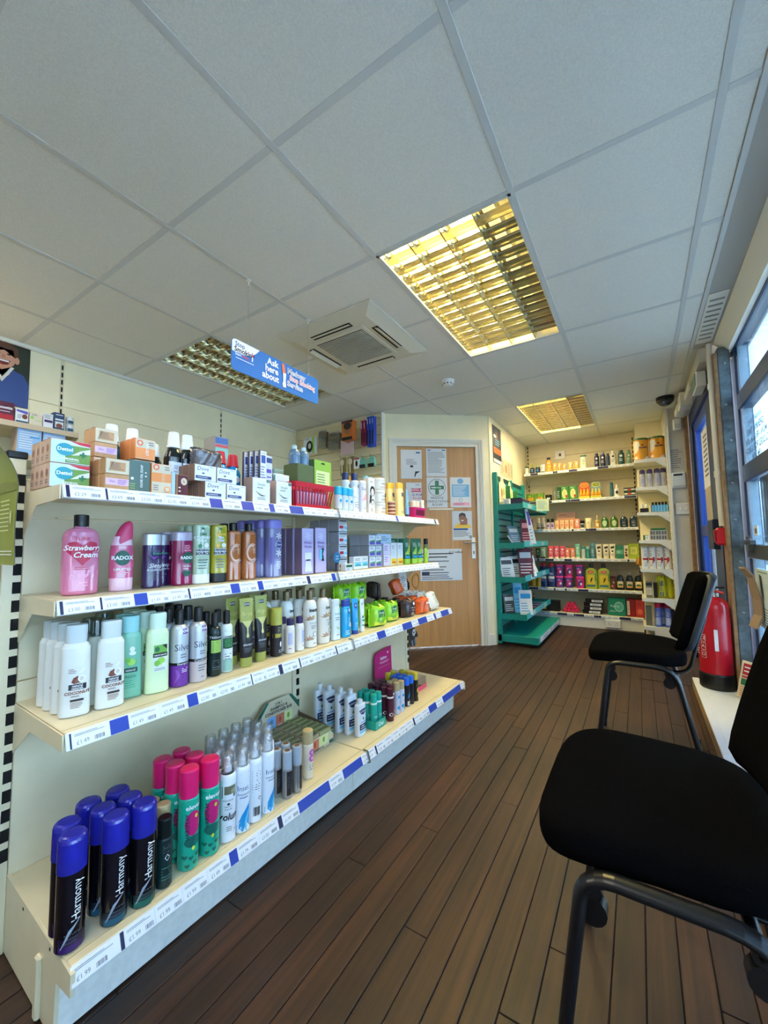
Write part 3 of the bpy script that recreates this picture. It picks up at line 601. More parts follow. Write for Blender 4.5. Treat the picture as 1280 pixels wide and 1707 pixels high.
# ================================================================== GONDOLA
g = 0.027803
eu = Vector((sin(g), cos(g), 0)); ed = Vector((cos(g), -sin(g), 0)); RZG = pi / 2 - g
def GP(u, d, z): v = eu * u + ed * d; return (v.x, v.y, z)
# gondola parts are built in a frame whose local x runs along the run (u) and local -y faces the aisle (d)
U0, U1, U2 = .355, 1.342, 2.327; DB = -1.392
gond = thing('shelf_gondola', 'long cream metal shelf run with price strips down the left of the aisle', 'shelving', (0, 0, 0), RZG)
M_black = mat('slot_black', (8, 8, 8), .9)
def GB(name, fn, **k):
    b = MB(); fn(b); return b.build(name, gond, **k)
SH = [(1.153, -1.137), (.881, -1.142), (.604, -1.063), (.177, -.993)]   # z, front edge depth
for k, (u, h) in enumerate(((U0 - .022, 1.243), (U1, 1.20), (U2 + .015, 1.20))):
    def f(b):
        b.box(u - .020, u + .020, -DB - .004, -DB + .045, .0, h, M_shop, .002)
        z = .22
        while z < h - .03: b.box(u + .002, u + .019, -DB - .0052, -DB - .003, z, z + .030, M_black); z += .0475
        if k == 0: b.box(u - .022, u + .022, -DB - .008, -DB + .048, h - .002, h + .018, BLACK, .003)
    GB('upright', f)
GB('end_panel', lambda b: b.box(U0 - .055, U0 - .043, -DB + .0, -DB + .40, .18, 1.215, mat('end_panel_beige', (212, 184, 148), .5), .002))
for u0, u1 in ((U0, U1 - .021), (U1 + .021, U2)):
    for z0, z1 in ((.15, .655), (.658, 1.085), (1.088, 1.19)): GB('back_panel', lambda b: b.box(u0, u1, -DB, -DB + .012, z0, z1, M_shop, .0015))
for si, (z, fd) in enumerate(SH):
    for sec, (u0, u1) in enumerate(((U0, U1 - .001), (U1 + .001, U2))):
        base = si == 3
        def f(b):
            b.box(u0 + .002, u1 - .002, -fd + .004, -DB - .001, z - .022, z, M_shop, .002)
            b.box(u0 + .002, u1 - .002, -fd + .002, -fd + .008, z - .034, z + .0, M_shop, .002)
            b.box(u0 + .002, u1 - .002, -fd + .022, -fd + .024, z - .0, z + .0012, mat('shelf_crease', (196, 180, 140), .5))
        sh = GB('base_shelf' if base else 'shelf', f)
        if not base:
            L = -DB + fd                                            # bracket plate, slanted underside
            for uu in ((u0 - .004, u0 - .001), (u1 + .001, u1 + .004)) if sec == 0 else ((u0 - .004, u0 - .001), (u1 + .001, u1 + .004)):
                pts = [(-fd + .002, z - .002), (-fd + .002, z - .036), (-fd + L * .62, z - .042), (-DB - .002, z - .125), (-DB - .002, z - .002)]
                GB('bracket', lambda b: b.prism([(p[0], p[1]) for p in pts], 'x', uu[0], uu[1], M_shop))
GB('rear_shelf', lambda b: b.box(U0, U2, -DB + .046, -DB + .33, 1.131, 1.153, M_shop, .002))
M_kick = mat('kick_plate_enamel', (238, 236, 226), .5, noise=(70, .07))
KD = 1.062
for u0, u1 in ((U0 + .002, U1 - .0015), (U1 + .0015, U2)):
    GB('kick_plate', lambda b: b.box(u0, u1, KD, KD + .012, .004, .147, M_kick, .0015))
for u in (U0 - .002, U2 - .006):
    pts = [(.984, .17), (.984, .128), (1.056, .118), (1.062, .004), (-DB + .0, .004), (-DB + .0, .182), (1.0, .172)]
    GB('base_end', lambda b: (b.prism(pts, 'x', u, u + .008, M_shop), [b.box(u - .001, u, 1.06 + q_, 1.064 + q_, .16, .166, M_black) for q_ in (.03, .2)]))
GB('corner_post', lambda b: b.box(U0 - .012, U0 + .0, 1.13, 1.15, .004, .13, M_shop, .004))
# price strips with tickets and blue spacers
M_strip = mat('price_strip_plastic', (232, 234, 238), .25); M_tick = mat('ticket_paper', (240, 242, 246), .5); DKI = mat('ticket_print', (58, 60, 70), .6); M_bluet = mat('ticket_blue', (34, 62, 168), .4); M_navy = mat('divider_navy', (34, 32, 78), .4)
from_px = {}
BL = STRIPS
for si, (z, fd) in enumerate(SH):
    for sec, (u0, u1) in enumerate(((U0, U1 - .002), (U1 + .002, U2))):
        b = MB(); y = -fd + .001
        b.add([(u0, y, z - .001), (u1, y, z - .001), (u1, y - .012, z - .033), (u0, y - .012, z - .033), (u0, y + .002, z - .001), (u1, y + .002, z - .001), (u1, y - .004, z - .036), (u0, y - .004, z - .036)], [(0, 3, 2, 1), (0, 1, 5, 4), (3, 7, 6, 2), (4, 5, 6, 7), (0, 4, 7, 3), (1, 2, 6, 5)], M_strip)
        st = b.build('price_strip', gond)
        pj = lambda s, q, off: (s, y - .0002 - (.5 - q / .032) * .012 - off * .9, z - .017 + q)
        # tickets between spacers
        bl = [p for p in BL[si] if u0 - .01 <= p[0] < u1]
        edges = [u0] + [q for p in bl for q in (p[0], p[1])] + [u1]
        for p in bl:
            e = MB(); a0, a1 = max(p[0], u0 + .001), min(p[1], u1 - .001)
            if a1 - a0 < .0015: continue
            mm = M_bluet if a1 - a0 > .018 else M_navy
            vs = [pj(s, q, o_) for o_ in (.0012, .0) for q in (-.0145, .0145) for s in (a0, a1)]
            e.add(vs, [(0, 1, 3, 2), (4, 6, 7, 5), (0, 4, 5, 1), (2, 3, 7, 6), (0, 2, 6, 4), (1, 5, 7, 3)], mm); e.build('blue_ticket', gond)
        for q0, q1 in zip(edges[0::2], edges[1::2]):
            w = q1 - q0
            if w < .02: continue
            n = max(1, round(w / (.066 if u0 < 1 else .06))); tw = w / n
            for k in range(n):
                a0 = q0 + k * tw + .0008; a1 = a0 + tw - .0016; e = MB()
                vs = [pj(s, q, o_) for o_ in (.0007, .0) for q in (-.0145, .0145) for s in (a0, a1)]
                e.add(vs, [(0, 1, 3, 2), (4, 6, 7, 5), (0, 4, 5, 1), (2, 3, 7, 6), (0, 2, 6, 4), (1, 5, 7, 3)], M_tick)
                rg = random.Random(si * 97 + int(a0 * 1000)); pr = {0: ('£2.29', '£3.69', '£3.50', '£2.30', '£2.99', '£2.80'), 1: ('£3.00', '£3.00', '£2.20', '£1.49', '£2.20', '£2.54', '£1.49'), 2: ('£1.49', '£1.49', '£1.49', '£1.49', '£2.00', '£2.00', '£1.49', '£1.60'), 3: ('£1.99', '£1.99', '£1.99', '£1.99', '£1.49', '£1.79', '£3.50', '£3.00')}[si]
                p_ = pr[int((a0 - U0) / .066)] if int((a0 - U0) / .066) < len(pr) else rg.choice(pr)
                pk = lambda s, q, off, a0=a0: pj(a0 + s, q, off + .0007)
                it = [('text', p_, .020, -.0065, .0115, DKI, {'sx': .95, 'bold': -.012}), ('lines', .005, tw * .85, .006, .0115, 2, GREYP)]
                if tw > .05: it.append(('bars', .042, min(tw - .006, .062), -.0105, -.0025, GREYP))
                decals(e, it, pk); e.build('price_ticket', gond)
for u in (U1, ):
    for z, fd in SH:
        GB('strip_clip', lambda b: b.tube([(u, -fd + .014, z + .004), (u, -fd - .006, z + .004), (u + .001, -fd - .018, z - .036), (u + .001, -fd - .006, z - .040)], .003, mat('clip_steel', (150, 146, 136), .3, .8), 6))
# ================================================================== GOODS: makers
def interp(rings, z, k):
    for a, b in zip(rings, rings[1:]):
        if a[0] <= z <= b[0]: t = (z - a[0]) / max(b[0] - a[0], 1e-6); return a[k] + (b[k] - a[k]) * t
    return rings[0][k] if z < rings[0][0] else rings[-1][k]
def bproj(rings, n=2.0):
    def f(s, z, off):
        rx, ry = interp(rings, z, 1), interp(rings, z, 2); q = min(abs(s) / max(rx, 1e-5), .985)
        return (max(-rx, min(rx, s)), -ry * (1 - q ** n) ** (1 / n) - off, z)
    return f
def prod(name, label, cat, rings, m, caps=(), items=(), n=2.0, bands=None, group=None, seg=24, label_name='printed_label', extra=None, body='body'):
    t = thing(name, label, cat, group=group)
    b = MB(); b.rings(rings, m, n, seg, bands=bands); b.build(body, t)
    for c in caps:
        e = MB(); e.rings(c[1], c[2], c[3] if len(c) > 3 else n, c[4] if len(c) > 4 else seg); e.build(c[0], t)
    if items: e = MB(); decals(e, list(items), bproj(rings, n)); e.build(label_name, t)
    if extra: extra(t)
    return t
def dome(z0, r, h, top=.55, k=5, ry=None):                           # rounded shoulder from radius r up to top*r
    ry = ry or r; o = []
    for i in range(k + 1):
        a = i / k * pi / 2; q = top + (1 - top) * cos(a); o.append((z0 + h * sin(a), r * q, ry * q))
    return o
def capr(z0, z1, r, ry=None, rnd=.003):
    ry = ry or r; return [(z0, r, ry), (z1 - rnd, r, ry), (z1 - rnd * .3, r - rnd * .5, ry - rnd * .5), (z1, r - rnd * 1.6, ry - rnd * 1.6)]
def cyl(z0, z1, r, ry=None, e=.0015):
    ry = ry or r; return [(z0, r - e, ry - e), (z0 + e, r, ry), (z1 - e, r, ry), (z1, r - e, ry - e)]
def carton(name, label, cat, w, d, h, m, items=(), group=None, side=None, sitems=(), b=.0012, titems=()):
    t = thing(name, label, cat, group=group)
    q = MB(); q.box(-w / 2, w / 2, -d / 2, d / 2, 0, h, side or m, b); q.build('carton', t)
    it = list(items)
    if side: it = [('rect', -w / 2 + b, w / 2 - b, b, h - b, m)] + it
    if it: e = MB(); decals(e, it, lambda s, z, off: (s, -d / 2 - off, z)); e.build('printed_front', t)
    if sitems: e = MB(); decals(e, list(sitems), lambda s, z, off: (-w / 2 - off, -s, z)); e.build('printed_end', t)
    e = MB(); e.box(-w / 2 - .0004, w / 2 + .0004, -d / 2 + d * .12, d / 2 - d * .12, h - .0002, h + .0006, side or m); e.build('top_flap', t)
    return t
_pv = [0]
def place(t, spots, z, twist=0.0, group=None):                       # spots: (u, d, label[, twist, z])
    for i, s in enumerate(spots):
        _pv[0] += 1; rz = RZG + radians(s[3] if len(s) > 3 and s[3] is not None else twist + random.uniform(-5, 5))
        zz = (s[4] if len(s) > 4 else z) + .0014
        if i == 0: t.location = GP(s[0], s[1], zz); t.rotation_euler = (0, 0, rz); t['label'] = s[2]
        else: copy_tree(t, GP(s[0], s[1], zz), rz, s[2], None)
    if group:
        for o in C.objects:
            pass
def group_of(spots_root, g): spots_root['group'] = g
ORD = ('front', 'second', 'third', 'fourth', 'fifth', 'sixth')
def rows(cols, text):                                                # cols: [(word, [(u, d)...])] front to back
    o = []
    for cw, pts in cols:
        for k, (u, d) in enumerate(pts): o.append((u, d, text.format(row='front one' if k == 0 else '%s one back' % ORD[k], col=cw)))
    return o
# ---------------------------------------------------------------- bottom deck (z = .177)
Z4 = .177
HB = mat('hairspray_black', (10, 9, 18), .22, coat=.4); HCAP = clear_mat('clear_blue_cap', (52, 56, 214), .14, .2, .45); HNZ = mat('nozzle_blue', (44, 52, 220), .35)
def harmony(foot, foot2):
    R = .0262; body = [(0, R - .002, R - .002), (.002, R, R), (.012, R, R), (.026, R, R), (.158, R, R)] + dome(.158, R, .012, .72)
    cap = [(.152, R + .0008, R + .0008), (.19, R + .0006, R + .0006), (.211, R, R), (.217, R - .0015, R - .0015), (.2205, R - .0045, R - .0045), (.222, R - .009, R - .009), (.2225, .004, .004)]
    def ex(t):
        e = MB(); e.rings([(.168, .017, .017), (.176, .013, .013), (.182, .009, .009), (.196, .0075, .0075), (.199, .005, .005)], HNZ, seg=14); e.rings([(.158, R - .002, R - .002), (.168, .0185, .0185)], HNZ, seg=20); e.build('nozzle', t)
    return prod('hairspray_can', '', 'hairspray', body, HB, [('cap', cap, HCAP)],
        [('rect', -.0245, .0245, .003, .016, foot), ('rect', -.0245, .0245, .016, .030, foot2), ('text', 'Harmony', .008, .098, .0225, WINK, {'rot': 90, 'sx': .95}),
         ('text', 'NATURAL', .002, .036, .0062, GREYP), ('text', 'HOLD', .002, .0285, .0062, GREYP), ('lines', -.012, .018, .019, .023, 1, GREYP), ('poly', [(-.018, .012), (-.005, .045), (.016, .062), (.0165, .0625), (-.003, .042), (-.0165, .012)], mat('swirl_grey', (150, 160, 175), .4))], group='dark hairspray cans with clear blue caps', extra=ex)
PRP = col(62, 30, 100); PRP2 = col(28, 16, 50); TEA = col(16, 84, 108); TEA2 = col(10, 36, 52); GRE = col(12, 98, 84); GRE2 = col(10, 46, 44)
hl = 'black {c} hairspray can with clear blue cap, {p}'
place(harmony(PRP, PRP2), [(.373, -1.052, 'black hairspray can with purple foot, front left corner of the bottom shelf', -14), (.380, -1.106, 'hairspray can with blue cap directly behind the purple-footed can', -10)], Z4)
place(harmony(TEA, TEA2), [(.452, -1.042, 'black hairspray can with teal-blue foot, second along the shelf front', -16), (.447, -1.096, 'hairspray can with blue cap behind the teal-blue-footed can', -12), (.437, -1.150, 'hairspray can with blue cap at the back behind two teal-footed cans', -12)], Z4)
place(harmony(GRE, GRE2), [(.510, -1.035, 'black hairspray can with green foot beside the little dark green can', -16), (.502, -1.089, 'hairspray can with blue cap behind the green-footed can', -12), (.497, -1.143, 'hairspray can with blue cap rearmost in the green-footed column', -12)], Z4)
DG = mat('dark_green_can', (14, 44, 46), .3); r = .018
t = prod('body_spray_can', '', 'body spray', cyl(0, .108, r) + dome(.108, r, .006, .8), DG, [('cap', capr(.112, .158, r - .0015), mat('cap_black_green', (12, 24, 24), .25))],
    [('poly', [(0, .062), (.006, .07), (0, .078), (-.006, .07)], WINK), ('poly', [(0, .064), (.0045, .07), (0, .076), (-.0045, .07)], DG), ('lines', -.010, .012, .08, .10, 4, GREYP), ('lines', -.012, .012, .018, .05, 5, col(60, 120, 110))])
place(t, [(.561, -1.037, 'slim dark green body spray can with black cap, before the tan-capped cans')], Z4, -10)
TAN = mat('cap_tan', (190, 168, 124), .45); CRM = col(228, 214, 190)
t = prod('body_spray_can', '', 'body spray', cyl(0, .118, r) + dome(.118, r, .006, .8), CRM, [('cap', capr(.122, .165, r - .001), TAN)], [('rect', -.017, .017, .05, .085, col(196, 70, 130)), ('lines', -.01, .01, .015, .045, 4, GREYP)])
place(t, [(.580, -1.080, 'cream body spray can with tan cap just behind the dark green can'), (.572, -1.121, 'cream body spray can with tan cap, the further of two behind the dark green can')], Z4, -8)
# teal hairspray with pink caps
TLC = mat('hairspray_teal', (18, 168, 140), .3, coat=.3); PKC = mat('cap_pink', (224, 26, 104), .32, coat=.3); R = .0255
heart = lambda s, z, q, m: ('poly', [(s, z - q), (s + q, z + .1 * q), (s + q * .9, z + .7 * q), (s + q * .45, z + .85 * q), (s, z + .5 * q), (s - q * .45, z + .85 * q), (s - q * .9, z + .7 * q), (s - q, z + .1 * q)], m)
TLD = col(10, 100, 88); MGT = col(196, 24, 110); YDT = col(206, 212, 60)
its = [('disc', .004, .112, .020, .030, MGT), ('disc', .004, .068, .021, .014, TLD), ('text', 'eleven', .006, .152, .016, WINK, {'bold': .02}), ('text', 'HAIRSPRAY', -.010, .106, .0125, col(30, 40, 60), {'rot': 90, 'bold': .02}), ('disc', .011, .128, .004, .005, YDT), ('disc', .004, .052, .004, .005, YDT)] + [heart(s, z, .0058, TLD) for s, z in ((-.010, .012), (.008, .016), (-.002, .030), (.014, .034), (-.016, .034))]
t = prod('hairspray_can', '', 'hairspray', cyl(0, .168, R) + dome(.168, R, .006, .86), TLC, [('cap', capr(.173, .243, R - .0015, None, .005), PKC)], its, group='teal hairspray cans with pink caps')
place(t, [(.628, -1.046, 'teal hairspray can with pink cap, nearest at the front of its group', -12), (.687, -1.044, 'teal hairspray can with pink cap beside the white mousse cans', -22), (.620, -1.100, 'teal hairspray can with pink cap behind the nearest teal can'), (.614, -1.154, 'teal hairspray can with pink cap rearmost on the left of its group'), (.676, -1.100, 'teal hairspray can with pink cap in the middle of the second column'), (.668, -1.154, 'teal hairspray can with pink cap rearmost on the right of its group')], Z4)
# mousse cans with clear caps
MW = mat('mousse_white', (232, 236, 242), .28, coat=.3); CLR = clear_mat('clear_cap', (250, 251, 252), .2, .08, .10); NZ = mat('nozzle_white', (240, 242, 246), .35)
def nozzle(t, z0, R):
    e = MB(); e.rings([(z0, R * .5, R * .5), (z0 + .014, R * .45, R * .45), (z0 + .018, R * .28, R * .28), (z0 + .036, R * .24, R * .24), (z0 + .038, R * .15, R * .15)], NZ, seg=12); e.tube([(0, 0, z0 + .024), (-.002, -R * .42, z0 + .034)], R * .13, NZ, 8); e.build('nozzle', t)
def mousse(items, ring=None, R=.0215):
    body = cyl(0, .168, R) + dome(.168, R, .012, .72)
    def ex(t):
        nozzle(t, .181, R)
        if ring: e = MB(); e.rings(cyl(.178, .183, R * .82), ring); e.build('collar', t)
    return prod('mousse_can', '', 'hair mousse', body, MW, [('cap', [(.180, R * .8, R * .8), (.226, R * .76, R * .76), (.231, R * .7, R * .7), (.232, R * .5, R * .5)], CLR)], items, group='white hair mousse cans with clear caps', extra=ex)
SWO = mat('photo_olive', (112, 108, 84), .5)
its = [('rect', -.020, .020, .118, .150, SWO), ('disc', .008, .135, .007, .007, col(150, 150, 120)), ('rect', -.018, .008, .082, .128, MW), ('text', 'PANTENE', -.005, .112, .0062, INK), ('disc', -.005, .103, .004, .003, INK), ('text', 'PERFECT', -.005, .096, .005, INK), ('text', 'VOLUME', -.005, .089, .005, INK), ('text', 'volume', .003, .069, .027, INK, {'shear': .2, 'bold': .02, 'sx': .8}), ('lines', -.01, .006, .03, .045, 3, GREYP), ('text', '3', .012, .032, .010, GREYP)]
t = mousse(its, BLACK, .0225); place(t, [(.743, -1.043, 'white mousse can with olive photo and clear cap, beside the teal cans', -16), (.742, -1.092, 'white mousse can with black collar behind the one with olive photo')], Z4)
SW1 = col(20, 148, 214); SW2 = col(120, 200, 240)
swoosh = [('poly', [(-.020, .004), (.020, .004), (.020, .085), (.008, .070), (-.008, .050), (-.020, .020)], SW1), ('poly', [(.002, .004), (.006, .004), (.004, .03), (.012, .05), (.018, .066), (.008, .052), (.0, .03)], SW2)]
t = mousse(swoosh + [('text', 'Inset', -.004, .122, .020, col(90, 110, 150), {'sx': .8}), ('text', 'mousse', -.002, .106, .011, col(60, 90, 140)), ('lines', -.014, .012, .093, .10, 1, col(60, 90, 140))])
place(t, [(.790, -1.040, 'white mousse can with blue swoosh and lettering, next after the olive-photo can', -16), (.887, -1.045, 'white mousse can with blue swoosh, last of its front row beside the small grey cans', 8)] +
  [(u, d, 'white mousse can with clear cap, %s row back, %s' % (('second', 'third', 'fourth')[k // 3] if k < 9 else ('second', 'third', 'fourth')[k - 9], ('left', 'middle', 'right')[k % 3] if k < 9 else 'beside the small grey cans')) for k, (u, d) in enumerate(((.788, -1.088), (.836, -1.091), (.884, -1.092), (.784, -1.135), (.832, -1.138), (.880, -1.139), (.778, -1.182), (.826, -1.185), (.874, -1.186), (.930, -1.095), (.926, -1.142), (.920, -1.189)))], Z4)
t = mousse([('lines', -.015, .012, .085, .15, 10, GREYP), ('poly', [(.006, .062), (.011, .068), (.006, .074), (.001, .068)], INK), ('poly', [(.006, .064), (.0095, .068), (.006, .072), (.0025, .068)], MW), ('bars', -.012, .006, .02, .045, INK), ('poly', [(.012, .004), (.020, .004), (.020, .10), (.016, .06)], SW1)])
place(t, [(.838, -1.044, 'white mousse can turned to show small print and bar code', -14)], Z4)
# little grey root sprays
r = .0165; t = prod('root_spray_can', '', 'hair spray', cyl(0, .088, r) + dome(.088, r, .005, .85), mat('spray_silver', (166, 168, 170), .3, .6), [('cap', capr(.092, .146, r - .001), mat('cap_frosted_grey', (168, 178, 190), .25)), ('cap_disc', [(.1455, .009, .009), (.1465, .009, .009)], mat('cap_disc_brown', (110, 74, 52), .4))],
    [('rect', -.0155, .0155, .010, .084, mat('spray_dark_label', (34, 28, 32), .4)), ('text', 'TOUCH', -.004, .05, .011, GREYP, {'rot': 90}), ('lines', .004, .012, .02, .075, 8, GREYP)], group='small grey root spray cans')
place(t, [(.955, -1.079, 'small dark-labelled root spray can with frosted cap, left of the front pair'), (.968, -1.042, 'small dark-labelled root spray can with frosted cap, standing foremost', -8), (1.009, -1.039, 'small root spray can with frosted cap, rightmost beside the pink eight can', 30)] + [(u, d, 'small root spray can with frosted cap, %s of its cluster' % n) for u, d, n in ((.998, -1.082, 'right second row'), (.992, -1.120, 'rearmost right'), (.957, -1.118, 'rearmost left'))], Z4)
r = .0195; EM = col(196, 96, 178)
t = prod('body_spray_can', '', 'body spray', cyl(0, .112, r) + dome(.112, r, .005, .86), CRM, [('cap', capr(.116, .162, r - .001), TAN)], [('disc', .003, .088, .011, .011, EM), ('disc', .003, .068, .012, .012, EM), ('disc', .003, .088, .0035, .0035, CRM), ('disc', .003, .068, .004, .004, CRM), ('lines', -.008, .010, .028, .05, 3, GREYP)])
place(t, [(1.088, -1.066, 'cream body spray can with tan cap and big pink figure eight')], Z4, -8)
# shampoo bar display tray
KR = mat('kraft_card', (204, 190, 158), .7, noise=(60, .06)); KRD = mat('kraft_card_inside', (120, 96, 76), .8); BLUE_P = col(120, 176, 226); TERR = col(196, 110, 82); LIME = col(208, 216, 150); DGR = col(30, 96, 80)
t = thing('display_tray', 'kraft display tray reading 2 in 1 shampoo and conditioner bar, with raised header', 'display box', GP(1.215, -1.258, Z4 + .0014), RZG)
w, dd = .115, .105; b = MB()
b.box(-w, w, -dd, dd, 0, .003, KR); b.box(-w, w, -dd, -dd + .003, 0, .055, KR)
b.prism([(-dd, 0), (dd, 0), (dd, .082), (-dd * .2, .07), (-dd, .055)], 'x', -w, -w + .003, mat('kraft_side_blue', (96, 124, 160), .6)); b.prism([(-dd, 0), (dd, 0), (dd, .082), (-dd * .2, .07), (-dd, .055)], 'x', w - .003, w, KRD); b.build('tray', t)
b = MB(); b.prism([(-w, 0), (w, 0), (w, .125), (w - .045, .172), (-w + .045, .172), (-w, .125)], 'y', dd - .003, dd, KR)
decals(b, [('text', '2 IN 1', 0, .153, .0155, INK, {'bold': .03}), ('text', 'SHAMPOO &', 0, .138, .0165, INK, {'bold': .03}), ('text', 'CONDITIONER BAR', 0, .122, .0165, INK, {'bold': .03}), ('rect', -.062, -.018, .055, .108, BLUE_P), ('text', '*', -.04, .078, .05, col(30, 36, 80)), ('rect', -.016, .028, .055, .108, TERR), ('rect', .030, .075, .055, .108, LIME), ('disc', .006, .086, .006, .011, col(160, 70, 50)), ('disc', .052, .088, .007, .012, col(120, 150, 60)), ('lines', -.01, .022, .06, .07, 1, WINK), ('lines', .035, .07, .06, .07, 1, GRN), ('poly', [(-w, .125), (-w, .10), (-w + .06, .172), (-w + .045, .172)], DGR), ('poly', [(w, .125), (w, .10), (w - .06, .172), (w - .045, .172)], DGR)], flatproj(dd - .003)); b.build('header', t)
b = MB(); decals(b, [('rect', -.02, .024, .012, .05, TERR), ('rect', .026, .08, .014, .052, LIME), ('disc', .002, .032, .006, .011, col(160, 70, 50)), ('disc', .052, .036, .006, .011, col(120, 150, 60)), ('text', 'SHAMPOO &', .02, .009, .011, INK, {'bold': .03}), ('rect', .085, .108, .006, .02, DGR), ('poly', [(w - .001, .055), (w - .001, .035), (w - .022, .055)], DGR), ('text', 'BAR', -.05, .03, .011, INK)], flatproj(-dd)); b.build('front_print', t)
SB = mat('soap_carton_green', (168, 166, 112), .6); SB2 = mat('soap_carton_tan', (176, 158, 126), .6)
for c in range(3):
    for k in range(6):
        m = (SB2, SB2, SB)[c]; q = carton('soap_carton', 'small {} soap carton in the {} slot of the kraft display tray, {} column'.format(('tan', 'brown', 'green')[c], ('first', 'second', 'third', 'fourth', 'fifth', 'rear')[k], ('left', 'middle', 'right')[c]), 'soap', .066, .029, .062, m, [('lines', -.025, .025, .02, .05, 3, GREYP)], group='soap cartons in the display tray')
        e = MB(); e.box(-.028, .028, -.008, .008, .0628, .0632, mat('soap_stripe', (122, 128, 82), .6)); e.build('stripe', q)
        q.location = GP(1.215 + (c - 1) * .0725, -1.174 - k * .0325, Z4 + .0048); q.rotation_euler = (0, 0, RZG)
# talc bottles
TLW = mat('talc_white', (226, 230, 236), .35); TNV = col(24, 40, 92)
def talc(h, w, tk):
    R_ = [(0, w - .002, tk - .002), (.003, w, tk), (h * .80, w, tk), (h * .86, w * .96, tk * .9), (h * .875, w * .6, tk * .7), (h * .88, w * .34, tk * .62)]
    return prod('talc_bottle', '', 'talcum powder', R_, TLW, [('cap', capr(h * .88, h, w * .36, tk * .66, .002), TLW, 2.0)], [('poly', [(-w * .86, h * .72), (-w * .5, h * .745), (0, h * .75), (w * .5, h * .745), (w * .86, h * .72), (w * .6, h * .63), (0, h * .585), (-w * .6, h * .63)], TNV), ('text', 'CUTICURA', 0, h * .675, .0105, WINK, {'bold': .02, 'sx': .85}), ('disc', 0, h * .48, .005, .006, GRN), ('rect', -w * .8, w * .8, h * .18, h * .34, TNV), ('lines', -w * .6, w * .6, h * .2, h * .32, 2, WINK), ('rect', -w * .8, w * .8, h * .10, h * .16, SW2), ('lines', -w * .7, w * .7, h * .36, h * .42, 1, SW1)], n=3.0, group='white talc bottles with navy badges')
place(talc(.150, .030, .017), [(1.443, -1.100, 'short white talc bottle with navy badge, foremost of its row', 4)], Z4)
place(talc(.186, .031, .017), [(1.437, -1.148, 'tall white talc bottle directly behind the short one', -4), (1.428, -1.196, 'tall white talc bottle, second behind the short one', -2), (1.425, -1.262, 'tall white talc bottle, third behind the short one', -10), (1.418, -1.312, 'tall white talc bottle, rearmost against the back panel', -10)], Z4)
# teal minis in a tray, maroon minis, and the rest of the small cans
AQ = mat('mini_teal', (22, 168, 150), .35); r = .0165
def mini(name, bodym, capm, items, h=.147, capz=.108, band=None, r=.0165):
    return prod(name, '', 'body spray', cyl(0, capz - .004, r) + dome(capz - .004, r, .004, .88), bodym, ([('collar', cyl(capz - .006, capz + .003, r + .0002), band)] if band else []) + [('cap', capr(capz, h, r - .0008), capm)], items, seg=18)
t = thing('display_tray', 'small teal card tray holding teal mini sprays', 'display box', GP(1.545, -1.122, Z4 + .0014), RZG); b = MB(); w, dd = .040, .061; b.box(-w, w, -dd, dd, 0, .002, AQ)
b.box(-w, w, -dd, -dd + .002, 0, .036, AQ); b.box(-w, w, dd - .002, dd, 0, .036, AQ); b.box(-w, -w + .002, -dd, dd, 0, .036, AQ); b.box(w - .002, w, -dd, dd, 0, .036, AQ); b.build('tray', t); b = MB(); decals(b, [('text', 'Oui', .002, .018, .026, WINK, {'bold': .01})], flatproj(-dd)); b.build('tray_print', t)
t = mini('body_spray_can', AQ, AQ, [('lines', -.01, .01, .06, .095, 3, col(10, 120, 108)), ('text', 'Oui', 0, .05, .014, WINK)], band=WHITE)
t['group'] = 'teal mini sprays in the card tray'
place(t, [(1.526 + (k % 2) * .036, -1.086 - (k // 2) * .036, '%s teal mini spray in the card tray' % ('front left', 'front right', 'middle left', 'middle right', 'rear left', 'rear right')[k]) for k in range(6)], Z4 + .002)
MR = mat('mini_maroon', (84, 24, 48), .35)
t = mini('body_spray_can', MR, MR, [('text', 'Oui', 0, .03, .022, WINK), ('lines', -.01, .01, .05, .09, 3, col(130, 70, 90))], band=WHITE); t['group'] = 'maroon mini sprays'
place(t, [(1.632, -1.066, 'maroon mini spray can, foremost beside the teal tray')] + [(u, d, 'maroon mini spray can, %s column, %s' % (('left', 'right')[c], n)) for u, d, c, n in ((1.634, -1.103, 0, 'second back'), (1.634, -1.140, 0, 'third back'), (1.669, -1.086, 1, 'front'), (1.669, -1.122, 1, 'second back'), (1.669, -1.158, 1, 'third back'), (1.634, -1.177, 0, 'rearmost'), (1.705, -1.162, 1, 'rearmost behind tan caps'))], Z4)
FL = mat('mini_floral', (206, 210, 226), .35)
t = mini('body_spray_can', FL, TAN, [('disc', -.006, .03, .007, .009, SW1), ('disc', .006, .055, .006, .009, col(70, 110, 190)), ('disc', -.004, .08, .006, .007, SW1), ('disc', .007, .085, .004, .005, PRP), ('disc', .005, .018, .006, .006, PRP)]); t['group'] = 'floral mini sprays with tan caps'
place(t, [(1.715, -1.082, 'blue floral mini spray with tan cap, front left of four'), (1.752, -1.078, 'blue floral mini spray with tan cap, front right of four'), (1.715, -1.120, 'blue floral mini spray with tan cap, rear left of four'), (1.752, -1.116, 'blue floral mini spray with tan cap, rear right of four')], Z4)
BKB = mat('mini_black', (22, 24, 34), .3); BLC = mat('cap_bright_blue', (44, 112, 224), .35); YLC = mat('cap_yellow', (216, 190, 54), .35)
t = mini('body_spray_can', BKB, BLC, [('rect', -.013, .013, .006, .026, PAPER), ('bars', -.008, .008, .008, .022, INK), ('poly', [(-.012, .04), (.010, .06), (.013, .08), (-.010, .055)], SW1)], .140, .104); t['group'] = 'black mini sprays with blue caps'
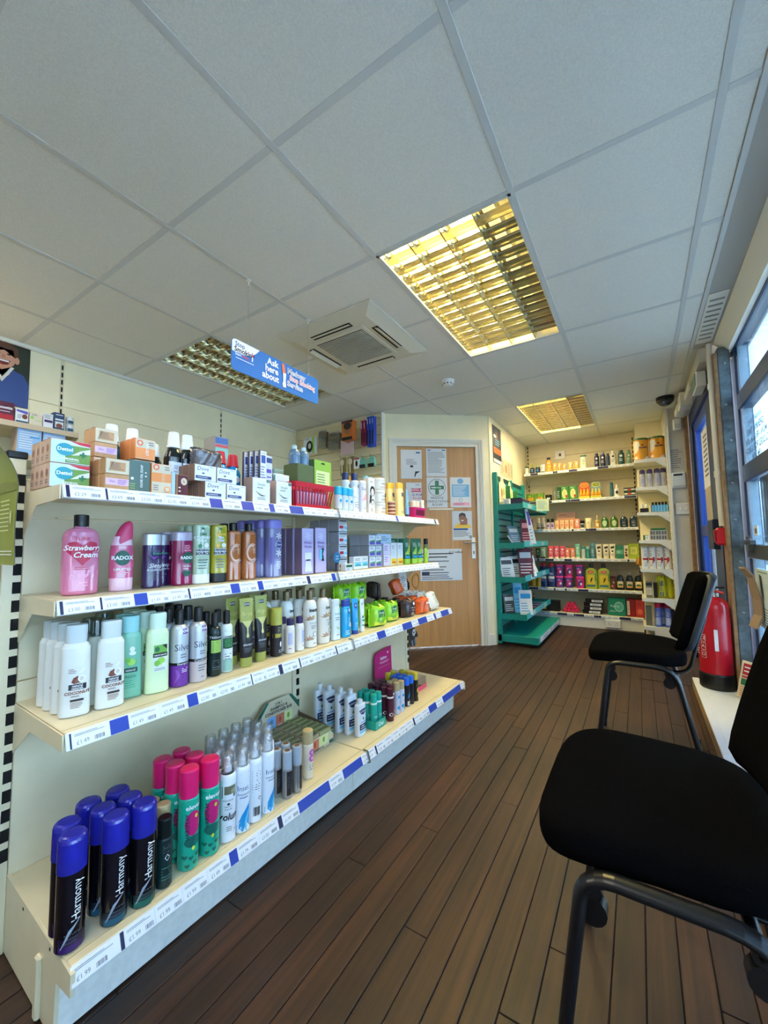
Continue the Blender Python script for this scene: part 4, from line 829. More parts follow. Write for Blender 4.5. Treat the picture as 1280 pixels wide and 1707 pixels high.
place(t, [(1.820, -1.088, 'black mini spray with blue cap, front left of its group', 10), (1.858, -1.085, 'black mini spray with blue cap, front right of its group', -150)] + [(u, d, 'black mini spray with blue cap, %s' % n) for u, d, n in ((1.820, -1.125, 'middle row left'), (1.857, -1.122, 'middle row right'), (1.818, -1.160, 'rear row left'), (1.855, -1.158, 'rear row right'))], Z4)
t = mini('body_spray_can', BKB, YLC, [('disc', 0, .055, .008, .012, YLC), ('disc', .004, .025, .008, .008, YDT), ('lines', -.01, .01, .07, .095, 3, YLC)], .146, .108); t['group'] = 'black mini sprays with yellow caps'
place(t, [(1.905, -1.086, 'black mini spray with yellow cap, at the front beside the pink stand'), (1.903, -1.124, 'black mini spray with yellow cap, directly behind the front yellow-capped one'), (1.900, -1.162, 'black mini spray with yellow cap, third back beside the pink stand'), (1.862, -1.198, 'black mini spray with yellow cap behind the blue-capped group, right'), (1.822, -1.200, 'black mini spray with yellow cap behind the blue-capped group, left')], Z4)
HOT = mat('stand_pink', (206, 32, 120), .35); CLP = clear_mat('stand_acrylic', (240, 236, 240), .2)
t = thing('display_stand', 'clear counter stand with hot pink header card and pink lip', 'display stand', GP(2.03, -1.25, Z4 + .0014), RZG)
b = MB(); b.prism([(-.09, .03), (.09, .03), (.083, .205), (-.075, .190), (-.09, .16)], 'y', .118, .122, HOT); decals(b, [('text', 'Intimo', .0, .150, .026, WINK, {'bold': .02}), heart(.045, .172, .008, WINK), ('lines', -.05, .06, .118, .132, 2, WINK, 1), ('rect', -.06, .06, .10, .102, PK)], flatproj(.118)); b.build('header_card', t)
b = MB(); b.box(-.09, .09, -.115, .122, 0, .004, CLP); b.box(-.09, -.087, -.115, .122, 0, .06, CLP); b.box(.087, .09, -.115, .122, 0, .06, CLP); b.box(-.09, .09, .122, .125, 0, .10, CLP); b.build('acrylic_tray', t)
b = MB(); b.box(-.07, .085, -.121, -.116, .0, .022, mat('stand_lip_pink', (236, 70, 120), .3), .001); b.build('pink_lip', t)
b = MB(); b.box(-.03, .03, -.02, -.016, .004, .06, WHITE, .001); b.build('divider', t)
# ---------------------------------------------------------------- third shelf (z = .604)
Z3 = .604
COW = mat('conditioner_white', (226, 226, 218), .32); CPF = mat('cap_frosted', (206, 212, 210), .3); CCL = clear_mat('cap_smoky_clear', (196, 210, 206), .3)
def oval(h, w, tk, cap_m, body_m, items, cap_w=.7, group=None, name='shampoo_bottle', cat='shampoo', capz=.80):
    R_ = [(0, w - .002, tk - .002), (.003, w, tk), (h * .35, w * .97, tk), (h * .66, w * .94, tk * .98), (h * capz - .012, w * .93, tk * .95), (h * capz - .003, w * .80, tk * .85), (h * capz, w * cap_w, tk * .78)]
    cw = w * cap_w
    cap = [(h * capz, cw, tk * .8), (h * .97, cw * 1.04, tk * .82), (h * .99, cw * 1.02, tk * .8), (h, cw * .94, tk * .7)]
    return prod(name, '', cat, R_, body_m, [('cap', cap, cap_m, 2.6)], items, n=2.6, group=group)
CBR = col(122, 62, 44); COCO = col(248, 246, 242)
def ab_items(w, word, fruit):
    s = .006
    return [('rect', s - .017, s + .017, .062, .075, col(38, 38, 44)), ('text', 'natural', s, .071, .0075, WINK, {'bold': .02}), ('text', 'naturals', s, .0655, .007, WINK, {'bold': .02})] + fruit + [('text', word, s, .055, .0095, CBR if word == 'COCONUT' else GRN, {'bold': .03}), ('lines', s - .012, s + .012, .045, .050, 1, CBR), ('rect', s - .013, s + .013, .036, .041, col(60, 44, 40)), ('lines', s - .012, s + .014, .020, .034, 4, CBR)]
coco = [('poly', [(-.006, .080), (-.002, .090), (.006, .094), (.012, .088), (.012, .078), (.0, .076)], CBR), ('disc', .014, .087, .0075, .0085, COCO), ('disc', .014, .087, .0045, .0055, mat('coco_shade', (214, 206, 196), .5)), ('poly', [(.006, .098), (.014, .101), (.019, .110), (.017, .111), (.012, .104)], COCO), ('lines', -.012, .004, .10, .112, 3, CBR)]
t = oval(.212, .031, .018, CPF, COW, ab_items(.03, 'COCONUT', coco), group='white coconut conditioner bottles')
place(t, [(.405, -1.166, 'white coconut conditioner bottle at the front left corner of its shelf', -22), (.475, -1.152, 'white coconut conditioner bottle, second from the left along its shelf', -16)] + [(u, d, 'white conditioner bottle, %s behind the front left coconut bottle' % n, -16) for u, d, n in ((.404, -1.212, 'first'), (.402, -1.256, 'second'), (.402, -1.300, 'third'))], Z3)
t = oval(.212, .031, .018, CCL, mat('shampoo_offwhite', (222, 220, 202), .3), [], group='pale shampoo bottles with smoky clear caps')
place(t, [(u, d, 'pale shampoo bottle with smoky clear cap, %s behind the second coconut bottle' % n, -12) for u, d, n in ((.470, -1.202, 'first'), (.468, -1.248, 'second'), (.520, -1.306, 'furthest right'))], Z3)
APG = mat('shampoo_apple_green', (140, 208, 178), .15, trans=.25); AL = col(150, 206, 80)
t = oval(.212, .030, .018, mat('cap_aqua', (150, 208, 206), .25), APG, [('disc', .004, .092, .009, .009, AL), ('disc', -.004, .098, .006, .007, col(110, 180, 60)), ('disc', .006, .115, .008, .005, PAPER), ('disc', .005, .126, .006, .007, PAPER), ('rect', -.014, .018, .066, .078, col(20, 70, 60)), ('text', 'natural', .002, .072, .008, WINK), ('text', 'Apple', .002, .056, .011, col(10, 110, 90)), ('lines', -.012, .014, .025, .048, 4, col(60, 150, 120))], group='green translucent apple shampoo bottles')
place(t, [(.533, -1.182, 'translucent apple green shampoo bottle between white and pale green bottles', -20), (.540, -1.230, 'translucent apple green shampoo bottle behind the other one', -18)], Z3)
t = oval(.214, .030, .018, mat('cap_green_white', (206, 226, 206), .3), mat('conditioner_pale_green', (212, 232, 190), .32), [('rect', -.012, .021, .058, .128, PAPER), ('rect', -.012, .021, .104, .128, col(110, 176, 70)), ('disc', -.004, .117, .006, .007, GRN), ('poly', [(.008, .128), (.021, .128), (.021, .114)], INK), ('rect', -.014, .022, .096, .107, col(30, 44, 34)), ('text', 'natural naturals', .004, .1015, .0062, WINK, {'bold': .02, 'sx': .8}), ('disc', .006, .085, .010, .010, AL), ('disc', -.004, .080, .007, .008, col(120, 190, 60)), ('disc', .013, .075, .005, .005, WINK), ('lines', -.01, .018, .06, .068, 2, GRN)], group='pale green apple conditioner bottles')
place(t, [(.592, -1.154, 'pale green apple conditioner bottle with leafy label, beside the silver bottles', -14)] + [(u, d, 'green apple bottle, %s behind the pale green front one' % n, -12) for u, d, n in ((.588, -1.204, 'first'), (.586, -1.252, 'second'), (.588, -1.300, 'third'))], Z3)
# silver shampoo and conditioner
SIL = mat('bottle_silver', (200, 204, 210), .4, .55); PUB = col(110, 44, 150); GRB = mat('bottle_greige', (198, 186, 184), .35)
def silver(low, w2, txt):
    R = .0252; R_ = [(0, R - .002, R - .002), (.002, R, R), (.058, R, R), (.059, R, R), (.067, R, R), (.068, R, R), (.145, R, R)] + dome(.146, R, .026, .46)
    return prod('shampoo_bottle', '', 'shampoo', R_, SIL, [('cap', capr(.171, .215, .0125), BLACK)], [('text', 'Silver', .006, .108, .026, col(60, 64, 84), {'sx': .85}), ('rect', .002, .021, .146, .1605, PUB), ('text', 'XHC', .0115, .153, .0125, WINK, {'bold': .02}), ('text', txt, .004, .063, .0085, WINK), ('lines', -.004, .019, .078, .092, 2, GREYP)] + w2, bands=[(.0585, low), (.0675, BLACK), (9, SIL)])
t = silver(PUB, [('lines', .0, .019, .038, .052, 3, WINK), ('poly', [(-.018, .01), (-.004, .03), (-.008, .045), (-.016, .05), (-.012, .03)], col(140, 80, 180))], 'Shampoo'); t['group'] = 'silver shampoo bottles with purple foot'
place(t, [(.655, -1.155, 'silver shampoo bottle with purple foot at the shelf front', -12)] + [(u, d, 'silver bottle with black cap, %s behind the purple-footed shampoo' % n) for u, d, n in ((.652, -1.210, 'first'), (.650, -1.263, 'second'), (.650, -1.316, 'third'))], Z3)
t = silver(GRB, [('lines', -.008, .019, .030, .052, 3, GREYP), ('lines', .0, .015, .012, .018, 1, GREYP)], 'Conditioner'); t['group'] = 'silver conditioner bottles with greige foot'
place(t, [(.708, -1.146, 'silver conditioner bottle with greige foot at the shelf front', -10)] + [(u, d, 'silver bottle with black cap, %s behind the greige-footed conditioner' % n) for u, d, n in ((.708, -1.201, 'first'), (.706, -1.255, 'second'), (.706, -1.308, 'third'))], Z3)
def tres(bm, items):
    R = .0195; return prod('shampoo_bottle', '', 'shampoo', cyl(0, .128, R) + dome(.128, R, .020, .5), bm, [('cap', capr(.148, .190, .0105), BLACK)], items, group='slim salon shampoo bottles')
TG = col(150, 190, 84)
t = tres(mat('bottle_dark_green', (14, 36, 34), .22), [('rect', -.0155, .0155, .070, .108, TG), ('lines', -.012, .012, .074, .104, 5, GRN), ('text', 'TRESemme', .0, .116, .0085, WINK), ('lines', -.012, .012, .018, .05, 5, GREYP)])
place(t, [(.763, -1.146, 'slim dark green shampoo bottle with lime label', -10), (.762, -1.190, 'dark green shampoo bottle behind the lime-labelled one'), (.760, -1.234, 'dark green shampoo bottle two behind the lime-labelled one')], Z3)
t = tres(mat('bottle_white_green', (224, 232, 228), .28), [('rect', -.0160, .0160, .073, .112, col(30, 40, 36)), ('rect', -.0150, .0150, .076, .104, GRN), ('lines', -.012, .012, .078, .102, 5, TG), ('text', 'TRESemme', .0, .108, .0075, WINK), ('rect', -.016, .016, .004, .04, col(150, 190, 176)), ('lines', -.012, .012, .03, .06, 4, GREYP)])
place(t, [(.808, -1.150, 'slim white conditioner bottle with dark green label and black cap', -10), (.806, -1.195, 'white conditioner bottle behind the slim green-labelled one')], Z3)
# olive oil tubes standing on their caps
OLV = mat('tube_olive', (156, 158, 72), .35); TBK = mat('tube_black', (34, 28, 32), .3)
def tube(name, cat, h, w, caph, body_m, cap_m, items, bands=None, tk=None, group=None):
    tk = tk or w * .55; R_ = [(caph, w * .82, tk)] + [(caph + (h - caph) * q, w * (.82 + .18 * q), tk * (1 - q ** 1.6) + .0012) for q in (.12, .3, .45, .46, .6, .75, .9, .965)] + [(h, w, .0012)]
    return prod(name, '', cat, R_, body_m, [('cap', [(0, w * .78, tk * .96), (.002, w * .80, tk), (caph - .001, w * .80, tk), (caph, w * .78, tk * .97)], cap_m, 2.2)], items, bands=bands, n=2.2, group=group)
DRP = col(200, 196, 120)
its = [('poly', [(-.018, .148), (.018, .148), (.010, .136), (.003, .128), (.002, .108), (.005, .098), (0, .092), (-.005, .098), (-.002, .108), (-.003, .128), (-.010, .136)], DRP), ('text', 'Argan', .002, .170, .020, DRP, {'shear': .3}), ('rect', -.010, .010, .196, .208, BLACK), ('text', 'XHC', 0, .202, .010, WINK), ('text', 'shampoo', .002, .072, .0095, WINK, {'shear': .2}), ('lines', -.012, .014, .045, .062, 3, GREYP)]
t = tube('shampoo_tube', 'shampoo', .222, .025, .030, TBK, OLV, its, bands=[(.145, TBK), (9, OLV)], group='olive and black hair tubes')
place(t, [(.874, -1.137, 'olive and black shampoo tube standing on its cap, foremost of the tubes', -12), (.946, -1.152, 'olive and black conditioner tube right of the foremost tube', -6), (.858, -1.192, 'olive and black tube in shadow behind the foremost tube'), (.915, -1.205, 'olive and black tube in the second row between the front two'), (.955, -1.212, 'olive and black tube behind the right-hand front tube')], Z3)
r = .0205; t = prod('hair_mist_bottle', '', 'hair oil', cyl(0, .104, r) + dome(.104, r, .006, .85), TBK, [('cap', capr(.110, .170, r + .001), mat('cap_olive', (176, 172, 70), .3))], [('rect', -.0195, .0195, .066, .080, mat('label_mustard', (168, 154, 50), .4)), ('lines', -.005, .010, .083, .103, 4, DRP), ('disc', .006, .042, .004, .010, WINK), ('lines', -.003, .012, .012, .024, 2, WINK)])
place(t, [(1.015, -1.152, 'black hair oil can with chunky olive cap and mustard band', -6), (1.003, -1.202, 'black hair oil can with olive cap behind the mustard-banded one')], Z3)
r = .0175; PC = mat('cap_deep_purple', (52, 38, 92), .35)
t = prod('lotion_bottle', '', 'lotion', cyl(0, .085, r) + dome(.085, r, .016, .68), mat('bottle_cream', (232, 226, 218), .3), [('cap', capr(.100, .126, r * .74), PC)], [('rect', -.002, .013, .03, .076, mat('label_lilac', (186, 196, 226), .4)), ('lines', .0, .012, .034, .072, 5, PUB), ('lines', .0, .012, .014, .022, 1, PUB)], group='small cream bottles with purple caps')
place(t, [(1.068, -1.136, 'small cream bottle with purple cap, left of the pair', -60), (1.114, -1.134, 'small cream bottle with purple cap, right of the pair', -4), (1.072, -1.180, 'small cream bottle with purple cap tucked behind the pair')], Z3)
# big white leafy bottles with bronze caps
R = .0272; BRZ = mat('cap_bronze', (120, 104, 78), .3, .6); LFC = col(190, 148, 118); IVW = mat('bottle_ivory', (236, 232, 222), .3)
leaf = lambda s, z, a, L, m: ('poly', [(s, z), (s + L * .5 * cos(a) - L * .16 * sin(a), z + L * .5 * sin(a) + L * .16 * cos(a)), (s + L * cos(a), z + L * sin(a)), (s + L * .5 * cos(a) + L * .16 * sin(a), z + L * .5 * sin(a) - L * .16 * cos(a))], m)
lv = [leaf(-.006, z, radians(a), .020, LFC) for z in (.028, .105) for a in (20, 60, 100, 140, 175)]
t = prod('shampoo_bottle', '', 'shampoo', cyl(0, .148, R) + dome(.148, R, .032, .45), IVW, [('cap', capr(.180, .217, .0128), BRZ)], lv + [('text', 'inecto', .010, .142, .019, INK, {'bold': .03, 'sx': .85}), ('disc', .012, .050, .008, .009, INK), ('disc', .012, .050, .0065, .0075, COCO), ('disc', .006, .118, .005, .005, col(214, 176, 60)), ('text', 'COCONUT', .010, .092, .008, GREYP), ('lines', -.004, .020, .07, .086, 3, GREYP), ('lines', .004, .018, .012, .02, 1, GREYP)], group='ivory leafy bottles with bronze caps')
place(t, [(1.178, -1.142, 'ivory leafy shampoo bottle with bronze cap, left of the front pair', -28), (1.252, -1.140, 'ivory coconut conditioner bottle with bronze cap, right of the front pair', -2)] + [(u, d, 'ivory bottle with bronze cap, %s row, %s' % n) for u, d, n in ((1.114, -1.206, ('second', 'left')), (1.178, -1.200, ('second', 'middle')), (1.250, -1.198, ('second', 'right')), (1.110, -1.264, ('third', 'second from left')), (1.176, -1.258, ('third', 'third from left')), (1.248, -1.256, ('third', 'right')), (1.052, -1.262, ('third', 'leftmost')))], Z3)
t = oval(.167, .022, .014, mat('cap_white2', (226, 232, 236), .3), mat('bottle_milk', (228, 236, 238), .28), [('text', 'Simple', .0, .108, .011, GRN), ('lines', -.012, .012, .08, .096, 2, GREYP), ('poly', [(-.012, .060), (0, .044), (.014, .048), (0, .050)], AL), ('lines', -.008, .010, .018, .026, 1, GREYP)], cap_w=.85, name='cleanser_bottle', cat='cleanser', capz=.84)
place(t, [(1.312, -1.124, 'plain white cleanser bottle between the leafy bottles and blue ones', -6), (1.315, -1.170, 'white cleanser bottle with blue cap behind the plain one')], Z3)
CB1 = mat('gel_blue_clear', (30, 168, 226), .12, coat=.5); CBC = mat('cap_royal_blue', (36, 60, 160), .3); CB2 = col(40, 164, 230)
t = oval(.157, .025, .016, CBC, CB1, [('rect', .0, .016, .100, .122, CBC), ('text', 'B', .008, .111, .017, WINK, {'bold': .02}), ('text', 'CLEAN', .008, .064, .012, WINK, {'rot': 90}), ('disc', .014, .05, .005, .010, WINK), ('lines', -.014, .016, .01, .03, 3, WINK)], cap_w=.82, name='face_wash_bottle', cat='face wash', capz=.82)
place(t, [(1.378, -1.124, 'clear bright blue face wash bottle with royal blue top', -8)], Z3)
t = tube('face_wash_tube', 'face wash', .154, .021, .016, CB2, CBC, [('rect', -.008, .010, .112, .134, CBC), ('text', 'B', .001, .123, .016, WINK, {'bold': .02}), ('text', 'CLEAN', .0, .085, .010, WINK, {'rot': 90}), ('lines', -.01, .012, .03, .05, 3, WINK)])
place(t, [(1.447, -1.126, 'sky blue face wash tube standing on its blue cap', -4), (1.442, -1.162, 'sky blue face wash tube behind the other one')], Z3)
t = tube('face_wash_tube', 'face wash', .147, .016, .024, mat('tube_white', (234, 238, 236), .3), WHITE, [('rect', -.0125, .0125, .026, .055, col(30, 160, 90)), ('lines', -.010, .010, .118, .13, 2, GRN), ('disc', .004, .072, .004, .006, AL), ('disc', -.004, .066, .004, .006, GRN)])
place(t, [(1.497, -1.124, 'slim white tube with green band beside the lime wipe packs', -2)], Z3)
# soft packs of wipes: pillow with crimped ends
def pouch(name, label, w, h, tk, m, items=(), lid=None, cat='wipes', group=None):
    t = thing(name, label, cat, group=group); b = MB(); nx, nz = 14, 10; gv = {}
    for side in (-1, 1):
        for i in range(nx + 1):
            for j in range(nz + 1):
                a, c = i / nx * 2 - 1, j / nz; ex = (1 - abs(a) ** 5) ; ez = min(1, (1 - abs(2 * c - 1) ** 6) * 1.2)
                yv = side * tk / 2 * max(.03, ex ** .6 * ez ** .55) + .0034 * sin(9 * a + 7 * c * side) * ex
                gv[side, i, j] = len(b.v); b.v.append((a * w / 2, yv, c * h + .004 * ex * sin(7 * a + side) * (1 if c > .7 else 0)))
    k = b.mi(m)
    for side in (-1, 1):
        for i in range(nx):
            for j in range(nz):
                q = (gv[side, i, j], gv[side, i + 1, j], gv[side, i + 1, j + 1], gv[side, i, j + 1]); b.f.append(q if side < 0 else q[::-1]); b.fm.append(k); b.sm.append(True)
    for i in range(nx):
        for j in (0, nz): b.f.append((gv[-1, i, j], gv[1, i, j], gv[1, i + 1, j], gv[-1, i + 1, j])); b.fm.append(k); b.sm.append(True)
    b.build('pack', t)
    for s in (-1, 1):                                                # zig-zag crimped end fins
        e = MB(); n = 9; e.add([(s * w / 2 * (1.0), .001 * (-1) ** q, q / n * h) for q in range(n + 1)] + [(s * (w / 2 + .011), .002 * (-1) ** q, q / n * h + .002 * (-1) ** q) for q in range(n + 1)], [(q, q + 1, n + 2 + q, n + 1 + q) for q in range(n)], m); e.build('crimped_end', t)
    if items:
        e = MB(); pj = lambda s, z, off: (s, -tk / 2 * max(.03, (1 - abs(2 * s / w) ** 5) ** .6 * min(1, (1 - abs(2 * z / h - 1) ** 6) * 1.2) ** .55) - .0022 - off, z)
        decals(e, list(items), pj); e.build('printed_label', t)
    return t
LMG = mat('pack_lime', (150, 214, 32), .3, coat=.2); TLG = col(20, 120, 90); LMY = col(216, 226, 60)
wi = [('rect', -.024, .024, .044, .078, TLG), ('text', 'fresh', 0, .064, .015, WINK, {'bold': .02}), ('text', 'wipes', 0, .051, .010, LMY), ('poly', [(-.045, .008), (.045, .008), (.045, .03), (0, .02), (-.045, .028)], LMY), ('lines', -.02, .02, .014, .03, 2, TLG)]
t = pouch('wipes_pack', '', .104, .098, .056, LMG, wi, group='lime green wipe packs')
place(t, [(1.638, -1.138, 'lime green wipes pack, foremost at the shelf edge', -6), (1.775, -1.152, 'lime green wipes pack right of the foremost one', -4), (1.632, -1.206, 'lime green wipes pack directly behind the foremost one'), (1.775, -1.220, 'lime green wipes pack behind the right-hand one'), (1.542, -1.285, 'lime green wipes pack upright at the back left of the wipes'), (1.672, -1.292, 'lime green wipes pack at the back, right of the rear left one')], Z3)
place(copy_tree(t, (0, 0, 0)), [(1.570, -1.30, 'lime green wipes pack stacked on top at the rear left', -4, Z3 + .099), (1.690, -1.295, 'lime green wipes pack stacked on top at the rear with teal badge showing', -4, Z3 + .099)], Z3)
BRN = mat('pack_dark_brown', (60, 40, 38), .35, coat=.2); ORW = mat('pack_orange', (232, 98, 28), .3, coat=.2); WHW = mat('pack_white', (232, 232, 224), .3, coat=.2)
t = pouch('wipes_pack', '', .104, .092, .062, BRN, [('text', 'wipes', .01, .036, .012, WINK), ('text', 'make-up', .01, .05, .012, WINK), ('disc', .016, .07, .010, .008, WINK), ('lines', -.01, .03, .012, .024, 2, WINK)], group='dark brown wipe packs')
place(t, [(1.930, -1.140, 'dark brown wipes pack at the shelf front', -2), (1.905, -1.212, 'dark brown wipes pack behind the front brown one'), (1.895, -1.285, 'dark brown wipes pack at the back under the upright one')], Z3)
place(copy_tree(t, (0, 0, 0)), [(1.860, -1.315, 'dark brown wipes pack standing upright highest at the back', 60, Z3 + .093)], Z3)
t = pouch('wipes_pack', '', .104, .088, .062, ORW, [('rect', .0, .036, .052, .064, PAPER), ('lines', .002, .03, .02, .045, 3, PAPER)], group='orange wipe packs')
place(t, [(2.062, -1.124, 'orange wipes pack at the shelf front', -2), (2.062, -1.196, 'orange wipes pack behind the front orange one'), (2.055, -1.268, 'orange wipes pack two behind the front orange one')], Z3)
q = copy_tree(t, GP(2.03, -1.25, Z3 + .105), RZG, 'orange wipes pack tipped up on top of the other orange packs'); q.rotation_euler = (radians(-24), 0, RZG + radians(18))
t = pouch('wipes_pack', '', .098, .102, .040, WHW, [('disc', .006, .044, .010, .022, col(206, 226, 196)), ('disc', .006, .042, .007, .018, col(60, 140, 80)), ('disc', .007, .044, .005, .014, WHW), ('lines', -.02, .03, .072, .088, 2, GRN)], group='white wipe packs')
place(t, [(2.196, -1.104, 'white wipes pack leaning back at the far end of the shelf', 6)] + [(u, d, 'white wipes pack, %s in the row behind the leaning one' % n) for u, d, n in ((2.195, -1.165, 'first'), (2.195, -1.216, 'second'), (2.195, -1.266, 'third'))], Z3)
for o_ in C.objects:
    if o_.get('category') == 'wipes' and 'white wipes' in o_.get('label', '') and o_.type == 'EMPTY': o_.location.z += .008; o_.rotation_euler = (radians(-22), 0, o_.rotation_euler[2])
# spare white packs hung on the back upright
t = carton('wipes_carton', 'flat white packet hanging at the rear end of the wipes shelf', 'packet', .085, .012, .115, PAPER, [('lines', -.03, .03, .02, .09, 6, GREYP)]); t.location = GP(2.23, -1.34, Z3 + .10); t.rotation_euler = (radians(-6), 0, RZG)
# ---------------------------------------------------------------- second shelf (z = .881)
Z2 = .881
PKG = mat('gel_pink', (240, 140, 176), .1, coat=.6, trans=.3); STR = col(190, 22, 66)
w, tk = .040, .026
R_ = [(0, w - .006, tk - .005), (.004, w - .001, tk - .001), (.010, w, tk), (.14, w, tk), (.150, w * .97, tk * .97), (.160, w * .88, tk * .9), (.168, w * .68, tk * .78), (.172, w * .42, tk * .58), (.176, w * .38, tk * .56)]
t = prod('bath_soak_bottle', 'big pink Strawberry Cream bath soak bottle with black cap at the shelf end', 'bubble bath', R_, PKG, [('cap', capr(.174, .206, .0165, None, .002), BLACK, 2.0)],
    [('text', 'I LOVE', 0, .142, .0105, STR, {'bold': .03}), heart(.0, .108, .034, STR), ('text', 'Strawberry', .001, .119, .0185, WINK, {'shear': .25, 'bold': .02, 'sx': .95}), ('text', 'Cream', .006, .101, .0195, WINK, {'shear': .25, 'bold': .02})] + [('disc', s, .048, .0042, .0042, mat('pale_pink_ink', (246, 190, 208), .4)) for s in (-.021, -.007, .008, .021)] + [('disc', s, .048, .0036, .0036, PKG) for s in (-.021, -.007, .008, .021)] + [('lines', -.022, .022, .062, .072, 2, STR, 1), ('lines', -.018, .018, .020, .034, 2, mat('pale_pink_ink', (246, 190, 208), .4), 1)], n=2.8)
place(t, [(.432, -1.240, 'big pink Strawberry Cream bath soak bottle with black cap at the shelf end')], Z2, -12)
# tilted-neck pink shower gel
t = thing('shower_gel_bottle', 'pink shower gel bottle with slanted pink cap, second on its shelf', 'shower gel'); b = MB(); GEL = mat('gel_pink_clear', (228, 96, 138), .12, coat=.5, trans=.2); CLB = mat('bottle_pink_pale', (238, 190, 204), .15, coat=.4)
def slant(rings, shear=.10, kink=None):
    return rings
seg = 22; prof = [(0, .026, .016), (.003, .028, .017), (.035, .029, .018), (.04, .0292, .018), (.075, .030, .0185), (.110, .0285, .018), (.125, .0265, .017), (.135, .0245, .016), (.150, .021, .0145)]
b.rings(prof, GEL, 2.4, seg, bands=[(.022, CLB), (.128, GEL), (9, CLB)]); 
b.build('body', t)
e = MB(); vs = []
lv_ = [(.128, .0262, .017), (.142, .0245, .0165), (.158, .022, .015), (.172, .018, .0125), (.181, .013, .009), (.186, .006, .004)]
for z, rx, ry in lv_:
    for k in range(seg):
        a = 2 * pi * k / seg; x = rx * cos(a); zz = z + (x + .02) * .55 * (1 if z > .13 else .9); vs.append((x + (z - .128) * .16, ry * sin(a), zz - .006))
e.add(vs, [(i * seg + k, i * seg + (k + 1) % seg, (i + 1) * seg + (k + 1) % seg, (i + 1) * seg + k) for i in range(len(lv_) - 1) for k in range(seg)] + [tuple(range((len(lv_) - 1) * seg, len(lv_) * seg))], mat('cap_rose', (214, 62, 108), .3), True); e.build('cap', t)
RXG = col(18, 84, 66)
e = MB(); decals(e, [('disc', .0, .090, .019, .021, RXG), ('text', 'RADOX', .0, .090, .0145, WINK, {'bold': .035}), ('text', 'UPLIFTED', .001, .058, .010, WINK, {'bold': .02}), ('lines', -.014, .016, .036, .052, 3, WINK), ('lines', -.010, .016, .114, .124, 3, WINK)], bproj(prof, 2.4)); e.build('printed_label', t)
place(t, [(.530, -1.238, 'pink shower gel bottle with slanted pink cap, second on its shelf')], Z2, -10)
def gel(label, h, w, tk, m, capm, caph, items, n=2.6, bands=None, bot=False, group=None, name='shower_gel_bottle'):
    if bot: R_ = [(caph, w * .98, tk)] + [(caph + .002, w, tk), (h - .008, w, tk), (h - .003, w * .96, tk * .95), (h, w * .85, tk * .8)]; cap = [(0, w - .002, tk - .002), (.002, w, tk), (caph, w, tk)]
    else: R_ = [(0, w - .002, tk - .002), (.003, w, tk), (h - caph, w, tk), (h - caph + .001, w * .99, tk * .99)]; cap = capr(h - caph, h, w * .99, tk * .99, .004)
    return prod(name, '', 'shower gel', R_, m, [('cap', cap, capm, n)], items, n=n, bands=bands, group=group)
t = gel('', .160, .0265, .018, mat('gel_purple', (52, 26, 78), .14, coat=.5), mat('cap_satin_silver', (190, 194, 200), .28, .7), .036, [('text', 'Radox', .010, .100, .009, col(60, 190, 150)), ('text', 'Sleep', .006, .064, .017, WINK, {'shear': .25}), ('text', 'Aromatherapy', .004, .052, .0075, WINK, {'shear': .2}), ('lines', -.008, .016, .02, .044, 4, GREYP), ('poly', [(-.016, .10), (0, .086), (.012, .092), (0, .082)], PUB)])
place(t, [(.612, -1.236, 'dark purple bath bottle with silver cap reading Sleep', -10), (.655, -1.275, 'purple bath bottle with silver cap behind the Sleep bottle')], Z2)
MGL = mat('gel_maroon', (150, 18, 76), .12, coat=.5)
t = gel('', .167, .031, .020, MGL, mat('cap_pearl_lilac', (178, 166, 184), .28, .3), .030, [('disc', .010, .084, .0175, .019, RXG), ('text', 'RADOX', .010, .084, .0125, WINK, {'bold': .035}), ('lines', -.002, .022, .105, .125, 4, PK), ('text', 'Radiant', .008, .058, .008, WINK), ('lines', -.004, .02, .048, .053, 1, WINK), ('poly', [(-.008, .044), (.024, .044), (.016, .028), (.0, .026)], RXG)], group='maroon shower gel bottles')
place(t, [(.704, -1.236, 'maroon shower gel bottle with pearl cap, foremost of two', -6), (.690, -1.284, 'maroon shower gel bottle with pearl cap behind the foremost')], Z2)
LMC = mat('gel_lime_pale', (178, 198, 168), .12, coat=.5); LMN = mat('gel_lemon', (172, 160, 36), .12, coat=.5)
def osrc(m, capm, w1, bandm):
    return gel('', .190, .0270, .018, m, capm, .030, [('rect', -.020, .020, .090, .112, PAPER), ('text', 'ORIGINAL', .0, .1065, .0095, INK, {'bold': .05}), ('text', 'SOURCE', .0, .0955, .0115, INK, {'bold': .05}), ('text', w1[0], .0, .158, .0105, bandm, {'bold': .04}), ('text', w1[1], .0, .147, .0105, WINK, {'bold': .04}), ('text', w1[2], .0, .137, .0105, WINK, {'bold': .04}), ('poly', [(-.004, .172), (.006, .176), (-.006, .182)], GRN), ('disc', .010, .122, .008, .008, WINK), ('disc', -.010, .120, .006, .007, bandm), ('lines', -.016, .018, .045, .08, 4, GREYP)], bot=True, name='shower_gel_bottle')
t = osrc(LMC, WHITE, ('LIME', 'COCONUT', 'MILK'), GRN); t['group'] = 'pale green shower gels standing on white caps'
place(t, [(.760, -1.222, 'pale green lime shower gel standing on its white cap, foremost', -10), (.758, -1.262, 'pale green shower gel behind the foremost lime one'), (.754, -1.302, 'pale green shower gel two behind the foremost lime one')], Z2)
t = osrc(LMN, BLACK, ('LEMON', 'TEA', 'TREE'), col(240, 190, 60)); t['group'] = 'lemon shower gels standing on black caps'
place(t, [(.820, -1.216, 'lemon yellow shower gel standing on its black cap, foremost', -10), (.818, -1.257, 'lemon yellow shower gel behind the foremost lemon one')], Z2)
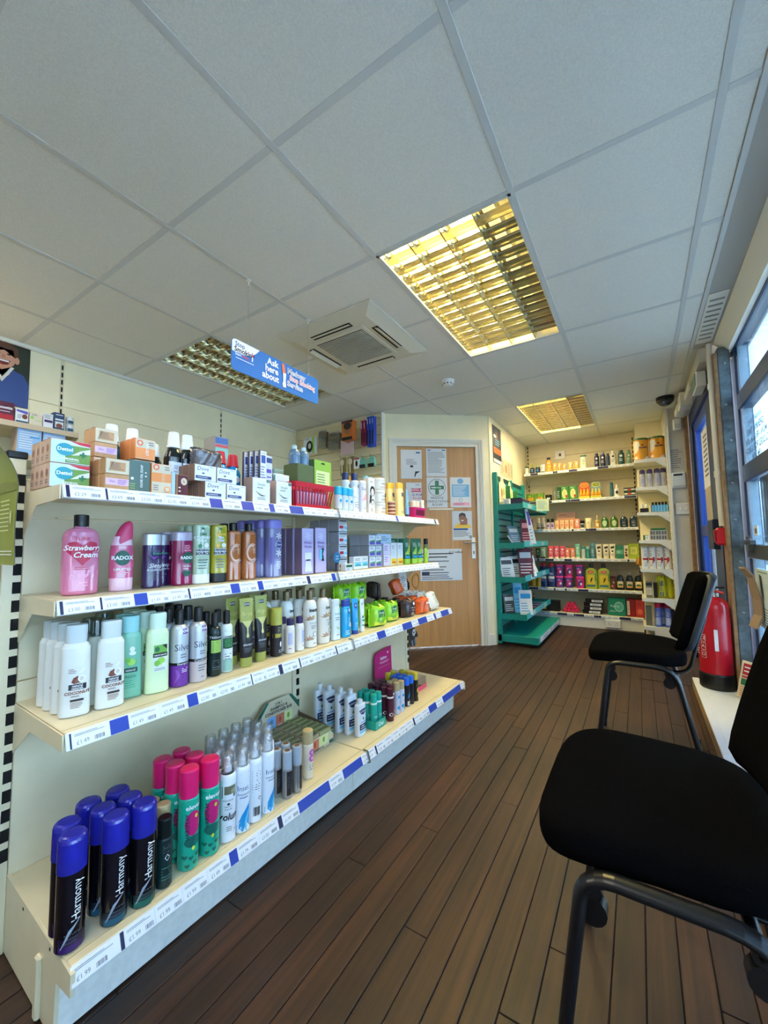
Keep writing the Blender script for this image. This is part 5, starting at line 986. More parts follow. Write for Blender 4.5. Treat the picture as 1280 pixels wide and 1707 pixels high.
t = thing('shower_oil_bottle', '', 'shower oil', group='amber shower oil bottles'); AMB = mat('gel_amber', (206, 120, 56), .08, coat=.6, trans=.35); RNG = mat('label_pale_peach', (226, 184, 160), .4)
R_ = [(0, .024, .018), (.003, .0265, .020), (.160, .0265, .020), (.167, .025, .019), (.172, .016, .014)]
b = MB(); b.rings(R_, AMB, 2.6, 24); b.build('body', t); b = MB(); b.rings(capr(.171, .200, .0135), BLACK, seg=20); b.build('cap', t)
arc = lambda r0, r1: [('poly', [(.002 + r0 * cos(a0), .094 + r0 * 1.5 * sin(a0)), (.002 + r1 * cos(a0), .094 + r1 * 1.5 * sin(a0)), (.002 + r1 * cos(a1), .094 + r1 * 1.5 * sin(a1)), (.002 + r0 * cos(a1), .094 + r0 * 1.5 * sin(a1))], RNG) for a0, a1 in [(radians(60 + q * 18), radians(78 + q * 18)) for q in range(14)]]
b = MB(); decals(b, arc(.015, .0185) + arc(.0195, .022) + [('text', 'oils', .006, .10, .015, RNG, {'rot': 90, 'shear': .3}), ('disc', .014, .064, .0035, .0035, col(50, 50, 90))], bproj(R_, 2.6)); b.build('printed_label', t)
place(t, [(.880, -1.222, 'amber shower oil bottle with black cap, left of the two front ones', -8), (.943, -1.218, 'amber shower oil bottle with black cap, beside the lilac bottles', -8), (.878, -1.270, 'amber shower oil bottle behind the left front one')], Z2)
LIL = mat('bottle_lilac_clear', (164, 160, 208), .1, coat=.6, trans=.45); LILC = mat('cap_lilac', (128, 122, 200), .3)
R_ = [(0, .029, .020), (.003, .032, .0215), (.185, .032, .0215)]
t = prod('bath_bottle', '', 'bubble bath', R_, LIL, [('cap', [(.186, .0325, .022), (.205, .033, .0222), (.214, .031, .021), (.219, .024, .016)], LILC, 2.6)], [('disc', .010, .122, .0165, .0135, WINK), ('disc', .010, .122, .0155, .0125, col(24, 46, 120)), ('text', 'Dove', .010, .122, .0135, WINK, {'shear': .2}), ('lines', -.002, .022, .03, .06, 5, WINK)] + [leaf(.008, z, radians(a), .016, PAPER) for z in (.09, .155) for a in (20, 80, 140, 200, 260, 320)] + [('rect', -.030, -.012, .05, .15, mat('label_violet', (112, 104, 170), .4))], n=2.6, group='lilac bath bottles with lilac caps')
place(t, [(1.054, -1.212, 'lilac bath bottle with flower print, foremost with rounded lilac cap', -8), (1.046, -1.258, 'lilac bath bottle behind the foremost one'), (1.036, -1.304, 'lilac bath bottle two behind the foremost one'), (1.026, -1.350, 'lilac bath bottle rearmost of its column')], Z2)
GFT = mat('gift_lilac', (196, 184, 222), .4); GFS = mat('gift_side_mauve', (128, 106, 132), .5)
fl = [leaf(.0, .155, radians(a), .022, col(222, 214, 238)) for a in (10, 70, 130, 190, 250, 310)]
t = carton('gift_box', '', 'gift box', .070, .040, .188, GFT, fl + [('text', 'Winter', 0, .128, .0165, PUB), ('text', 'Florals', 0, .112, .0165, PUB), ('rect', -.020, .020, .06, .088, PAPER), ('rect', -.012, .012, .055, .060, INK), ('poly', [(-.016, .052), (.016, .052), (.022, .01), (-.022, .01)], PAPER)], side=GFS, group='lilac gift boxes')
place(t, [(1.206, -1.200, 'lilac gift box with white hourglass window, left of the front two', 2), (1.202, -1.246, 'mauve-sided gift box behind the left lilac one'), (1.198, -1.290, 'mauve-sided gift box two behind the left lilac one'), (1.196, -1.334, 'mauve-sided gift box at the back of the lilac row')], Z2)
t = carton('gift_box', 'lilac gift box with black and pale blue window, right of the front two', 'gift box', .076, .040, .192, GFT, fl + [('text', 'Winter', 0, .128, .0165, PUB), ('text', 'Florals', 0, .112, .0165, PUB), ('poly', [(.0, .104), (.020, .104), (.012, .08), (.020, .05), (.004, .05)], INK), ('rect', -.012, .006, .058, .10, SW2)], side=GFS)
place(t, [(1.290, -1.206, 'lilac gift box with black and pale blue window, right of the front two', 4)], Z2)
# stacked medicine cartons
GRS = mat('carton_grey_side', (176, 176, 188), .55)
def stack(name_l, w, d, h, m, items, nu, nz, nd, u0, dfront, lab, grp):
    t = carton('medicine_carton', '', 'medicine box', w, d, h, m, items, side=GRS, group=grp, b=.0022); sp = []
    for k in range(nd):
        for j in range(nz):
            for i in range(nu):
                l = lab(i, j, k); sp.append((u0 + i * (w + .0015), dfront - d / 2 - k * (d + .0015), l, random.uniform(-1, 1), Z2 + j * (h + .0012)))
    place(t, sp, Z2)
LV = ('bottom', 'second', 'third', 'top')
stack('', .062, .060, .0585, PAPER, [('rect', -.026, .026, .046, .054, GREYP), ('lines', -.026, .026, .032, .044, 2, GREYP), ('rect', -.026, .002, .014, .028, col(204, 40, 60)), ('rect', .006, .028, .012, .024, SW2), ('lines', -.02, .02, .004, .010, 1, GREYP)], 1, 4, 3, 1.464, -1.205, lambda i, j, k: 'white carton with red flash, %s of the tall front column' % LV[j] if k == 0 else 'grey-sided carton behind the red flash column, %s layer, %s' % (LV[j], ('', 'middle depth', 'rearmost')[k]), 'tall stack of red flash cartons')
PVI = col(96, 80, 180)
stack('', .056, .064, .0545, PAPER, [('rect', -.022, .022, .005, .020, PVI), ('poly', [(-.022, .024), (.022, .030), (.022, .02), (-.022, .018)], col(60, 150, 110)), ('lines', -.02, .014, .036, .048, 2, col(60, 90, 160))], 2, 3, 2, 1.700, -1.205, lambda i, j, k: 'white carton with purple base, %s layer, %s front column' % (LV[j] if j < 2 else 'top', ('left', 'right')[i]) if k == 0 else 'grey-sided carton behind purple-based %s column, %s layer' % (('left', 'right')[i], LV[j] if j < 2 else 'top'), 'stack of purple-based cartons')
t = carton('medicine_carton', '', 'medicine box', .062, .03, .060, PAPER, [('rect', -.026, .026, .014, .034, SW2), ('lines', -.024, .024, .04, .054, 2, GREYP), ('poly', [(-.026, .014), (.026, .014), (.026, .02), (0, .026), (-.026, .018)], col(60, 170, 180))])
place(t, [(1.545, -1.196, 'white and aqua carton before the tall carton stack, left one', 2), (1.607, -1.200, 'pale aqua carton with round window, right of the white and aqua one', 6)], Z2)
t = carton('medicine_carton', '', 'medicine box', .05, .03, .030, PAPER, [('rect', -.022, .022, .016, .027, GRN), ('lines', -.02, .01, .004, .012, 2, GREYP)]); place(t, [(1.440, -1.165, 'low white carton with green band at the foot of the tall stack')], Z2, 3)
t = thing('shelf_sticker', 'round blue sticker sign standing by the tall carton stack', 'sign', GP(1.385, -1.175, Z2 + .0014), RZG); b = MB(); b.prism([(.024 * cos(2 * pi * k / 20), .062 + .024 * sin(2 * pi * k / 20)) for k in range(20)], 'y', -.001, 0, col(30, 110, 160)); b.box(-.012, .012, 0, .001, 0, .06, CLP); decals(b, [('text', 'new', 0, .068, .011, WINK), ('text', 'offer', 0, .056, .011, WINK)], flatproj(-.001)); b.build('sticker', t)
LLC = mat('carton_pale_lilac', (220, 216, 236), .45)
t = carton('medicine_carton', '', 'medicine box', .064, .05, .060, LLC, [('lines', -.024, .024, .02, .05, 3, PVI), ('disc', 0, .030, .008, .008, col(230, 190, 220))]); place(t, [(1.838, -1.230, 'pale lilac carton, lower of two stacked', 1), (1.838, -1.230, 'pale lilac carton, upper of two stacked', -1, Z2 + .061)], Z2)
t = carton('medicine_carton', 'pale blue carton lying on the lilac and purple cartons', 'medicine box', .140, .05, .052, mat('carton_pale_blue', (186, 212, 232), .45), [('lines', -.05, .05, .012, .04, 3, GREYP)]); place(t, [(1.862, -1.262, 'pale blue carton lying on the lilac and purple cartons', 0, Z2 + .122)], Z2)
t = carton('vitamin_carton', '', 'medicine box', .062, .04, .124, PAPER, [('rect', -.029, .029, .004, .038, col(240, 206, 50)), ('lines', -.018, .018, .09, .112, 2, GREYP), ('disc', 0, .060, .012, .020, col(206, 228, 236)), ('rect', -.004, .004, .07, .10, col(206, 228, 236)), ('rect', -.02, .02, .012, .022, col(220, 120, 40))])
place(t, [(1.902, -1.222, 'tall white and yellow dropper carton, left of two', 2), (1.968, -1.220, 'tall white and yellow dropper carton, right of two', 2)], Z2)
GT = mat('tube_deep_green', (24, 110, 74), .3); GTL = mat('tube_lime', (160, 206, 60), .3)
t = tube('cream_tube', 'skin cream', .150, .034, .014, GT, GTL, [('poly', [(-.026, .05), (.026, .07), (.028, .12), (.0, .09), (-.026, .066)], GTL), ('rect', -.026, .026, .036, .046, SW1), ('lines', -.02, .02, .10, .125, 3, WINK), ('lines', -.016, .016, .055, .064, 1, WINK)], bands=[(.036, GTL), (9, GT)], group='green cream tubes')
place(t, [(2.055, -1.212, 'green and lime cream tube, left of the front row', 0), (2.128, -1.204, 'green and lime cream tube, middle of the front row', 0), (2.192, -1.205, 'green and lime cream tube, right of the front row', 0), (2.088, -1.262, 'green and lime cream tube in the row behind')], Z2)
t = carton('medicine_carton', 'dark green carton top showing behind the yellow dropper cartons', 'medicine box', .12, .05, .15, GT, [('lines', -.05, .05, .12, .14, 2, WINK)]); place(t, [(1.99, -1.29, 'dark green carton top showing behind the yellow dropper cartons', 0)], Z2)
t = tube('cream_tube', 'skin cream', .090, .019, .012, GTL, GTL, [('lines', -.012, .012, .03, .07, 4, GRN)]); place(t, [(2.238, -1.180, 'small lime green tube at the end of the cream row')], Z2, 2)
r = .017; t = prod('oil_bottle', '', 'body oil', cyl(0, .100, r) + dome(.100, r, .012, .6), mat('oil_clear_green', (170, 180, 120), .1, coat=.5, trans=.4), [('cap', capr(.113, .150, r * .82), BLACK)], [('rect', -.012, .012, .03, .08, col(196, 206, 150)), ('lines', -.01, .01, .036, .074, 4, GRN)])
place(t, [(2.288, -1.205, 'clear oil bottle with black cap, last on its shelf')], Z2, 2)
# ---------------------------------------------------------------- top shelf (z = 1.153)
Z1 = 1.153
KFT = mat('soap_kraft', (196, 152, 108), .6, noise=(50, .08)); PNS = mat('soap_pink', (224, 188, 224), .5); SLT = mat('soap_slate', (84, 110, 104), .5); ORS = mat('soap_orange', (236, 150, 84), .5); CRT = mat('soap_cream', (214, 202, 178), .55)
DTG = col(110, 150, 60); DTB = col(40, 150, 170); END = mat('soap_end_fawn', (196, 164, 142), .55)
dt = [('rect', -.042, -.012, .003, .058, col(196, 224, 240)), ('rect', -.012, .042, .003, .048, DTG), ('poly', [(-.004, .059), (.042, .059), (.042, .050), (.018, .052)], col(206, 40, 60)), ('poly', [(0, .022), (.042, .030), (.042, .044), (.02, .036)], PAPER), ('disc', -.013, .036, .019, .016, DTB), ('text', 'Dettol', -.013, .036, .0125, WINK, {'bold': .03}), ('rect', .018, .034, .024, .029, GRN), ('rect', .0235, .0285, .019, .034, GRN), ('text', 'ORIGINAL', .0, .012, .0075, WINK, {'bold': .03}), ('lines', -.010, .03, .005, .008, 1, WINK)]
t = carton('soap_carton', '', 'soap', .086, .033, .0605, col(210, 226, 236), dt, side=END, sitems=[('disc', 0, .036, .008, .010, col(140, 96, 84)), ('lines', -.010, .010, .008, .02, 2, GREYP)], group='green and blue soap multipacks')
place(t, [(.397, -1.238 - k * .0345, '%s soap multipack, %s layer on the top shelf end' % (('foremost', 'second', 'third', 'rearmost')[k] + ' blue and green', ('lower', 'upper')[j]), 0, Z1 + j * .0612) for j in (0, 1) for k in range(4)], Z1)
pk = [('rect', -.028, .028, .012, .030, PNS), ('text', 'lilac', -.012, .022, .0095, PUB), ('lines', .0, .026, .014, .028, 4, PUB)]
kr = [('rect', -.020, .020, .007, .0335, CRT), ('rect', -.019, .019, .008, .0325, KFT), ('lines', -.016, .016, .011, .030, 5, GREYP), ('text', 'ORGANIC', -.016, .02, .006, INK, {'rot': 70})]
tp = carton('soap_carton', '', 'soap', .0585, .036, .0415, KFT, pk, group='pink-fronted kraft soap cartons'); tk_ = carton('soap_carton', '', 'soap', .0585, .036, .0405, CRT, kr, side=KFT, group='stamped kraft soap cartons')
sp, sk = [], []
for k in range(3):
    sp.append((.486, -1.190 - k * .038, 'pink-fronted soap carton, %s in the low front stack' % ORD[k], 0, Z1)); sk.append((.486, -1.190 - k * .038, 'stamped kraft soap carton, %s on top of the low front stack' % ORD[k], 0, Z1 + .042))
for k in range(2):
    sp.append((.500, -1.300 - k * .038, 'pink-fronted soap carton, %s in the tall rear stack' % ORD[k], 0, Z1 + .104)); sk.append((.500, -1.300 - k * .038, 'stamped kraft soap carton, %s on top of the tall rear stack' % ORD[k], 0, Z1 + .146))
place(tp, sp, Z1); place(tk_, sk, Z1)
t = carton('soap_carton', '', 'soap', .060, .060, .050, CRT, [], side=KFT, group='plain kraft cartons under the rear stack'); place(t, [(.500, -1.313, 'plain kraft carton under the tall rear soap stack, lower one', 0), (.500, -1.313, 'plain kraft carton under the tall rear soap stack, upper one', 0, Z1 + .052)], Z1)
t = carton('soap_carton', 'dark slate green soap carton reading olive oil soap on its side', 'soap', .057, .05, .088, SLT, [('text', 'OLIVE OIL SOAP', .006, .044, .0088, WINK, {'rot': 90, 'bold': .02}), ('disc', -.018, .036, .004, .004, WINK), ('lines', .014, .020, .04, .06, 2, WINK), ('lines', -.024, -.010, .006, .024, 3, TG)])
place(t, [(.543, -1.198, 'dark slate green soap carton reading olive oil soap on its side')], Z1, 0)
orr = [('rect', -.028, .028, .034, .060, ORS), ('disc', -.016, .076, .009, .009, col(232, 110, 70)), ('disc', -.016, .076, .005, .005, CRT), ('text', 'citrus', .004, .048, .018, CRT, {'rot': 90, 'shear': .2}), ('lines', .008, .024, .068, .082, 2, GREYP), ('disc', .016, .014, .009, .009, ORS), ('disc', .016, .014, .006, .006, CRT), ('lines', -.024, -.004, .008, .026, 3, GREYP)]
t = carton('soap_carton', '', 'soap', .057, .036, .087, CRT, orr, side=ORS, group='orange citrus soap cartons'); place(t, [(.602, -1.190, 'orange and cream citrus soap carton at the shelf front', 0)], Z1)
t2 = carton('soap_carton', '', 'soap', .058, .033, .062, CRT, [('rect', -.028, .028, .003, .034, ORS), ('disc', -.016, .048, .009, .009, col(232, 110, 70)), ('disc', -.016, .048, .005, .005, CRT), ('text', 'citrus', .004, .030, .016, WINK, {'rot': 90}), ('lines', .008, .024, .042, .056, 2, GREYP)], side=ORS, group='orange citrus soap cartons')
place(t2, [(.592, -1.266 - k * .034, 'orange citrus soap carton, %s in the raised rear row' % ORD[k], 0, Z1 + .109) for k in range(3)], Z1)
t = carton('soap_carton', '', 'soap', .060, .080, .106, CRT, [], side=KFT); place(t, [(.592, -1.292, 'plain kraft carton block under the raised orange soap cartons', 0)], Z1)
MRC = mat('soap_maroon', (96, 34, 46), .5)
t = carton('soap_carton', 'maroon soap carton with pale round badge, against the white cartons', 'soap', .036, .05, .064, MRC, [('disc', .004, .044, .010, .011, CRT), ('text', 'b', .004, .044, .014, MRC), ('lines', -.014, -.006, .008, .03, 2, WINK)], side=KFT); place(t, [(.664, -1.198, 'maroon soap carton with pale round badge, against the white cartons')], Z1, 0)
t = carton('soap_carton', 'thin pale blue soap carton beside the maroon one', 'soap', .012, .05, .070, col(176, 206, 224), []); place(t, [(.638, -1.198, 'thin pale blue soap carton beside the maroon one')], Z1, 0)
DVW = col(232, 236, 242); DVN = col(44, 66, 120); DVB = mat('soap_carton_brown_end', (134, 108, 94), .6)
dv_ = [('text', 'Dove', -.010, .040, .0185, DVN, {'shear': .2}), ('poly', [(-.014, .026), (-.008, .029), (-.002, .026), (-.008, .023)], DVN), ('rect', -.034, .020, .008, .017, DVN), ('lines', -.028, .010, .010, .015, 1, WINK), ('lines', .012, .032, .046, .050, 1, SW1), ('lines', -.02, .02, .0035, .006, 1, GREYP)]
t = carton('soap_carton', '', 'soap', .0765, .034, .0535, DVW, dv_, side=DVB, group='white soap cartons with navy stripe'); sp = []
for c in range(2):
    for k in range(4): sp.append((.771 + c * .078, -1.180 - k * .036, 'white soap carton with navy stripe, lower layer, %s column, %s' % (('left', 'right')[c], ('front', 'second back', 'third back', 'rearmost')[k]), 0, Z1))
    for k in range(3): sp.append((.746 + c * .078, -1.198 - k * .036, 'white soap carton with navy stripe, upper layer, %s column, %s' % (('left', 'right')[c], ('front', 'middle', 'rearmost')[k]), 0, Z1 + .0543))
place(t, sp, Z1)
# mouthwashes at the back
CUP = mat('cap_cup_white', (238, 238, 234), .35)
def mouth(bm, items=(), h=.215, r=.029, cap=CUP, group=None, n=2.4):
    R_ = [(0, r - .002, r * .72), (.003, r, r * .75), (h * .62, r, r * .75), (h * .70, r * .8, r * .66), (h * .75, r * .55, r * .55), (h * .77, r * .55, r * .55)]
    return prod('mouthwash_bottle', '', 'mouthwash', R_, bm, [('cap', [(h * .765, r * .72, r * .72), (h * .79, r * .72, r * .72), (h * .795, r * .66, r * .66), (h * .99, r * .54, r * .54), (h, r * .5, r * .5)], cap, 2.0)], items, n=n, group=group)
MTE = mat('mouthwash_teal', (24, 120, 130), .1, coat=.5, trans=.3); MDK = mat('mouthwash_dark', (22, 30, 32), .12, coat=.5)
lab = [('rect', -.024, .024, .03, .122, mat('label_pale_print', (214, 218, 224), .45)), ('lines', -.02, .006, .04, .112, 11, col(90, 110, 170)), ('bars', .008, .020, .05, .10, INK)]
t = mouth(MTE, [], .225); place(t, [(.606, -1.366, 'teal mouthwash bottle with white cup cap, tallest above the orange cartons')] + [(.546, -1.366, 'mouthwash bottle with white cap behind the kraft cartons')], Z1)
t = mouth(MDK, lab, .222); place(t, [(.700, -1.292, 'dark mouthwash bottle with printed back label, left of two', 4), (.746, -1.290, 'dark mouthwash bottle with printed back label, right of two', 4)], Z1)
t = mouth(mat('mouthwash_green_blue', (20, 96, 110), .12, coat=.5), [], .200); place(t, [(.786, -1.356, 'dark teal mouthwash bottle just right of the dark pair')], Z1)
t = mouth(mat('mouthwash_black_teal', (16, 40, 46), .12, coat=.5), [], .185); place(t, [(.664, -1.350, 'short dark bottle with white cap left of the dark pair')], Z1)
RCP = mat('cap_red_cup', (206, 26, 44), .3); BMW = mat('mouthwash_blue', (28, 150, 214), .1, coat=.5, trans=.2)
t = mouth(BMW, [('disc', 0, .104, .018, .014, WINK), ('text', 'LIST', 0, .104, .012, SW1)], .202, .031, RCP); place(t, [(.902, -1.336, 'bright blue mouthwash bottle with red cap, left one', 0), (.967, -1.350, 'bright blue mouthwash bottle with red cap, right one', 0)], Z1)
t = mouth(mat('mouthwash_red', (168, 22, 52), .12, coat=.5), [], .190, .03, mat('cap_dark_red', (150, 18, 40), .3)); place(t, [(.840, -1.352, 'dark red mouthwash bottle left behind the blue ones', 0)], Z1)
t = carton('medicine_carton', 'grey carton with blue and red striped end, tall at the back', 'medicine box', .060, .09, .300, col(150, 148, 148), [('rect', -.028, .028, .27, .296, col(60, 96, 160)), ('rect', -.028, .028, .256, .266, col(206, 60, 70)), ('rect', -.028, .028, .210, .252, col(120, 190, 180))]); place(t, [(1.000, -1.510, 'grey carton with blue and red striped end, tall at the back')], Z1, 0)
t = pouch('foil_sachets', 'crumpled silver and black foil sachets behind the white soap cartons', .11, .07, .05, mat('foil_crumpled', (120, 116, 118), .25, .6, bump=(40, .8)), cat='sachet'); place(t, [(.800, -1.262, 'crumpled silver and black foil sachets behind the white soap cartons', 8, Z1 + .1085)], Z1)
tb = [('rect', -.010, .010, .16, .19, col(60, 80, 160)), ('lines', -.012, .012, .03, .15, 12, col(80, 100, 170)), ('text', 'brush', 0, .198, .008, INK)]
t = carton('toothbrush_pack', '', 'toothbrush', .030, .012, .208, col(226, 228, 238), tb, side=col(60, 60, 84), group='upright toothbrush cards'); place(t, [(1.006, -1.222, 'white toothbrush card with rounded top, foremost of four', 0), (1.000, -1.246, 'toothbrush card second behind the foremost', 0), (.994, -1.270, 'toothbrush card third behind the foremost', 0), (.988, -1.294, 'toothbrush card rearmost of four', 0)], Z1)
t = carton('toothpaste_carton', 'lilac and navy dental carton beside the toothbrush cards', 'toothpaste', .032, .03, .198, col(206, 210, 236), [('rect', -.014, .014, .17, .19, DVN), ('rect', -.014, .010, .13, .145, PVI), ('lines', -.012, .012, .02, .12, 8, PVI)]); place(t, [(1.050, -1.250, 'lilac and navy dental carton beside the toothbrush cards')], Z1, 0)
SMW = col(232, 236, 234); sm = [('text', 'Simple', 0, .066, .013, GRN), ('rect', .022, .036, .076, .087, DGR), ('text', '2', .029, .0815, .009, WINK), ('lines', -.02, .02, .05, .058, 1, GREYP), ('poly', [(-.03, .044), (-.01, .028), (.0, .024), (.02, .026), (-.005, .029)], GREYP), ('lines', -.02, .02, .01, .02, 2, GREYP)]
t = carton('soap_carton', '', 'soap', .079, .05, .090, SMW, sm, side=mat('carton_rosy_end', (184, 160, 150), .55)); place(t, [(.953, -1.186, 'white twin soap carton with green corner, left of two', 0), (1.060, -1.186, 'white twin soap carton with green corner, beside the red basket', 0)], Z1)
t = pouch('foil_sachets', 'black and white glossy sachets heaped behind the white twin cartons', .12, .05, .07, mat('sachet_black', (40, 36, 38), .2, coat=.4, bump=(30, .6)), cat='sachet'); place(t, [(1.06, -1.300, 'black and white glossy sachets heaped behind the white twin cartons', 4, Z1 + .092)], Z1)
t = carton('medicine_carton', 'low white carton under the black and white sachets', 'medicine box', .08, .06, .09, SMW); place(t, [(1.045, -1.316, 'low white carton under the black and white sachets', 0)], Z1)
t = carton('medicine_carton', 'white carton with teal edge standing behind the red basket', 'medicine box', .085, .03, .145, col(222, 226, 230), [('rect', -.042, -.034, .004, .14, col(30, 120, 120)), ('lines', -.02, .03, .10, .12, 2, GREYP)]); place(t, [(1.160, -1.300, 'white carton with teal edge standing behind the red basket')], Z1, 0)
t = carton('medicine_carton', '', 'medicine box', .10, .04, .215, col(150, 186, 200), [('lines', -.04, .04, .15, .20, 2, WINK)]); place(t, [(1.225, -1.500, 'pale blue carton at the back, left of the green pouch box', 0), (1.340, -1.500, 'second pale blue carton at the back, nearer the green box', 0)], Z1)
GNB = mat('box_leaf_green', (132, 178, 60), .45); GNS = mat('box_olive_side', (74, 92, 52), .5)
t = carton('garden_box', 'bright green box with white panel standing high behind the red basket', 'box', .118, .09, .240, GNB, [('rect', -.046, .046, .05, .19, col(206, 226, 160)), ('lines', -.04, .04, .07, .18, 9, GRN), ('poly', [(-.014, .222), (.014, .222), (.01, .23), (-.01, .23)], INK), ('rect', .01, .03, .06, .08, PAPER)], side=GNS); place(t, [(1.400, -1.315, 'bright green box with white panel standing high behind the red basket', 0)], Z1)
t = carton('garden_box', 'dark olive box just left of the bright green box', 'box', .10, .09, .205, GNS, []); place(t, [(1.288, -1.315, 'dark olive box just left of the bright green box', 0)], Z1)
t = prod('water_bottle', '', 'bottle', cyl(0, .04, .026) + dome(.04, .026, .03, .4), mat('bottle_grey_blue', (90, 120, 150), .15, coat=.5), [('cap', capr(.070, .088, .011), mat('cap_pale_blue', (170, 200, 220), .3))]); place(t, [(1.262, -1.315, 'small grey-blue bottle standing on the olive box, left', 0, Z1 + .207), (1.318, -1.315, 'small grey-blue bottle standing on the olive box, right', 0, Z1 + .207)], Z1)
# red slatted basket
RB = mat('basket_red', (206, 18, 44), .35); t = thing('plastic_basket', 'red slatted plastic basket on the top shelf', 'basket', GP(1.218, -1.205, Z1 + .0014), RZG)
b = MB(); wb_, db_, wt, dt_, hb = .100, .050, .116, .062, .098
b.box(-wb_, wb_, -db_, db_, 0, .004, RB)
def rim(z0, z1, k0, k1):
    L = lambda k: [(-(wb_ + (wt - wb_) * k), -(db_ + (dt_ - db_) * k)), ((wb_ + (wt - wb_) * k), -(db_ + (dt_ - db_) * k)), ((wb_ + (wt - wb_) * k), (db_ + (dt_ - db_) * k)), (-(wb_ + (wt - wb_) * k), (db_ + (dt_ - db_) * k))]
    a, c = L(k0), L(k1); o_ = .003
    vs = [(x, y, z0) for x, y in a] + [(x, y, z1) for x, y in c] + [(x * .97, y * .95, z0) for x, y in a] + [(x * .97, y * .95, z1) for x, y in c]
    b.add(vs, [(i, (i + 1) % 4, 4 + (i + 1) % 4, 4 + i) for i in range(4)] + [(8 + i, 12 + i, 12 + (i + 1) % 4, 8 + (i + 1) % 4) for i in range(4)] + [(4 + i, 4 + (i + 1) % 4, 12 + (i + 1) % 4, 12 + i) for i in range(4)] + [(i, 8 + i, 8 + (i + 1) % 4, (i + 1) % 4) for i in range(4)], RB)
rim(0, .012, 0, .12); rim(.078, hb, .8, 1.0); b.build('frame', t)
def bar(p0, p1, nm):
    e = MB(); e.tube([p0, p1], .0024, RB, 6, .0036); e.build('slat', t)
for s in (-1, 1):
    for k in range(13):
        f = -1 + k / 6; bar((wb_ * f * .97, s * db_ * .98, .010), (wt * f * .95, s * (db_ + (dt_ - db_) * .8), .080), 's')
    for k in range(9):
        f = -1 + k / 4; bar((s * wb_ * .985, db_ * f * .95, .010), (s * (wb_ + (wt - wb_) * .8) * .985, dt_ * f * .9, .080), 's')
e = MB(); e.box(-.088, .088, -.040, .040, .006, .070, mat('sachet_fill_mauve', (120, 60, 100), .4)); [e.box(-.085 + k * .017, -.074 + k * .017, -.043, -.040, .01, .062, mat('sachet_fill_lilac', (206, 190, 220), .4)) for k in range(10)]; o = e.build('sachet_block', None, GP(1.218, -1.205, Z1 + .0014), (0, 0, RZG)); tag(o, 'mauve sachets packed inside the red basket', 'sachet')
# deodorants and lotions on the far bay
r = .0185; TQC = mat('cap_turquoise', (30, 176, 220), .3)
t = prod('roll_on_deodorant', '', 'deodorant', cyl(0, .066, r) + dome(.066, r, .008, .7), mat('rollon_clear', (206, 222, 226), .12, coat=.4), [('cap', capr(.074, .112, r * .98, None, .005), TQC)], [('rect', -.012, .012, .012, .054, PAPER), ('disc', 0, .046, .009, .007, SW1), ('lines', -.008, .008, .02, .038, 3, GREYP)], group='roll-on deodorants with turquoise caps')
place(t, [(1.402, -1.182, 'roll-on deodorant with turquoise cap, left of three', 0), (1.443, -1.180, 'roll-on deodorant with turquoise cap, middle of three', 0), (1.482, -1.182, 'roll-on deodorant with turquoise cap, right of three', 0)], Z1)
NVY = mat('cap_navy', (28, 40, 96), .3); r = .0225
t = prod('deodorant_can', '', 'deodorant', cyl(0, .145, r) + dome(.145, r, .012, .72), mat('can_pale_blue', (206, 214, 228), .3), [('cap', capr(.157, .194, r * .72), NVY)], [('disc', .008, .128, .011, .010, NVY), ('text', 'N', .008, .128, .012, WINK), ('text', 'fresh', .0, .05, .010, NVY), ('lines', -.01, .012, .02, .04, 3, NVY)])
place(t, [(1.548, -1.200, 'pale blue deodorant can with navy cap, foremost', 0), (1.506, -1.222, 'pale blue deodorant can with navy cap standing behind the roll-ons', 0)], Z1)
r = .022; t = prod('deodorant_can', 'white deodorant can with pink swirl and rounded white top', 'deodorant', cyl(0, .150, r) + dome(.150, r, .014, .55), mat('can_white_lilac', (226, 224, 236), .3), [], [('text', 'Sure', .0, .120, .020, NVY), ('poly', [(-.018, .06), (.0, .10), (.018, .062), (.0, .066)], PK), ('lines', -.01, .01, .02, .04, 3, GREYP)]); place(t, [(1.606, -1.198, 'white deodorant can with pink swirl and rounded white top', 0)], Z1)
t = oval(.120, .016, .012, WHITE, DVW, [('text', 'Dove', 0, .07, .011, DVN), ('lines', -.008, .008, .02, .05, 3, GREYP)], cap_w=.9, name='deodorant_stick', cat='deodorant'); place(t, [(1.515, -1.176, 'small white deodorant stick in front of the navy-capped cans', 0)], Z1)
t = carton('photo_carton', 'white carton with a drawn black-haired face and leaves', 'cosmetics', .050, .034, .186, col(228, 224, 220), [('disc', .006, .118, .019, .026, INK), ('disc', .006, .112, .011, .018, COCO), ('poly', [(-.014, .10), (-.020, .05), (-.008, .06), (.0, .09)], INK), ('text', 'Charm', 0, .166, .010, INK), ('disc', .006, .062, .013, .014, INK), ('disc', .006, .060, .009, .010, COCO), ('lines', -.01, .016, .012, .03, 2, GREYP)]); place(t, [(1.672, -1.200, 'white carton with a drawn black-haired face and leaves', -4)], Z1)
r = .040; JW = mat('jar_cream_white', (230, 226, 220), .35)
t = prod('cream_jar', '', 'skin cream', cyl(0, .050, r, None, .003), JW, [('lid', capr(.050, .064, r + .001), JW)], [('text', 'cocoa', .004, .034, .017, INK, {'shear': .25}), ('lines', -.02, .03, .008, .02, 2, col(190, 110, 80))], group='stacked white cream jars')
place(t, [(1.758, -1.205, 'white cream jar, bottom of a stack of three', 0), (1.756, -1.206, 'white cream jar, middle of a stack of three', 6, Z1 + .065), (1.758, -1.205, 'white cream jar, top of a stack of three', -6, Z1 + .130)], Z1)
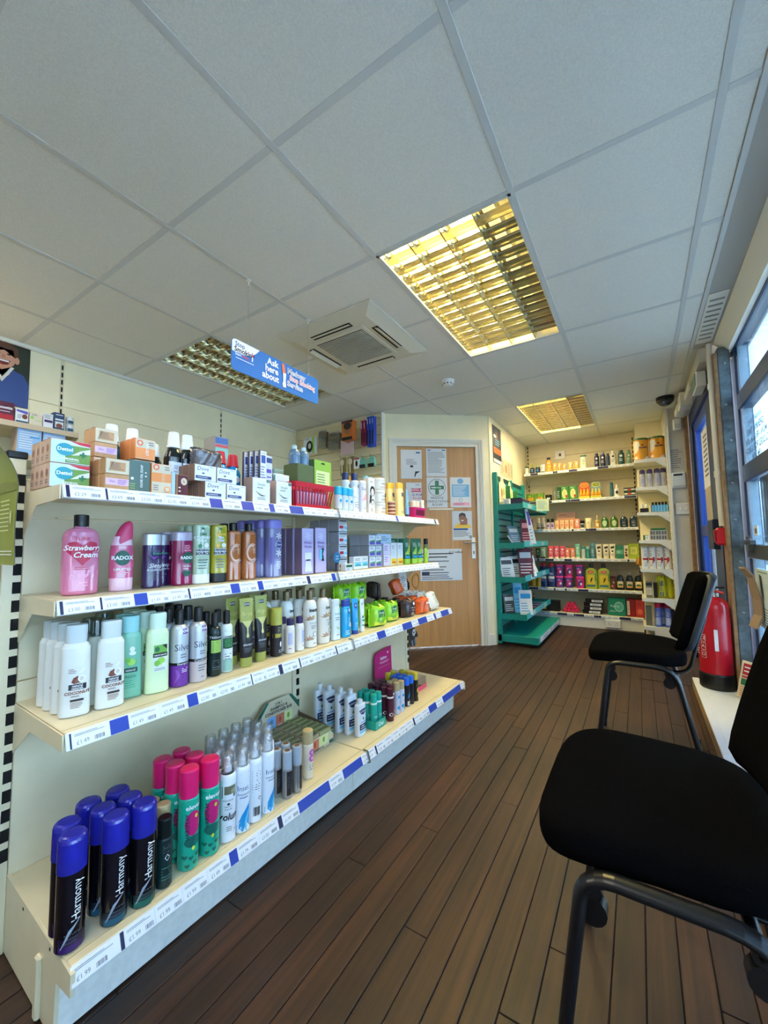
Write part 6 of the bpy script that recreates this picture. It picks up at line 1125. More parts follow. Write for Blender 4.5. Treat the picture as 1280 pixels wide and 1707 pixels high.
t = prod('spray_bottle', '', 'body spray', cyl(0, .165, .016), mat('bottle_aqua_tall', (160, 206, 220), .3), [('cap', capr(.165, .212, .0145), mat('cap_light_blue', (92, 184, 220), .3))]); place(t, [(1.735, -1.268, 'pale blue capped spray behind the jar stack, left', 0), (1.772, -1.268, 'pale blue capped spray behind the jar stack, right', 0)], Z1)
r = .022; BZ = mat('tin_copper', (150, 84, 62), .3, .4)
t = prod('balm_tin', '', 'lip balm', cyl(0, .018, r, None, .002), BZ, [('lid', capr(.012, .0195, r + .0006, None, .001), mat('tin_lid_cream', (214, 190, 170), .3))], [], group='stacked copper balm tins')
place(t, [(1.862, -1.186, 'copper balm tin, %s in the stack of four' % LV[k], k * 20, Z1 + k * .0198) for k in range(4)], Z1)
YC = mat('cap_sun_yellow', (238, 184, 52), .3); YB = mat('lotion_cream_yellow', (240, 218, 150), .3)
t = oval(.196, .032, .018, YC, YB, [('disc', .008, .128, .013, .012, col(24, 40, 90)), ('text', 'Vase', .008, .128, .009, WINK), ('text', 'V', .010, .070, .06, col(226, 178, 90), {'sx': .6}), ('lines', -.01, .02, .02, .034, 2, GREYP)], cap_w=.92, name='lotion_bottle', cat='lotion', capz=.83)
t['group'] = 'yellow-topped lotion bottles'; place(t, [(1.968, -1.200, 'yellow-topped lotion bottle, foremost with round navy badge', 0), (1.944, -1.246, 'yellow-topped lotion bottle, second behind the badge one', 0), (1.926, -1.292, 'yellow-topped lotion bottle, third behind the badge one', 0), (1.640, -1.280, 'yellow-topped lotion bottle standing behind the navy-capped cans', 0, Z1)], Z1)
t = tube('sun_tube', 'lotion', .166, .022, .018, mat('tube_sky', (120, 180, 226), .3), mat('cap_sky_dark', (40, 60, 90), .3), [('lines', -.012, .012, .06, .13, 5, WINK)]); place(t, [(2.046, -1.196, 'sky blue tube right of the yellow-topped lotions', 20)], Z1)
t = thing('plastic_basket', 'small magenta plastic basket of little jars', 'basket', GP(2.140, -1.194, Z1 + .0014), RZG); MGB = mat('basket_magenta', (206, 26, 120), .35); b = MB()
b.box(-.056, .056, -.03, .03, 0, .003, MGB)
for y in (-.032, .030): b.add([(-.056, y, 0), (.056, y, 0), (.066, y * 1.15, .062), (-.066, y * 1.15, .062), (-.056, y + .002, 0), (.056, y + .002, 0), (.066, y * 1.15 + .002, .062), (-.066, y * 1.15 + .002, .062)], [(0, 1, 2, 3), (7, 6, 5, 4), (3, 2, 6, 7), (0, 4, 5, 1)], MGB)
for s in (-1, 1): b.add([(s * .056, -.032, 0), (s * .056, .032, 0), (s * .066, .0368, .062), (s * .066, -.0368, .062), (s * .054, -.032, 0), (s * .054, .032, 0), (s * .064, .0368, .062), (s * .064, -.0368, .062)], [(0, 1, 2, 3), (7, 6, 5, 4), (3, 2, 6, 7)], MGB)
b.build('shell', t); e = MB()
for k in range(9): e.box(-.050 + k * .0115, -.0435 + k * .0115, -.0375, -.034, .014, .05, mat('basket_slot_dark', (120, 10, 66), .5))
e.build('slots', t)
t = prod('balm_jar', '', 'skin cream', cyl(0, .060, .019), mat('jar_glassy', (206, 200, 190), .2), [('lid', capr(.060, .100, .0185), mat('lid_ivory', (226, 216, 196), .35))]); place(t, [(2.116, -1.194, 'little jar with ivory lid in the magenta basket, left', 0, Z1 + .004), (2.160, -1.194, 'little jar with ivory lid in the magenta basket, right', 0, Z1 + .004)], Z1)
t = oval(.115, .015, .010, WHITE, PAPER, [('rect', -.01, .01, .02, .06, SW2)], cap_w=.9, name='lotion_bottle', cat='lotion'); place(t, [(2.218, -1.186, 'small white bottle with pale blue label, last on the top shelf', 0)], Z1)
# ================================================================== BACK WALL SHELVES
def put(t, spots, z, rz=0.0, jit=5):                                  # spots: (x, y, label[, z, rz])
    for i, s in enumerate(spots):
        zz = (s[3] if len(s) > 3 and s[3] is not None else z) + .0012; r_ = (s[4] if len(s) > 4 else rz + random.uniform(-jit, jit))
        if i == 0: t.location = (s[0], s[1], zz); t.rotation_euler = (0, 0, radians(r_)); t['label'] = s[2]
        else: copy_tree(t, (s[0], s[1], zz), radians(r_), s[2])
def wall_shelf(par, x0, x1, z, yf, yb, strip=True, blue=(), seed=0):
    b = MB(); b.box(x0, x1, yf + .004, yb, z - .018, z, M_shop, .002); b.box(x0, x1, yf, yf + .008, z - .032, z, M_shop, .002); b.build('shelf', par)
    for x in (x0 - .003, x1):
        e = MB(); e.prism([(yf + .004, z - .002), (yf + .004, z - .03), (yf + .10, z - .036), (yb, z - .115), (yb, z - .002)], 'x', x, x + .003, M_shop); e.build('bracket', par)
    e = MB(); e.box(x0, x1, yf - .004, yf, z - .031, z - .001, M_strip, .001); e.build('price_strip', par)
    rg = random.Random(seed); x = x0 + .01
    while x < x1 - .05:
        w = rg.uniform(.045, .07); bl = rg.random() < .3
        if bl: w *= rg.choice((.4, 1.6)); w = min(w, x1 - x - .002)
        e = MB(); e.box(x, x + w, yf - .0052, yf - .004, z - .028, z - .004, M_navy if bl else M_tick, .0004)
        if not bl: decals(e, [('lines', x + .005, x + w - .005, z - .024, z - .008, 2, GREYP)], flatproj(yf - .0052))
        e.build('blue_ticket' if bl else 'price_ticket', par); x += w + .002
bs = thing('wall_shelving', 'cream wall shelving of six stocked shelves on the far back wall', 'shelving', (0, 0, 0))
BZ_ = [1.862, 1.503, 1.150, .797, .447, .158]; BX = [-1.186, -1.19, -1.19, -1.19, -1.19, -1.19]
for k, z in enumerate(BZ_): wall_shelf(bs, BX[k], .0, z, 5.272, YF - .024, seed=k)
e = MB(); e.box(-1.19, .0, 5.285, 5.297, .004, .125, M_kick, .002); e.build('kick_plate', bs)
A_ = BZ_[0]; NV = mat('lotion_navy', (22, 34, 74), .3); SUN = mat('lotion_sun', (226, 156, 40), .3); GLT = mat('tip_lime', (160, 190, 70), .35)
SLAB = [('lines', -.014, .014, .03, .06, 3, WINK), ('disc', 0, .085, .010, .010, WINK)]
t = oval(.105, .021, .014, mat('lotion_green_foot', (40, 90, 70), .3), PAPER, [('lines', -.012, .012, .03, .07, 4, GRN)], cap_w=.9, name='lotion_bottle', cat='lotion'); put(t, [(-1.165, 5.34, 'small white bottle at the left end of the top back shelf')], A_)
t = prod('lotion_bottle', '', 'lotion', cyl(0, .065, .028, .02) + dome(.065, .028, .015, .5, ry=.02), NV, [('cap', [(.078, .013, .012), (.115, .006, .006), (.120, .004, .004)], GLT)], [('disc', 0, .035, .012, .012, SW1), ('lines', -.014, .014, .05, .06, 1, WINK)], n=2.4)
put(t, [(-1.098, 5.34, 'navy sun spray with lime tip, left of two on the top back shelf'), (-1.032, 5.34, 'navy sun spray with lime tip, right of two on the top back shelf')], A_)
def sq_tube(label, x, z, h, w, m, cm, y=5.34, items=None):
    t = tube('cream_tube', 'skin cream', h, w, .018, m, cm, items or [('lines', -w * .6, w * .6, h * .3, h * .6, 3, WINK), ('disc', 0, h * .72, w * .4, w * .35, WINK)]); put(t, [(x, y, label)], z); return t
sq_tube('white tube with navy foot beside the navy sun sprays', -.972, A_, .108, .026, PAPER, NV, items=[('lines', -.015, .015, .03, .08, 3, NVY)])
t = oval(.185, .033, .02, NV, SUN, [('lines', -.02, .02, .10, .125, 2, WINK), ('disc', 0, .07, .018, .018, col(240, 190, 80)), ('lines', -.018, .018, .02, .04, 2, WINK)], cap_w=.6, name='lotion_bottle', cat='lotion', capz=.84); put(t, [(-.900, 5.34, 'tall yellow sun lotion bottle with navy cap')], A_)
for i, (x, h, w, lb) in enumerate(((-.834, .108, .024, 'first of five orange tubes, right of the tall yellow bottle'), (-.779, .102, .022, 'second of five orange tubes on the top back shelf'), (-.724, .082, .022, 'third of five orange tubes, the shortest'), (-.656, .100, .027, 'fourth of five orange tubes on the top back shelf'), (-.588, .102, .026, 'fifth of five orange tubes, next to the white bottle'))): sq_tube('orange sun cream tube, ' + lb, x, A_, h, w, SUN, col(236, 190, 120))
t = oval(.165, .034, .02, mat('foot_green', (60, 120, 80), .35), mat('lotion_white', (226, 226, 212), .3), [('lines', -.014, .014, .08, .11, 2, GRN), ('disc', 0, .06, .012, .012, AL)], cap_w=.95, name='lotion_bottle', cat='lotion', capz=.88); put(t, [(-.513, 5.34, 'white bottle with green print alone mid top back shelf')], A_)
for x, h, w, m, cm, lb in ((-.371, .168, .026, NV, NV, 'dark navy shampoo bottle, leftmost of the right-hand group on the top back shelf'), (-.309, .176, .029, NV, col(150, 156, 166), 'navy shampoo bottle with grey cap, second in the right-hand top group'), (-.257, .150, .021, mat('lotion_slate', (44, 62, 96), .3), NV, 'slate blue slim bottle between navy and white ones'), (-.204, .178, .029, mat('lotion_white', (226, 226, 212), .3), WHITE, 'white lotion bottle with dark dot, among the navy bottles'), (-.124, .172, .033, mat('lotion_teal_dark', (34, 84, 84), .3), mat('lotion_teal_dark', (34, 84, 84), .3), 'dark teal rounded bottle on the top back shelf'), (-.050, .165, .024, mat('lotion_sage', (112, 148, 122), .3), mat('lotion_sage', (112, 148, 122), .3), 'sage green bottle at the right end of the top back shelf')):
    t = oval(h, w, .02, cm, m, [('disc', 0, h * .62, w * .4, w * .4, NV if 'white' in lb else WINK), ('lines', -w * .6, w * .6, h * .25, h * .45, 3, NV if 'white' in lb else WINK)], cap_w=.6, name='shampoo_bottle', cat='shampoo', capz=.84); put(t, [(x, 5.345, lb)], A_)
B_ = BZ_[1]; PGN = mat('pack_bag_green', (96, 140, 40), .35); PGO = mat('pack_bag_orange', (220, 150, 50), .35)
t = pouch('snack_pouch', '', .088, .105, .05, PGN, [('rect', -.036, .036, .015, .055, PGO), ('lines', -.03, .03, .06, .08, 2, YDT)], cat='pouch'); put(t, [(-1.132, 5.345, 'green and orange pouch at the left of the second back shelf'), (-1.018, 5.335, 'green and orange pouch, right of the other orange pouch')], B_)
t = pouch('snack_pouch', '', .060, .08, .05, mat('pack_bag_dark', (40, 42, 36), .25), [('rect', -.02, .02, .02, .04, PAPER)], cat='pouch'); put(t, [(-.918, 5.345, 'small dark crumpled pouch on the second back shelf')], B_)
t = prod('clear_bottle', '', 'bottle', cyl(0, .12, .024) + dome(.12, .024, .015, .5), mat('bottle_olive_clear', (150, 150, 116), .1, coat=.5, trans=.4), [('cap', capr(.134, .172, .018), mat('cap_patterned', (120, 116, 90), .4))], [('lines', -.014, .014, .03, .07, 3, GRN)]); put(t, [(-.850, 5.345, 'clear olive bottle beside the green cartons')], B_)
GCN = mat('carton_green', (56, 130, 56), .4); AMBR = col(214, 150, 40)
t = carton('remedy_carton', '', 'remedy', .04, .05, .165, mat('carton_green_dark', (30, 80, 44), .4), [('lines', -.012, .012, .03, .12, 4, WINK)]); put(t, [(-.798, 5.345, 'dark green narrow carton left of the two picture cartons')], B_, jit=1)
t = carton('remedy_carton', '', 'remedy', .088, .05, .165, GCN, [('disc', -.004, .075, .028, .058, col(226, 226, 160)), ('rect', -.016, -.008, .03, .12, AMBR), ('rect', .0, .007, .02, .115, AMBR), ('disc', .016, .045, .012, .016, col(170, 40, 40)), ('lines', -.03, .03, .14, .155, 1, WINK)]); put(t, [(-.728, 5.345, 'green carton with fruit picture, left of two'), (-.636, 5.345, 'green carton with fruit picture, right of two')], B_, jit=1)
def bait(x, card, dark, lbl):
    t = thing('display_card', lbl, 'display', (x, 5.345, B_ + .0012)); b = MB(); out = [(-.055, 0), (.055, 0), (.055, .13)] + [(.055 * cos(radians(a)), .15 + .055 * sin(radians(a))) for a in range(0, 181, 15)] + [(-.055, .13)]
    b.prism(out, 'y', .028, .031, card); decals(b, [('disc', 0, .165, .044, .028, YDT if dark else col(236, 180, 60)), ('disc', 0, .165, .036, .021, col(120, 130, 60) if dark else col(210, 90, 40)), ('lines', -.025, .025, .155, .178, 2, YDT, 1)], flatproj(.028)); b.build('header', t)
    b = MB(); b.box(-.055, .055, -.03, .03, 0, .003, card); b.box(-.055, .055, -.033, -.03, 0, .028, YDT); decals(b, [('lines', -.045, .045, .006, .022, 2, col(170, 60, 30), 1)], flatproj(-.033)); b.build('tray', t)
bait(-.519, mat('card_orange_red', (206, 84, 36), .4), 0, 'orange display card with rounded top behind three yellow bottles')
bait(-.396, mat('card_olive_blue', (120, 150, 160), .4), 1, 'grey-blue display card with olive oval behind three yellow bottles')
t = prod('repellent_bottle', '', 'insect repellent', cyl(0, .06, .0165) + dome(.06, .0165, .012, .6), mat('bottle_egg_yellow', (240, 180, 40), .3), [('cap', [(.07, .010, .010), (.10, .007, .007), (.112, .006, .006)], mat('cap_egg_yellow', (246, 206, 60), .3))], [('disc', 0, .036, .008, .010, col(210, 100, 40))], seg=14)
put(t, [(-.519 + q, 5.335, 'small yellow bottle before the orange card, ' + n) for q, n in ((-.036, 'left'), (0, 'middle'), (.036, 'right'))] + [(-.396 + q, 5.335, 'small yellow bottle before the grey-blue card, ' + n) for q, n in ((-.036, 'left'), (0, 'middle'), (.036, 'right'))], B_ + .003)
t = prod('spray_can', '', 'insect repellent', cyl(0, .12, .0185) + dome(.12, .0185, .008, .8), mat('can_petrol', (40, 96, 116), .3), [('cap', capr(.128, .170, .0165, None, .008), mat('can_petrol', (40, 96, 116), .3))], [('lines', -.01, .01, .03, .09, 4, WINK)]); put(t, [(-.236, 5.34, 'petrol blue spray can alone right of the yellow bottles')], B_)
t = prod('spray_bottle', '', 'insect repellent', cyl(0, .085, .024, .016) + dome(.085, .024, .012, .45, ry=.016), PAPER, [('cap', capr(.097, .142, .010), WHITE)], [('disc', 0, .05, .014, .02, INK), ('lines', -.012, .012, .02, .03, 1, GRN)]); put(t, [(-.185, 5.34, 'white spray bottle with dark oval beside the petrol blue can')], B_)
t = carton('remedy_carton', '', 'remedy', .108, .06, .045, mat('carton_forest', (44, 70, 44), .4), [('rect', -.05, .05, .016, .03, PAPER), ('disc', .0, .022, .02, .012, col(190, 60, 50))]); put(t, [(-.064, 5.345, 'flat dark green carton with red centre, lower of two stacked', B_, 0), (-.064, 5.345, 'flat dark green carton with red centre, upper of two stacked', B_ + .047, 1)], B_)
C_ = BZ_[2]
t = prod('lotion_bottle', '', 'lotion', cyl(0, .085, .026) + dome(.085, .026, .012, .6), mat('bottle_cream_rose', (226, 210, 196), .3), [('cap', capr(.098, .150, .017), mat('bottle_cream_rose', (226, 210, 196), .3))], [('rect', -.02, .02, .015, .03, MRC), ('lines', -.012, .012, .04, .07, 3, GREYP)]); put(t, [(-1.050, 5.345, 'cream rose-banded bottle, left of two on the third back shelf'), (-.993, 5.345, 'cream rose-banded bottle, right of two on the third back shelf')], C_)
t = prod('lotion_bottle', '', 'lotion', cyl(0, .075, .023) + dome(.075, .023, .012, .6), mat('bottle_pale_mauve', (206, 186, 200), .3), [('cap', capr(.088, .135, .016, None, .008), BLACK)], [('disc', 0, .045, .012, .016, PVI)]); put(t, [(-.937, 5.345, 'mauve bottle with black top, left of two'), (-.888, 5.345, 'mauve bottle with black top, right of two')], C_)
PCH = mat('tube_peach', (240, 196, 150), .35); t = tube('cream_tube', 'skin cream', .108, .022, .014, PCH, col(240, 230, 210), [('disc', 0, .05, .010, .014, col(230, 130, 90)), ('lines', -.012, .012, .075, .09, 1, GREYP)]); put(t, [(x, 5.33, 'peach cream tube before the rose carton, ' + n + ' of four') for x, n in ((-.836, 'first'), (-.778, 'second'), (-.724, 'third'), (-.672, 'fourth'))], C_)
t = carton('cosmetics_carton', '', 'cosmetics', .215, .05, .205, mat('carton_dusty_rose', (170, 130, 116), .5), [('lines', -.07, .06, .165, .185, 1, MRC), ('rect', -.1, .1, .004, .14, mat('carton_peach_low', (220, 160, 120), .5))]); put(t, [(-.742, 5.42, 'dusty rose carton with header behind the peach tubes')], C_, jit=1)
sq_tube('coral pink cream tube right of the peach tubes', -.612, C_, .118, .03, mat('tube_coral', (234, 150, 128), .35), col(226, 120, 100))
t = prod('cream_jar', '', 'skin cream', cyl(0, .06, .024), PAPER, [('lid', capr(.06, .095, .0235), BLACK)], [('rect', -.02, .02, .01, .05, INK), ('lines', -.012, .012, .015, .045, 3, WINK)]); put(t, [(-.556, 5.34, 'small white jar with black label and lid between coral and cream tubes')], C_)
sq_tube('wide cream coloured tube on the third back shelf', -.494, C_, .122, .034, mat('tube_cream_wide', (230, 216, 170), .35), col(226, 210, 160), items=[('lines', -.012, .012, .05, .08, 2, GREYP)])
t = prod('oil_bottle', '', 'body oil', cyl(0, .075, .028, .02) + dome(.075, .028, .02, .35, ry=.02), mat('oil_gold', (206, 160, 74), .1, coat=.5, trans=.3), [('cap', capr(.094, .150, .007), mat('cap_pale_gold', (220, 200, 150), .3))], [('rect', -.015, .015, .02, .06, CRM)], n=2.6); put(t, [(-.400, 5.34, 'golden oil bottle with thin neck beside the green pump bottles')], C_)
def pump(lbls, m, capm, xs, z, lab=True):
    R_ = [(0, .036, .026), (.003, .038, .028), (.075, .039, .028), (.10, .034, .026), (.118, .020, .019), (.124, .015, .015)]
    def ex(t):
        e = MB(); e.rings([(.122, .017, .017), (.136, .017, .017), (.138, .006, .006), (.156, .005, .005), (.157, .012, .012), (.166, .012, .011)], capm, seg=14); e.tube([(0, 0, .162), (0, -.03, .162), (0, -.036, .156)], .005, capm, 8); e.build('pump', t)
    t = prod('handwash_bottle', '', 'hand wash', R_, m, [], [('disc', 0, .055, .024, .030, mat('label_pale_leaf', (196, 216, 170), .4) if lab else col(40, 60, 84)), ('lines', -.014, .014, .045, .07, 3, GRN if lab else WINK), ('poly', [(-.022, .026), (0, .016), (.022, .026), (0, .021)], WINK)], n=2.3, extra=ex); put(t, [(x, 5.345, l) for x, l in zip(xs, lbls)], z)
pump(('green pump hand wash bottle, left of two', 'green pump hand wash bottle, right of two'), mat('handwash_green', (70, 120, 44), .1, coat=.5, trans=.2), CLR, (-.323, -.229), C_)
pump(('dark blue pump hand wash bottle, left of two', 'dark blue pump hand wash bottle, right of two at the shelf end'), mat('handwash_ink', (18, 40, 60), .1, coat=.5), CLR, (-.133, -.042), C_, False)
D_ = BZ_[3]
sq_tube('dark green tube half hidden behind the teal stand', -1.072, D_, .125, .027, mat('tube_forest', (34, 92, 58), .3), MR); sq_tube('pale green flared tube half hidden behind the teal stand', -1.010, D_, .142, .031, mat('tube_mint_pale', (170, 206, 160), .3), MR)
RSE = mat('tube_rose', (232, 84, 104), .35); SLM = mat('tube_salmon', (238, 128, 92), .35); CRW = mat('cap_cream_white', (240, 232, 214), .35)
for x, n in ((-.922, 'left'), (-.857, 'middle'), (-.789, 'right')): sq_tube('tall rose pink tube on white foot, %s of three' % n, x, D_, .150, .031, RSE, CRW)
for x, n in ((-.733, 'left'), (-.676, 'right')): sq_tube('short salmon tube on white foot, %s of two' % n, x, D_, .122, .028, SLM, CRW)
sq_tube('tall mint green tube between salmon tubes and small cans', -.621, D_, .172, .029, mat('tube_mint', (120, 190, 160), .3), CRW)
t = mini('shaving_can', mat('can_white_teal', (206, 220, 210), .3), mat('can_teal_cap', (40, 150, 140), .3), [('lines', -.012, .012, .03, .09, 4, GRN)], .142, .112, r=.020); put(t, [(-.563, 5.34, 'small white can with teal cap on the fourth back shelf')], D_)
t = mini('shaving_can', mat('can_teal', (36, 146, 136), .3), mat('can_teal_cap2', (170, 210, 200), .3), [('lines', -.012, .012, .03, .09, 4, WINK)], .142, .112, r=.021); put(t, [(-.513, 5.34, 'small teal can with pale cap on the fourth back shelf')], D_)
t = mini('shaving_can', mat('can_steel_blue', (70, 124, 150), .3), mat('can_steel_blue2', (100, 156, 176), .3), [('lines', -.014, .014, .03, .12, 5, WINK)], .184, .148, r=.025); put(t, [(-.459, 5.34, 'tall steel blue can on the fourth back shelf')], D_)
IVT = mat('tube_ivory', (232, 222, 196), .35)
for x, n in ((-.398, 'left'), (-.326, 'middle'), (-.261, 'right')): sq_tube('ivory tube with black dot and foot, %s of three' % n, x, D_, .168, .032, IVT, CRW, items=[('disc', 0, .085, .010, .010, INK), ('disc', -.006, .125, .012, .014, INK), ('disc', .010, .13, .010, .014, INK), ('lines', -.018, .018, .035, .06, 3, GREYP)])
t = carton('cosmetics_carton', '', 'cosmetics', .076, .05, .150, mat('carton_sea_green', (44, 124, 100), .45), [('rect', -.034, .034, .05, .10, mat('carton_sea_light', (90, 170, 140), .45)), ('lines', -.03, .03, .06, .09, 2, WINK)]); put(t, [(-.190, 5.345, 'sea green carton left of the yellow-green one')], D_, jit=1)
t = carton('cosmetics_carton', '', 'cosmetics', .040, .05, .146, IVT, [('disc', 0, .04, .014, .018, CBR), ('disc', .002, .10, .012, .014, CBR), ('disc', -.003, .07, .010, .010, MRC)]); put(t, [(-.128, 5.345, 'narrow cream carton with brown spots')], D_, jit=1)
t = carton('cosmetics_carton', '', 'cosmetics', .098, .05, .168, mat('carton_yellow_green', (160, 178, 52), .45), [('rect', -.03, .03, .05, .13, mat('carton_yellow_pale', (206, 210, 110), .45)), ('lines', -.02, .02, .07, .11, 3, GRN)]); put(t, [(-.055, 5.345, 'yellow-green carton at the right end of the fourth back shelf')], D_, jit=1)
E_ = BZ_[4]
t = mini('cleaner_bottle', YC, YC, [], .12, .09, r=.03); put(t, [(-1.135, 5.35, 'yellow bottle low on the left of the fifth back shelf'), (-1.075, 5.34, 'yellow bottle beside the navy cleaner bottles')], E_)
NVB = mat('cleaner_navy', (26, 50, 110), .3); t = oval(.290, .043, .028, mat('cap_scarlet', (206, 30, 44), .35), NVB, [('rect', -.036, .036, .06, .18, col(50, 80, 150)), ('rect', -.034, .034, .10, .13, PAPER), ('lines', -.02, .03, .15, .175, 2, WINK), ('lines', -.03, .03, .07, .09, 2, PK)], cap_w=.62, name='cleaner_bottle', cat='cleaner', capz=.85); put(t, [(-1.018, 5.345, 'navy cleaner bottle with red cap, left of two'), (-.926, 5.345, 'navy cleaner bottle with red cap, right of two')], E_)
LTB = mat('tub_purple', (96, 60, 150), .3); LTP = mat('tub_pink', (214, 50, 130), .3); HPK = mat('tub_lid_pink', (240, 60, 150), .3)
def tubp(m, w2): return prod('laundry_tub', '', 'laundry powder', [(0, .036, .030), (.002, .038, .032), (.118, .046, .038)], m, [('lid', capr(.118, .137, .0475, .039, .003), HPK, 2.2)], [('poly', [(-.03, .03), (.0, .095), (.03, .085), (.0, .02)], w2), ('disc', .012, .05, .012, .014, WINK), ('lines', -.02, .01, .08, .1, 2, WINK)], n=2.2)
for m, w2, cn, pts in ((LTB, LTP, 'purple', ((-.836, 0, 'lower left'), (-.832, 1, 'upper left'), (-.733, 0, 'lower middle'), (-.617, 1, 'upper right'))), (LTP, LTB, 'pink', ((-.729, 1, 'upper middle'), (-.610, 0, 'lower right')))):
    t = tubp(m, w2); put(t, [(x, 5.345, '%s laundry tub with pink lid, %s of six stacked tubs' % (cn, n), E_ + j * .1385) for x, j, n in pts], E_)
CLN = mat('cleaner_lime', (176, 186, 70), .15, coat=.4)
t = prod('cleaner_bottle', '', 'cleaner', [(0, .060, .036), (.004, .063, .038), (.19, .063, .038), (.215, .056, .036), (.235, .034, .028), (.242, .022, .02)], CLN, [('cap', capr(.241, .290, .021, None, .006), mat('cap_graphite', (60, 66, 70), .35), 2.0)], [('rect', -.042, .042, .05, .16, col(226, 196, 50)), ('disc', 0, .195, .030, .016, col(214, 60, 40)), ('text', 'Flash', 0, .195, .017, WINK, {'shear': .2}), ('poly', [(-.01, .07), (.0, .12), (.02, .13), (.006, .09)], INK), ('rect', -.045, .04, .026, .046, col(40, 110, 130)), ('rect', .038, .052, .09, .18, col(90, 150, 60))], n=3.0)
put(t, [(-.490, 5.345, 'large lime floor cleaner bottle, left of two'), (-.362, 5.345, 'large lime floor cleaner bottle, right of two')], E_)
t = prod('jar', '', 'cleaner', cyl(0, .12, .025), mat('jar_reddish', (130, 74, 60), .2), [('lid', capr(.12, .150, .0245), MR)], [('disc', -.006, .04, .008, .008, PK), ('disc', .008, .08, .008, .008, CRM)]); put(t, [(-.272, 5.345, 'reddish patterned jar between lime and dark bottles')], E_)
t = prod('dish_soap_bottle', '', 'dish soap', [(0, .036, .024), (.003, .038, .026), (.10, .037, .025), (.145, .030, .022), (.165, .016, .015)], mat('soap_ink_green', (16, 26, 22), .12, coat=.5), [('cap', [(.164, .016, .015), (.185, .015, .014), (.188, .008, .008), (.205, .006, .006)], CLR, 2.0)], [('rect', -.030, .030, .026, .098, col(196, 170, 110)), ('disc', 0, .075, .030, .022, CRM), ('disc', 0, .056, .022, .014, GRN), ('disc', 0, .038, .018, .010, col(220, 150, 90))], n=2.5)
put(t, [(-.203, 5.345, 'dark dish soap bottle with cream label, left of three'), (-.112, 5.345, 'dark dish soap bottle with cream label, middle of three'), (-.030, 5.345, 'dark dish soap bottle with cream label, right of three')], E_)
F_ = BZ_[5]; t = carton('bin_liner_box', '', 'bin liners', .30, .10, .125, mat('carton_black_matt', (20, 20, 22), .5), [('rect', -.10, .0, .02, .10, YDT), ('lines', -.09, -.01, .03, .09, 3, INK)]); put(t, [(-1.00, 5.37, 'long black carton with yellow label on the lowest back shelf')], F_, jit=1)
CP = mat('sponge_pink', (232, 44, 100), .7, bump=(120, .6)); t = thing('scourer_bag', 'bag of bright pink scouring rolls on the lowest back shelf', 'scourer', (-.722, 5.36, F_ + .0012))
for i, (x, z) in enumerate(((-.066, .024), (-.022, .024), (.022, .024), (.066, .024), (-.044, .062), (0, .062), (.044, .062), (-.02, .098), (.024, .096))):
    pts = [(.005 * q ** .5 * cos(q * 1.1), .0, .005 * q ** .5 * sin(q * 1.1)) for q in range(0, 18)]
    e2 = MB(); e2.tube([(0, -.028, 0), (0, .028, 0)], .021, CP, 14); e2.tube([(p[0], -.030, p[2]) for p in pts], .0042, CP, 6); e2.build('scouring_roll', t, (x, 0, z))
BKC = mat('carton_black_gloss', (22, 20, 22), .3)
t = carton('dye_carton', '', 'box', .190, .08, .041, BKC, [('rect', -.03, .085, .008, .034, PAPER), ('text', 'BLACK', .03, .021, .022, INK)]); put(t, [(-.50, 5.355, 'long black carton with white label, lowest of four stacked', F_ + .0, -2), (-.49, 5.355, 'long black carton with white label, second of four stacked', F_ + .043, 2), (-.485, 5.355, 'long black carton with white label, third of four stacked', F_ + .086, -3), (-.47, 5.355, 'long black carton with white label, topmost of four stacked', F_ + .129, 1)], F_)
TLB = mat('pack_teal_square', (24, 138, 112), .4); t = carton('pads_pack', '', 'packet', .180, .09, .195, TLB, [('disc', .02, .10, .045, .055, PAPER), ('disc', .02, .10, .04, .048, mat('pack_teal_light', (90, 190, 170), .4)), ('text', 'Pearly', -.02, .105, .036, WINK), ('lines', -.07, .0, .04, .06, 2, WINK)], b=.008); put(t, [(-.247, 5.36, 'large teal square pack with white circle on the lowest back shelf')], F_, jit=1)
RDB = mat('pack_red_dark', (150, 26, 32), .4); t = carton('pads_pack', '', 'packet', .080, .09, .192, RDB, [('rect', -.036, -.012, .02, .17, CRM), ('lines', -.034, -.014, .03, .16, 6, GREYP)], b=.005); put(t, [(-.114, 5.36, 'dark red pack with cream strip beside the teal pack')], F_, jit=1)
t = carton('pads_pack', '', 'packet', .082, .09, .188, mat('pack_red_coral', (190, 54, 48), .4), [('disc', .0, .06, .026, .03, col(226, 110, 80)), ('disc', .0, .14, .018, .02, col(170, 40, 50))], b=.005); put(t, [(-.030, 5.36, 'coral red pack at the right end of the lowest back shelf')], F_, jit=1)
# ================================================================== SMALL SHELVES BY THE BLUE DOOR
ss = thing('wall_shelving', 'narrow white shelves side-on beside the blue door', 'shelving', (0, 0, 0)); SZ = [1.818, 1.535, 1.281, 1.002, .717, .427, .150]
e = MB(); e.box(.262, .268, 4.835, 5.235, 0, CEIL - .02, M_shop, .001); e.build('back_panel', ss)
for z in SZ:
    b = MB(); b.box(.0, .262, 4.832, 5.236, z - .018, z, M_trim, .002); b.box(-.004, .004, 4.832, 5.236, z - .032, z, M_trim, .002); b.build('shelf', ss)
    pts = [(.0, z), (.0, z - .03), (.175, z - .036), (.262, z - .105), (.262, z)] if z > .2 else [(.0, z), (.0, z - .03), (.085, z - .036), (.085, z - .10), (.262, z - .148), (.262, z)]
    for y in (4.826, 5.235): e = MB(); e.prism([(p[0], p[1]) for p in pts], 'y', y, y + .004, M_trim); e.build('bracket', ss)
e = MB(); e.box(.262, .268, 4.822, 4.835, 0, 1.9, M_trim); z = .1
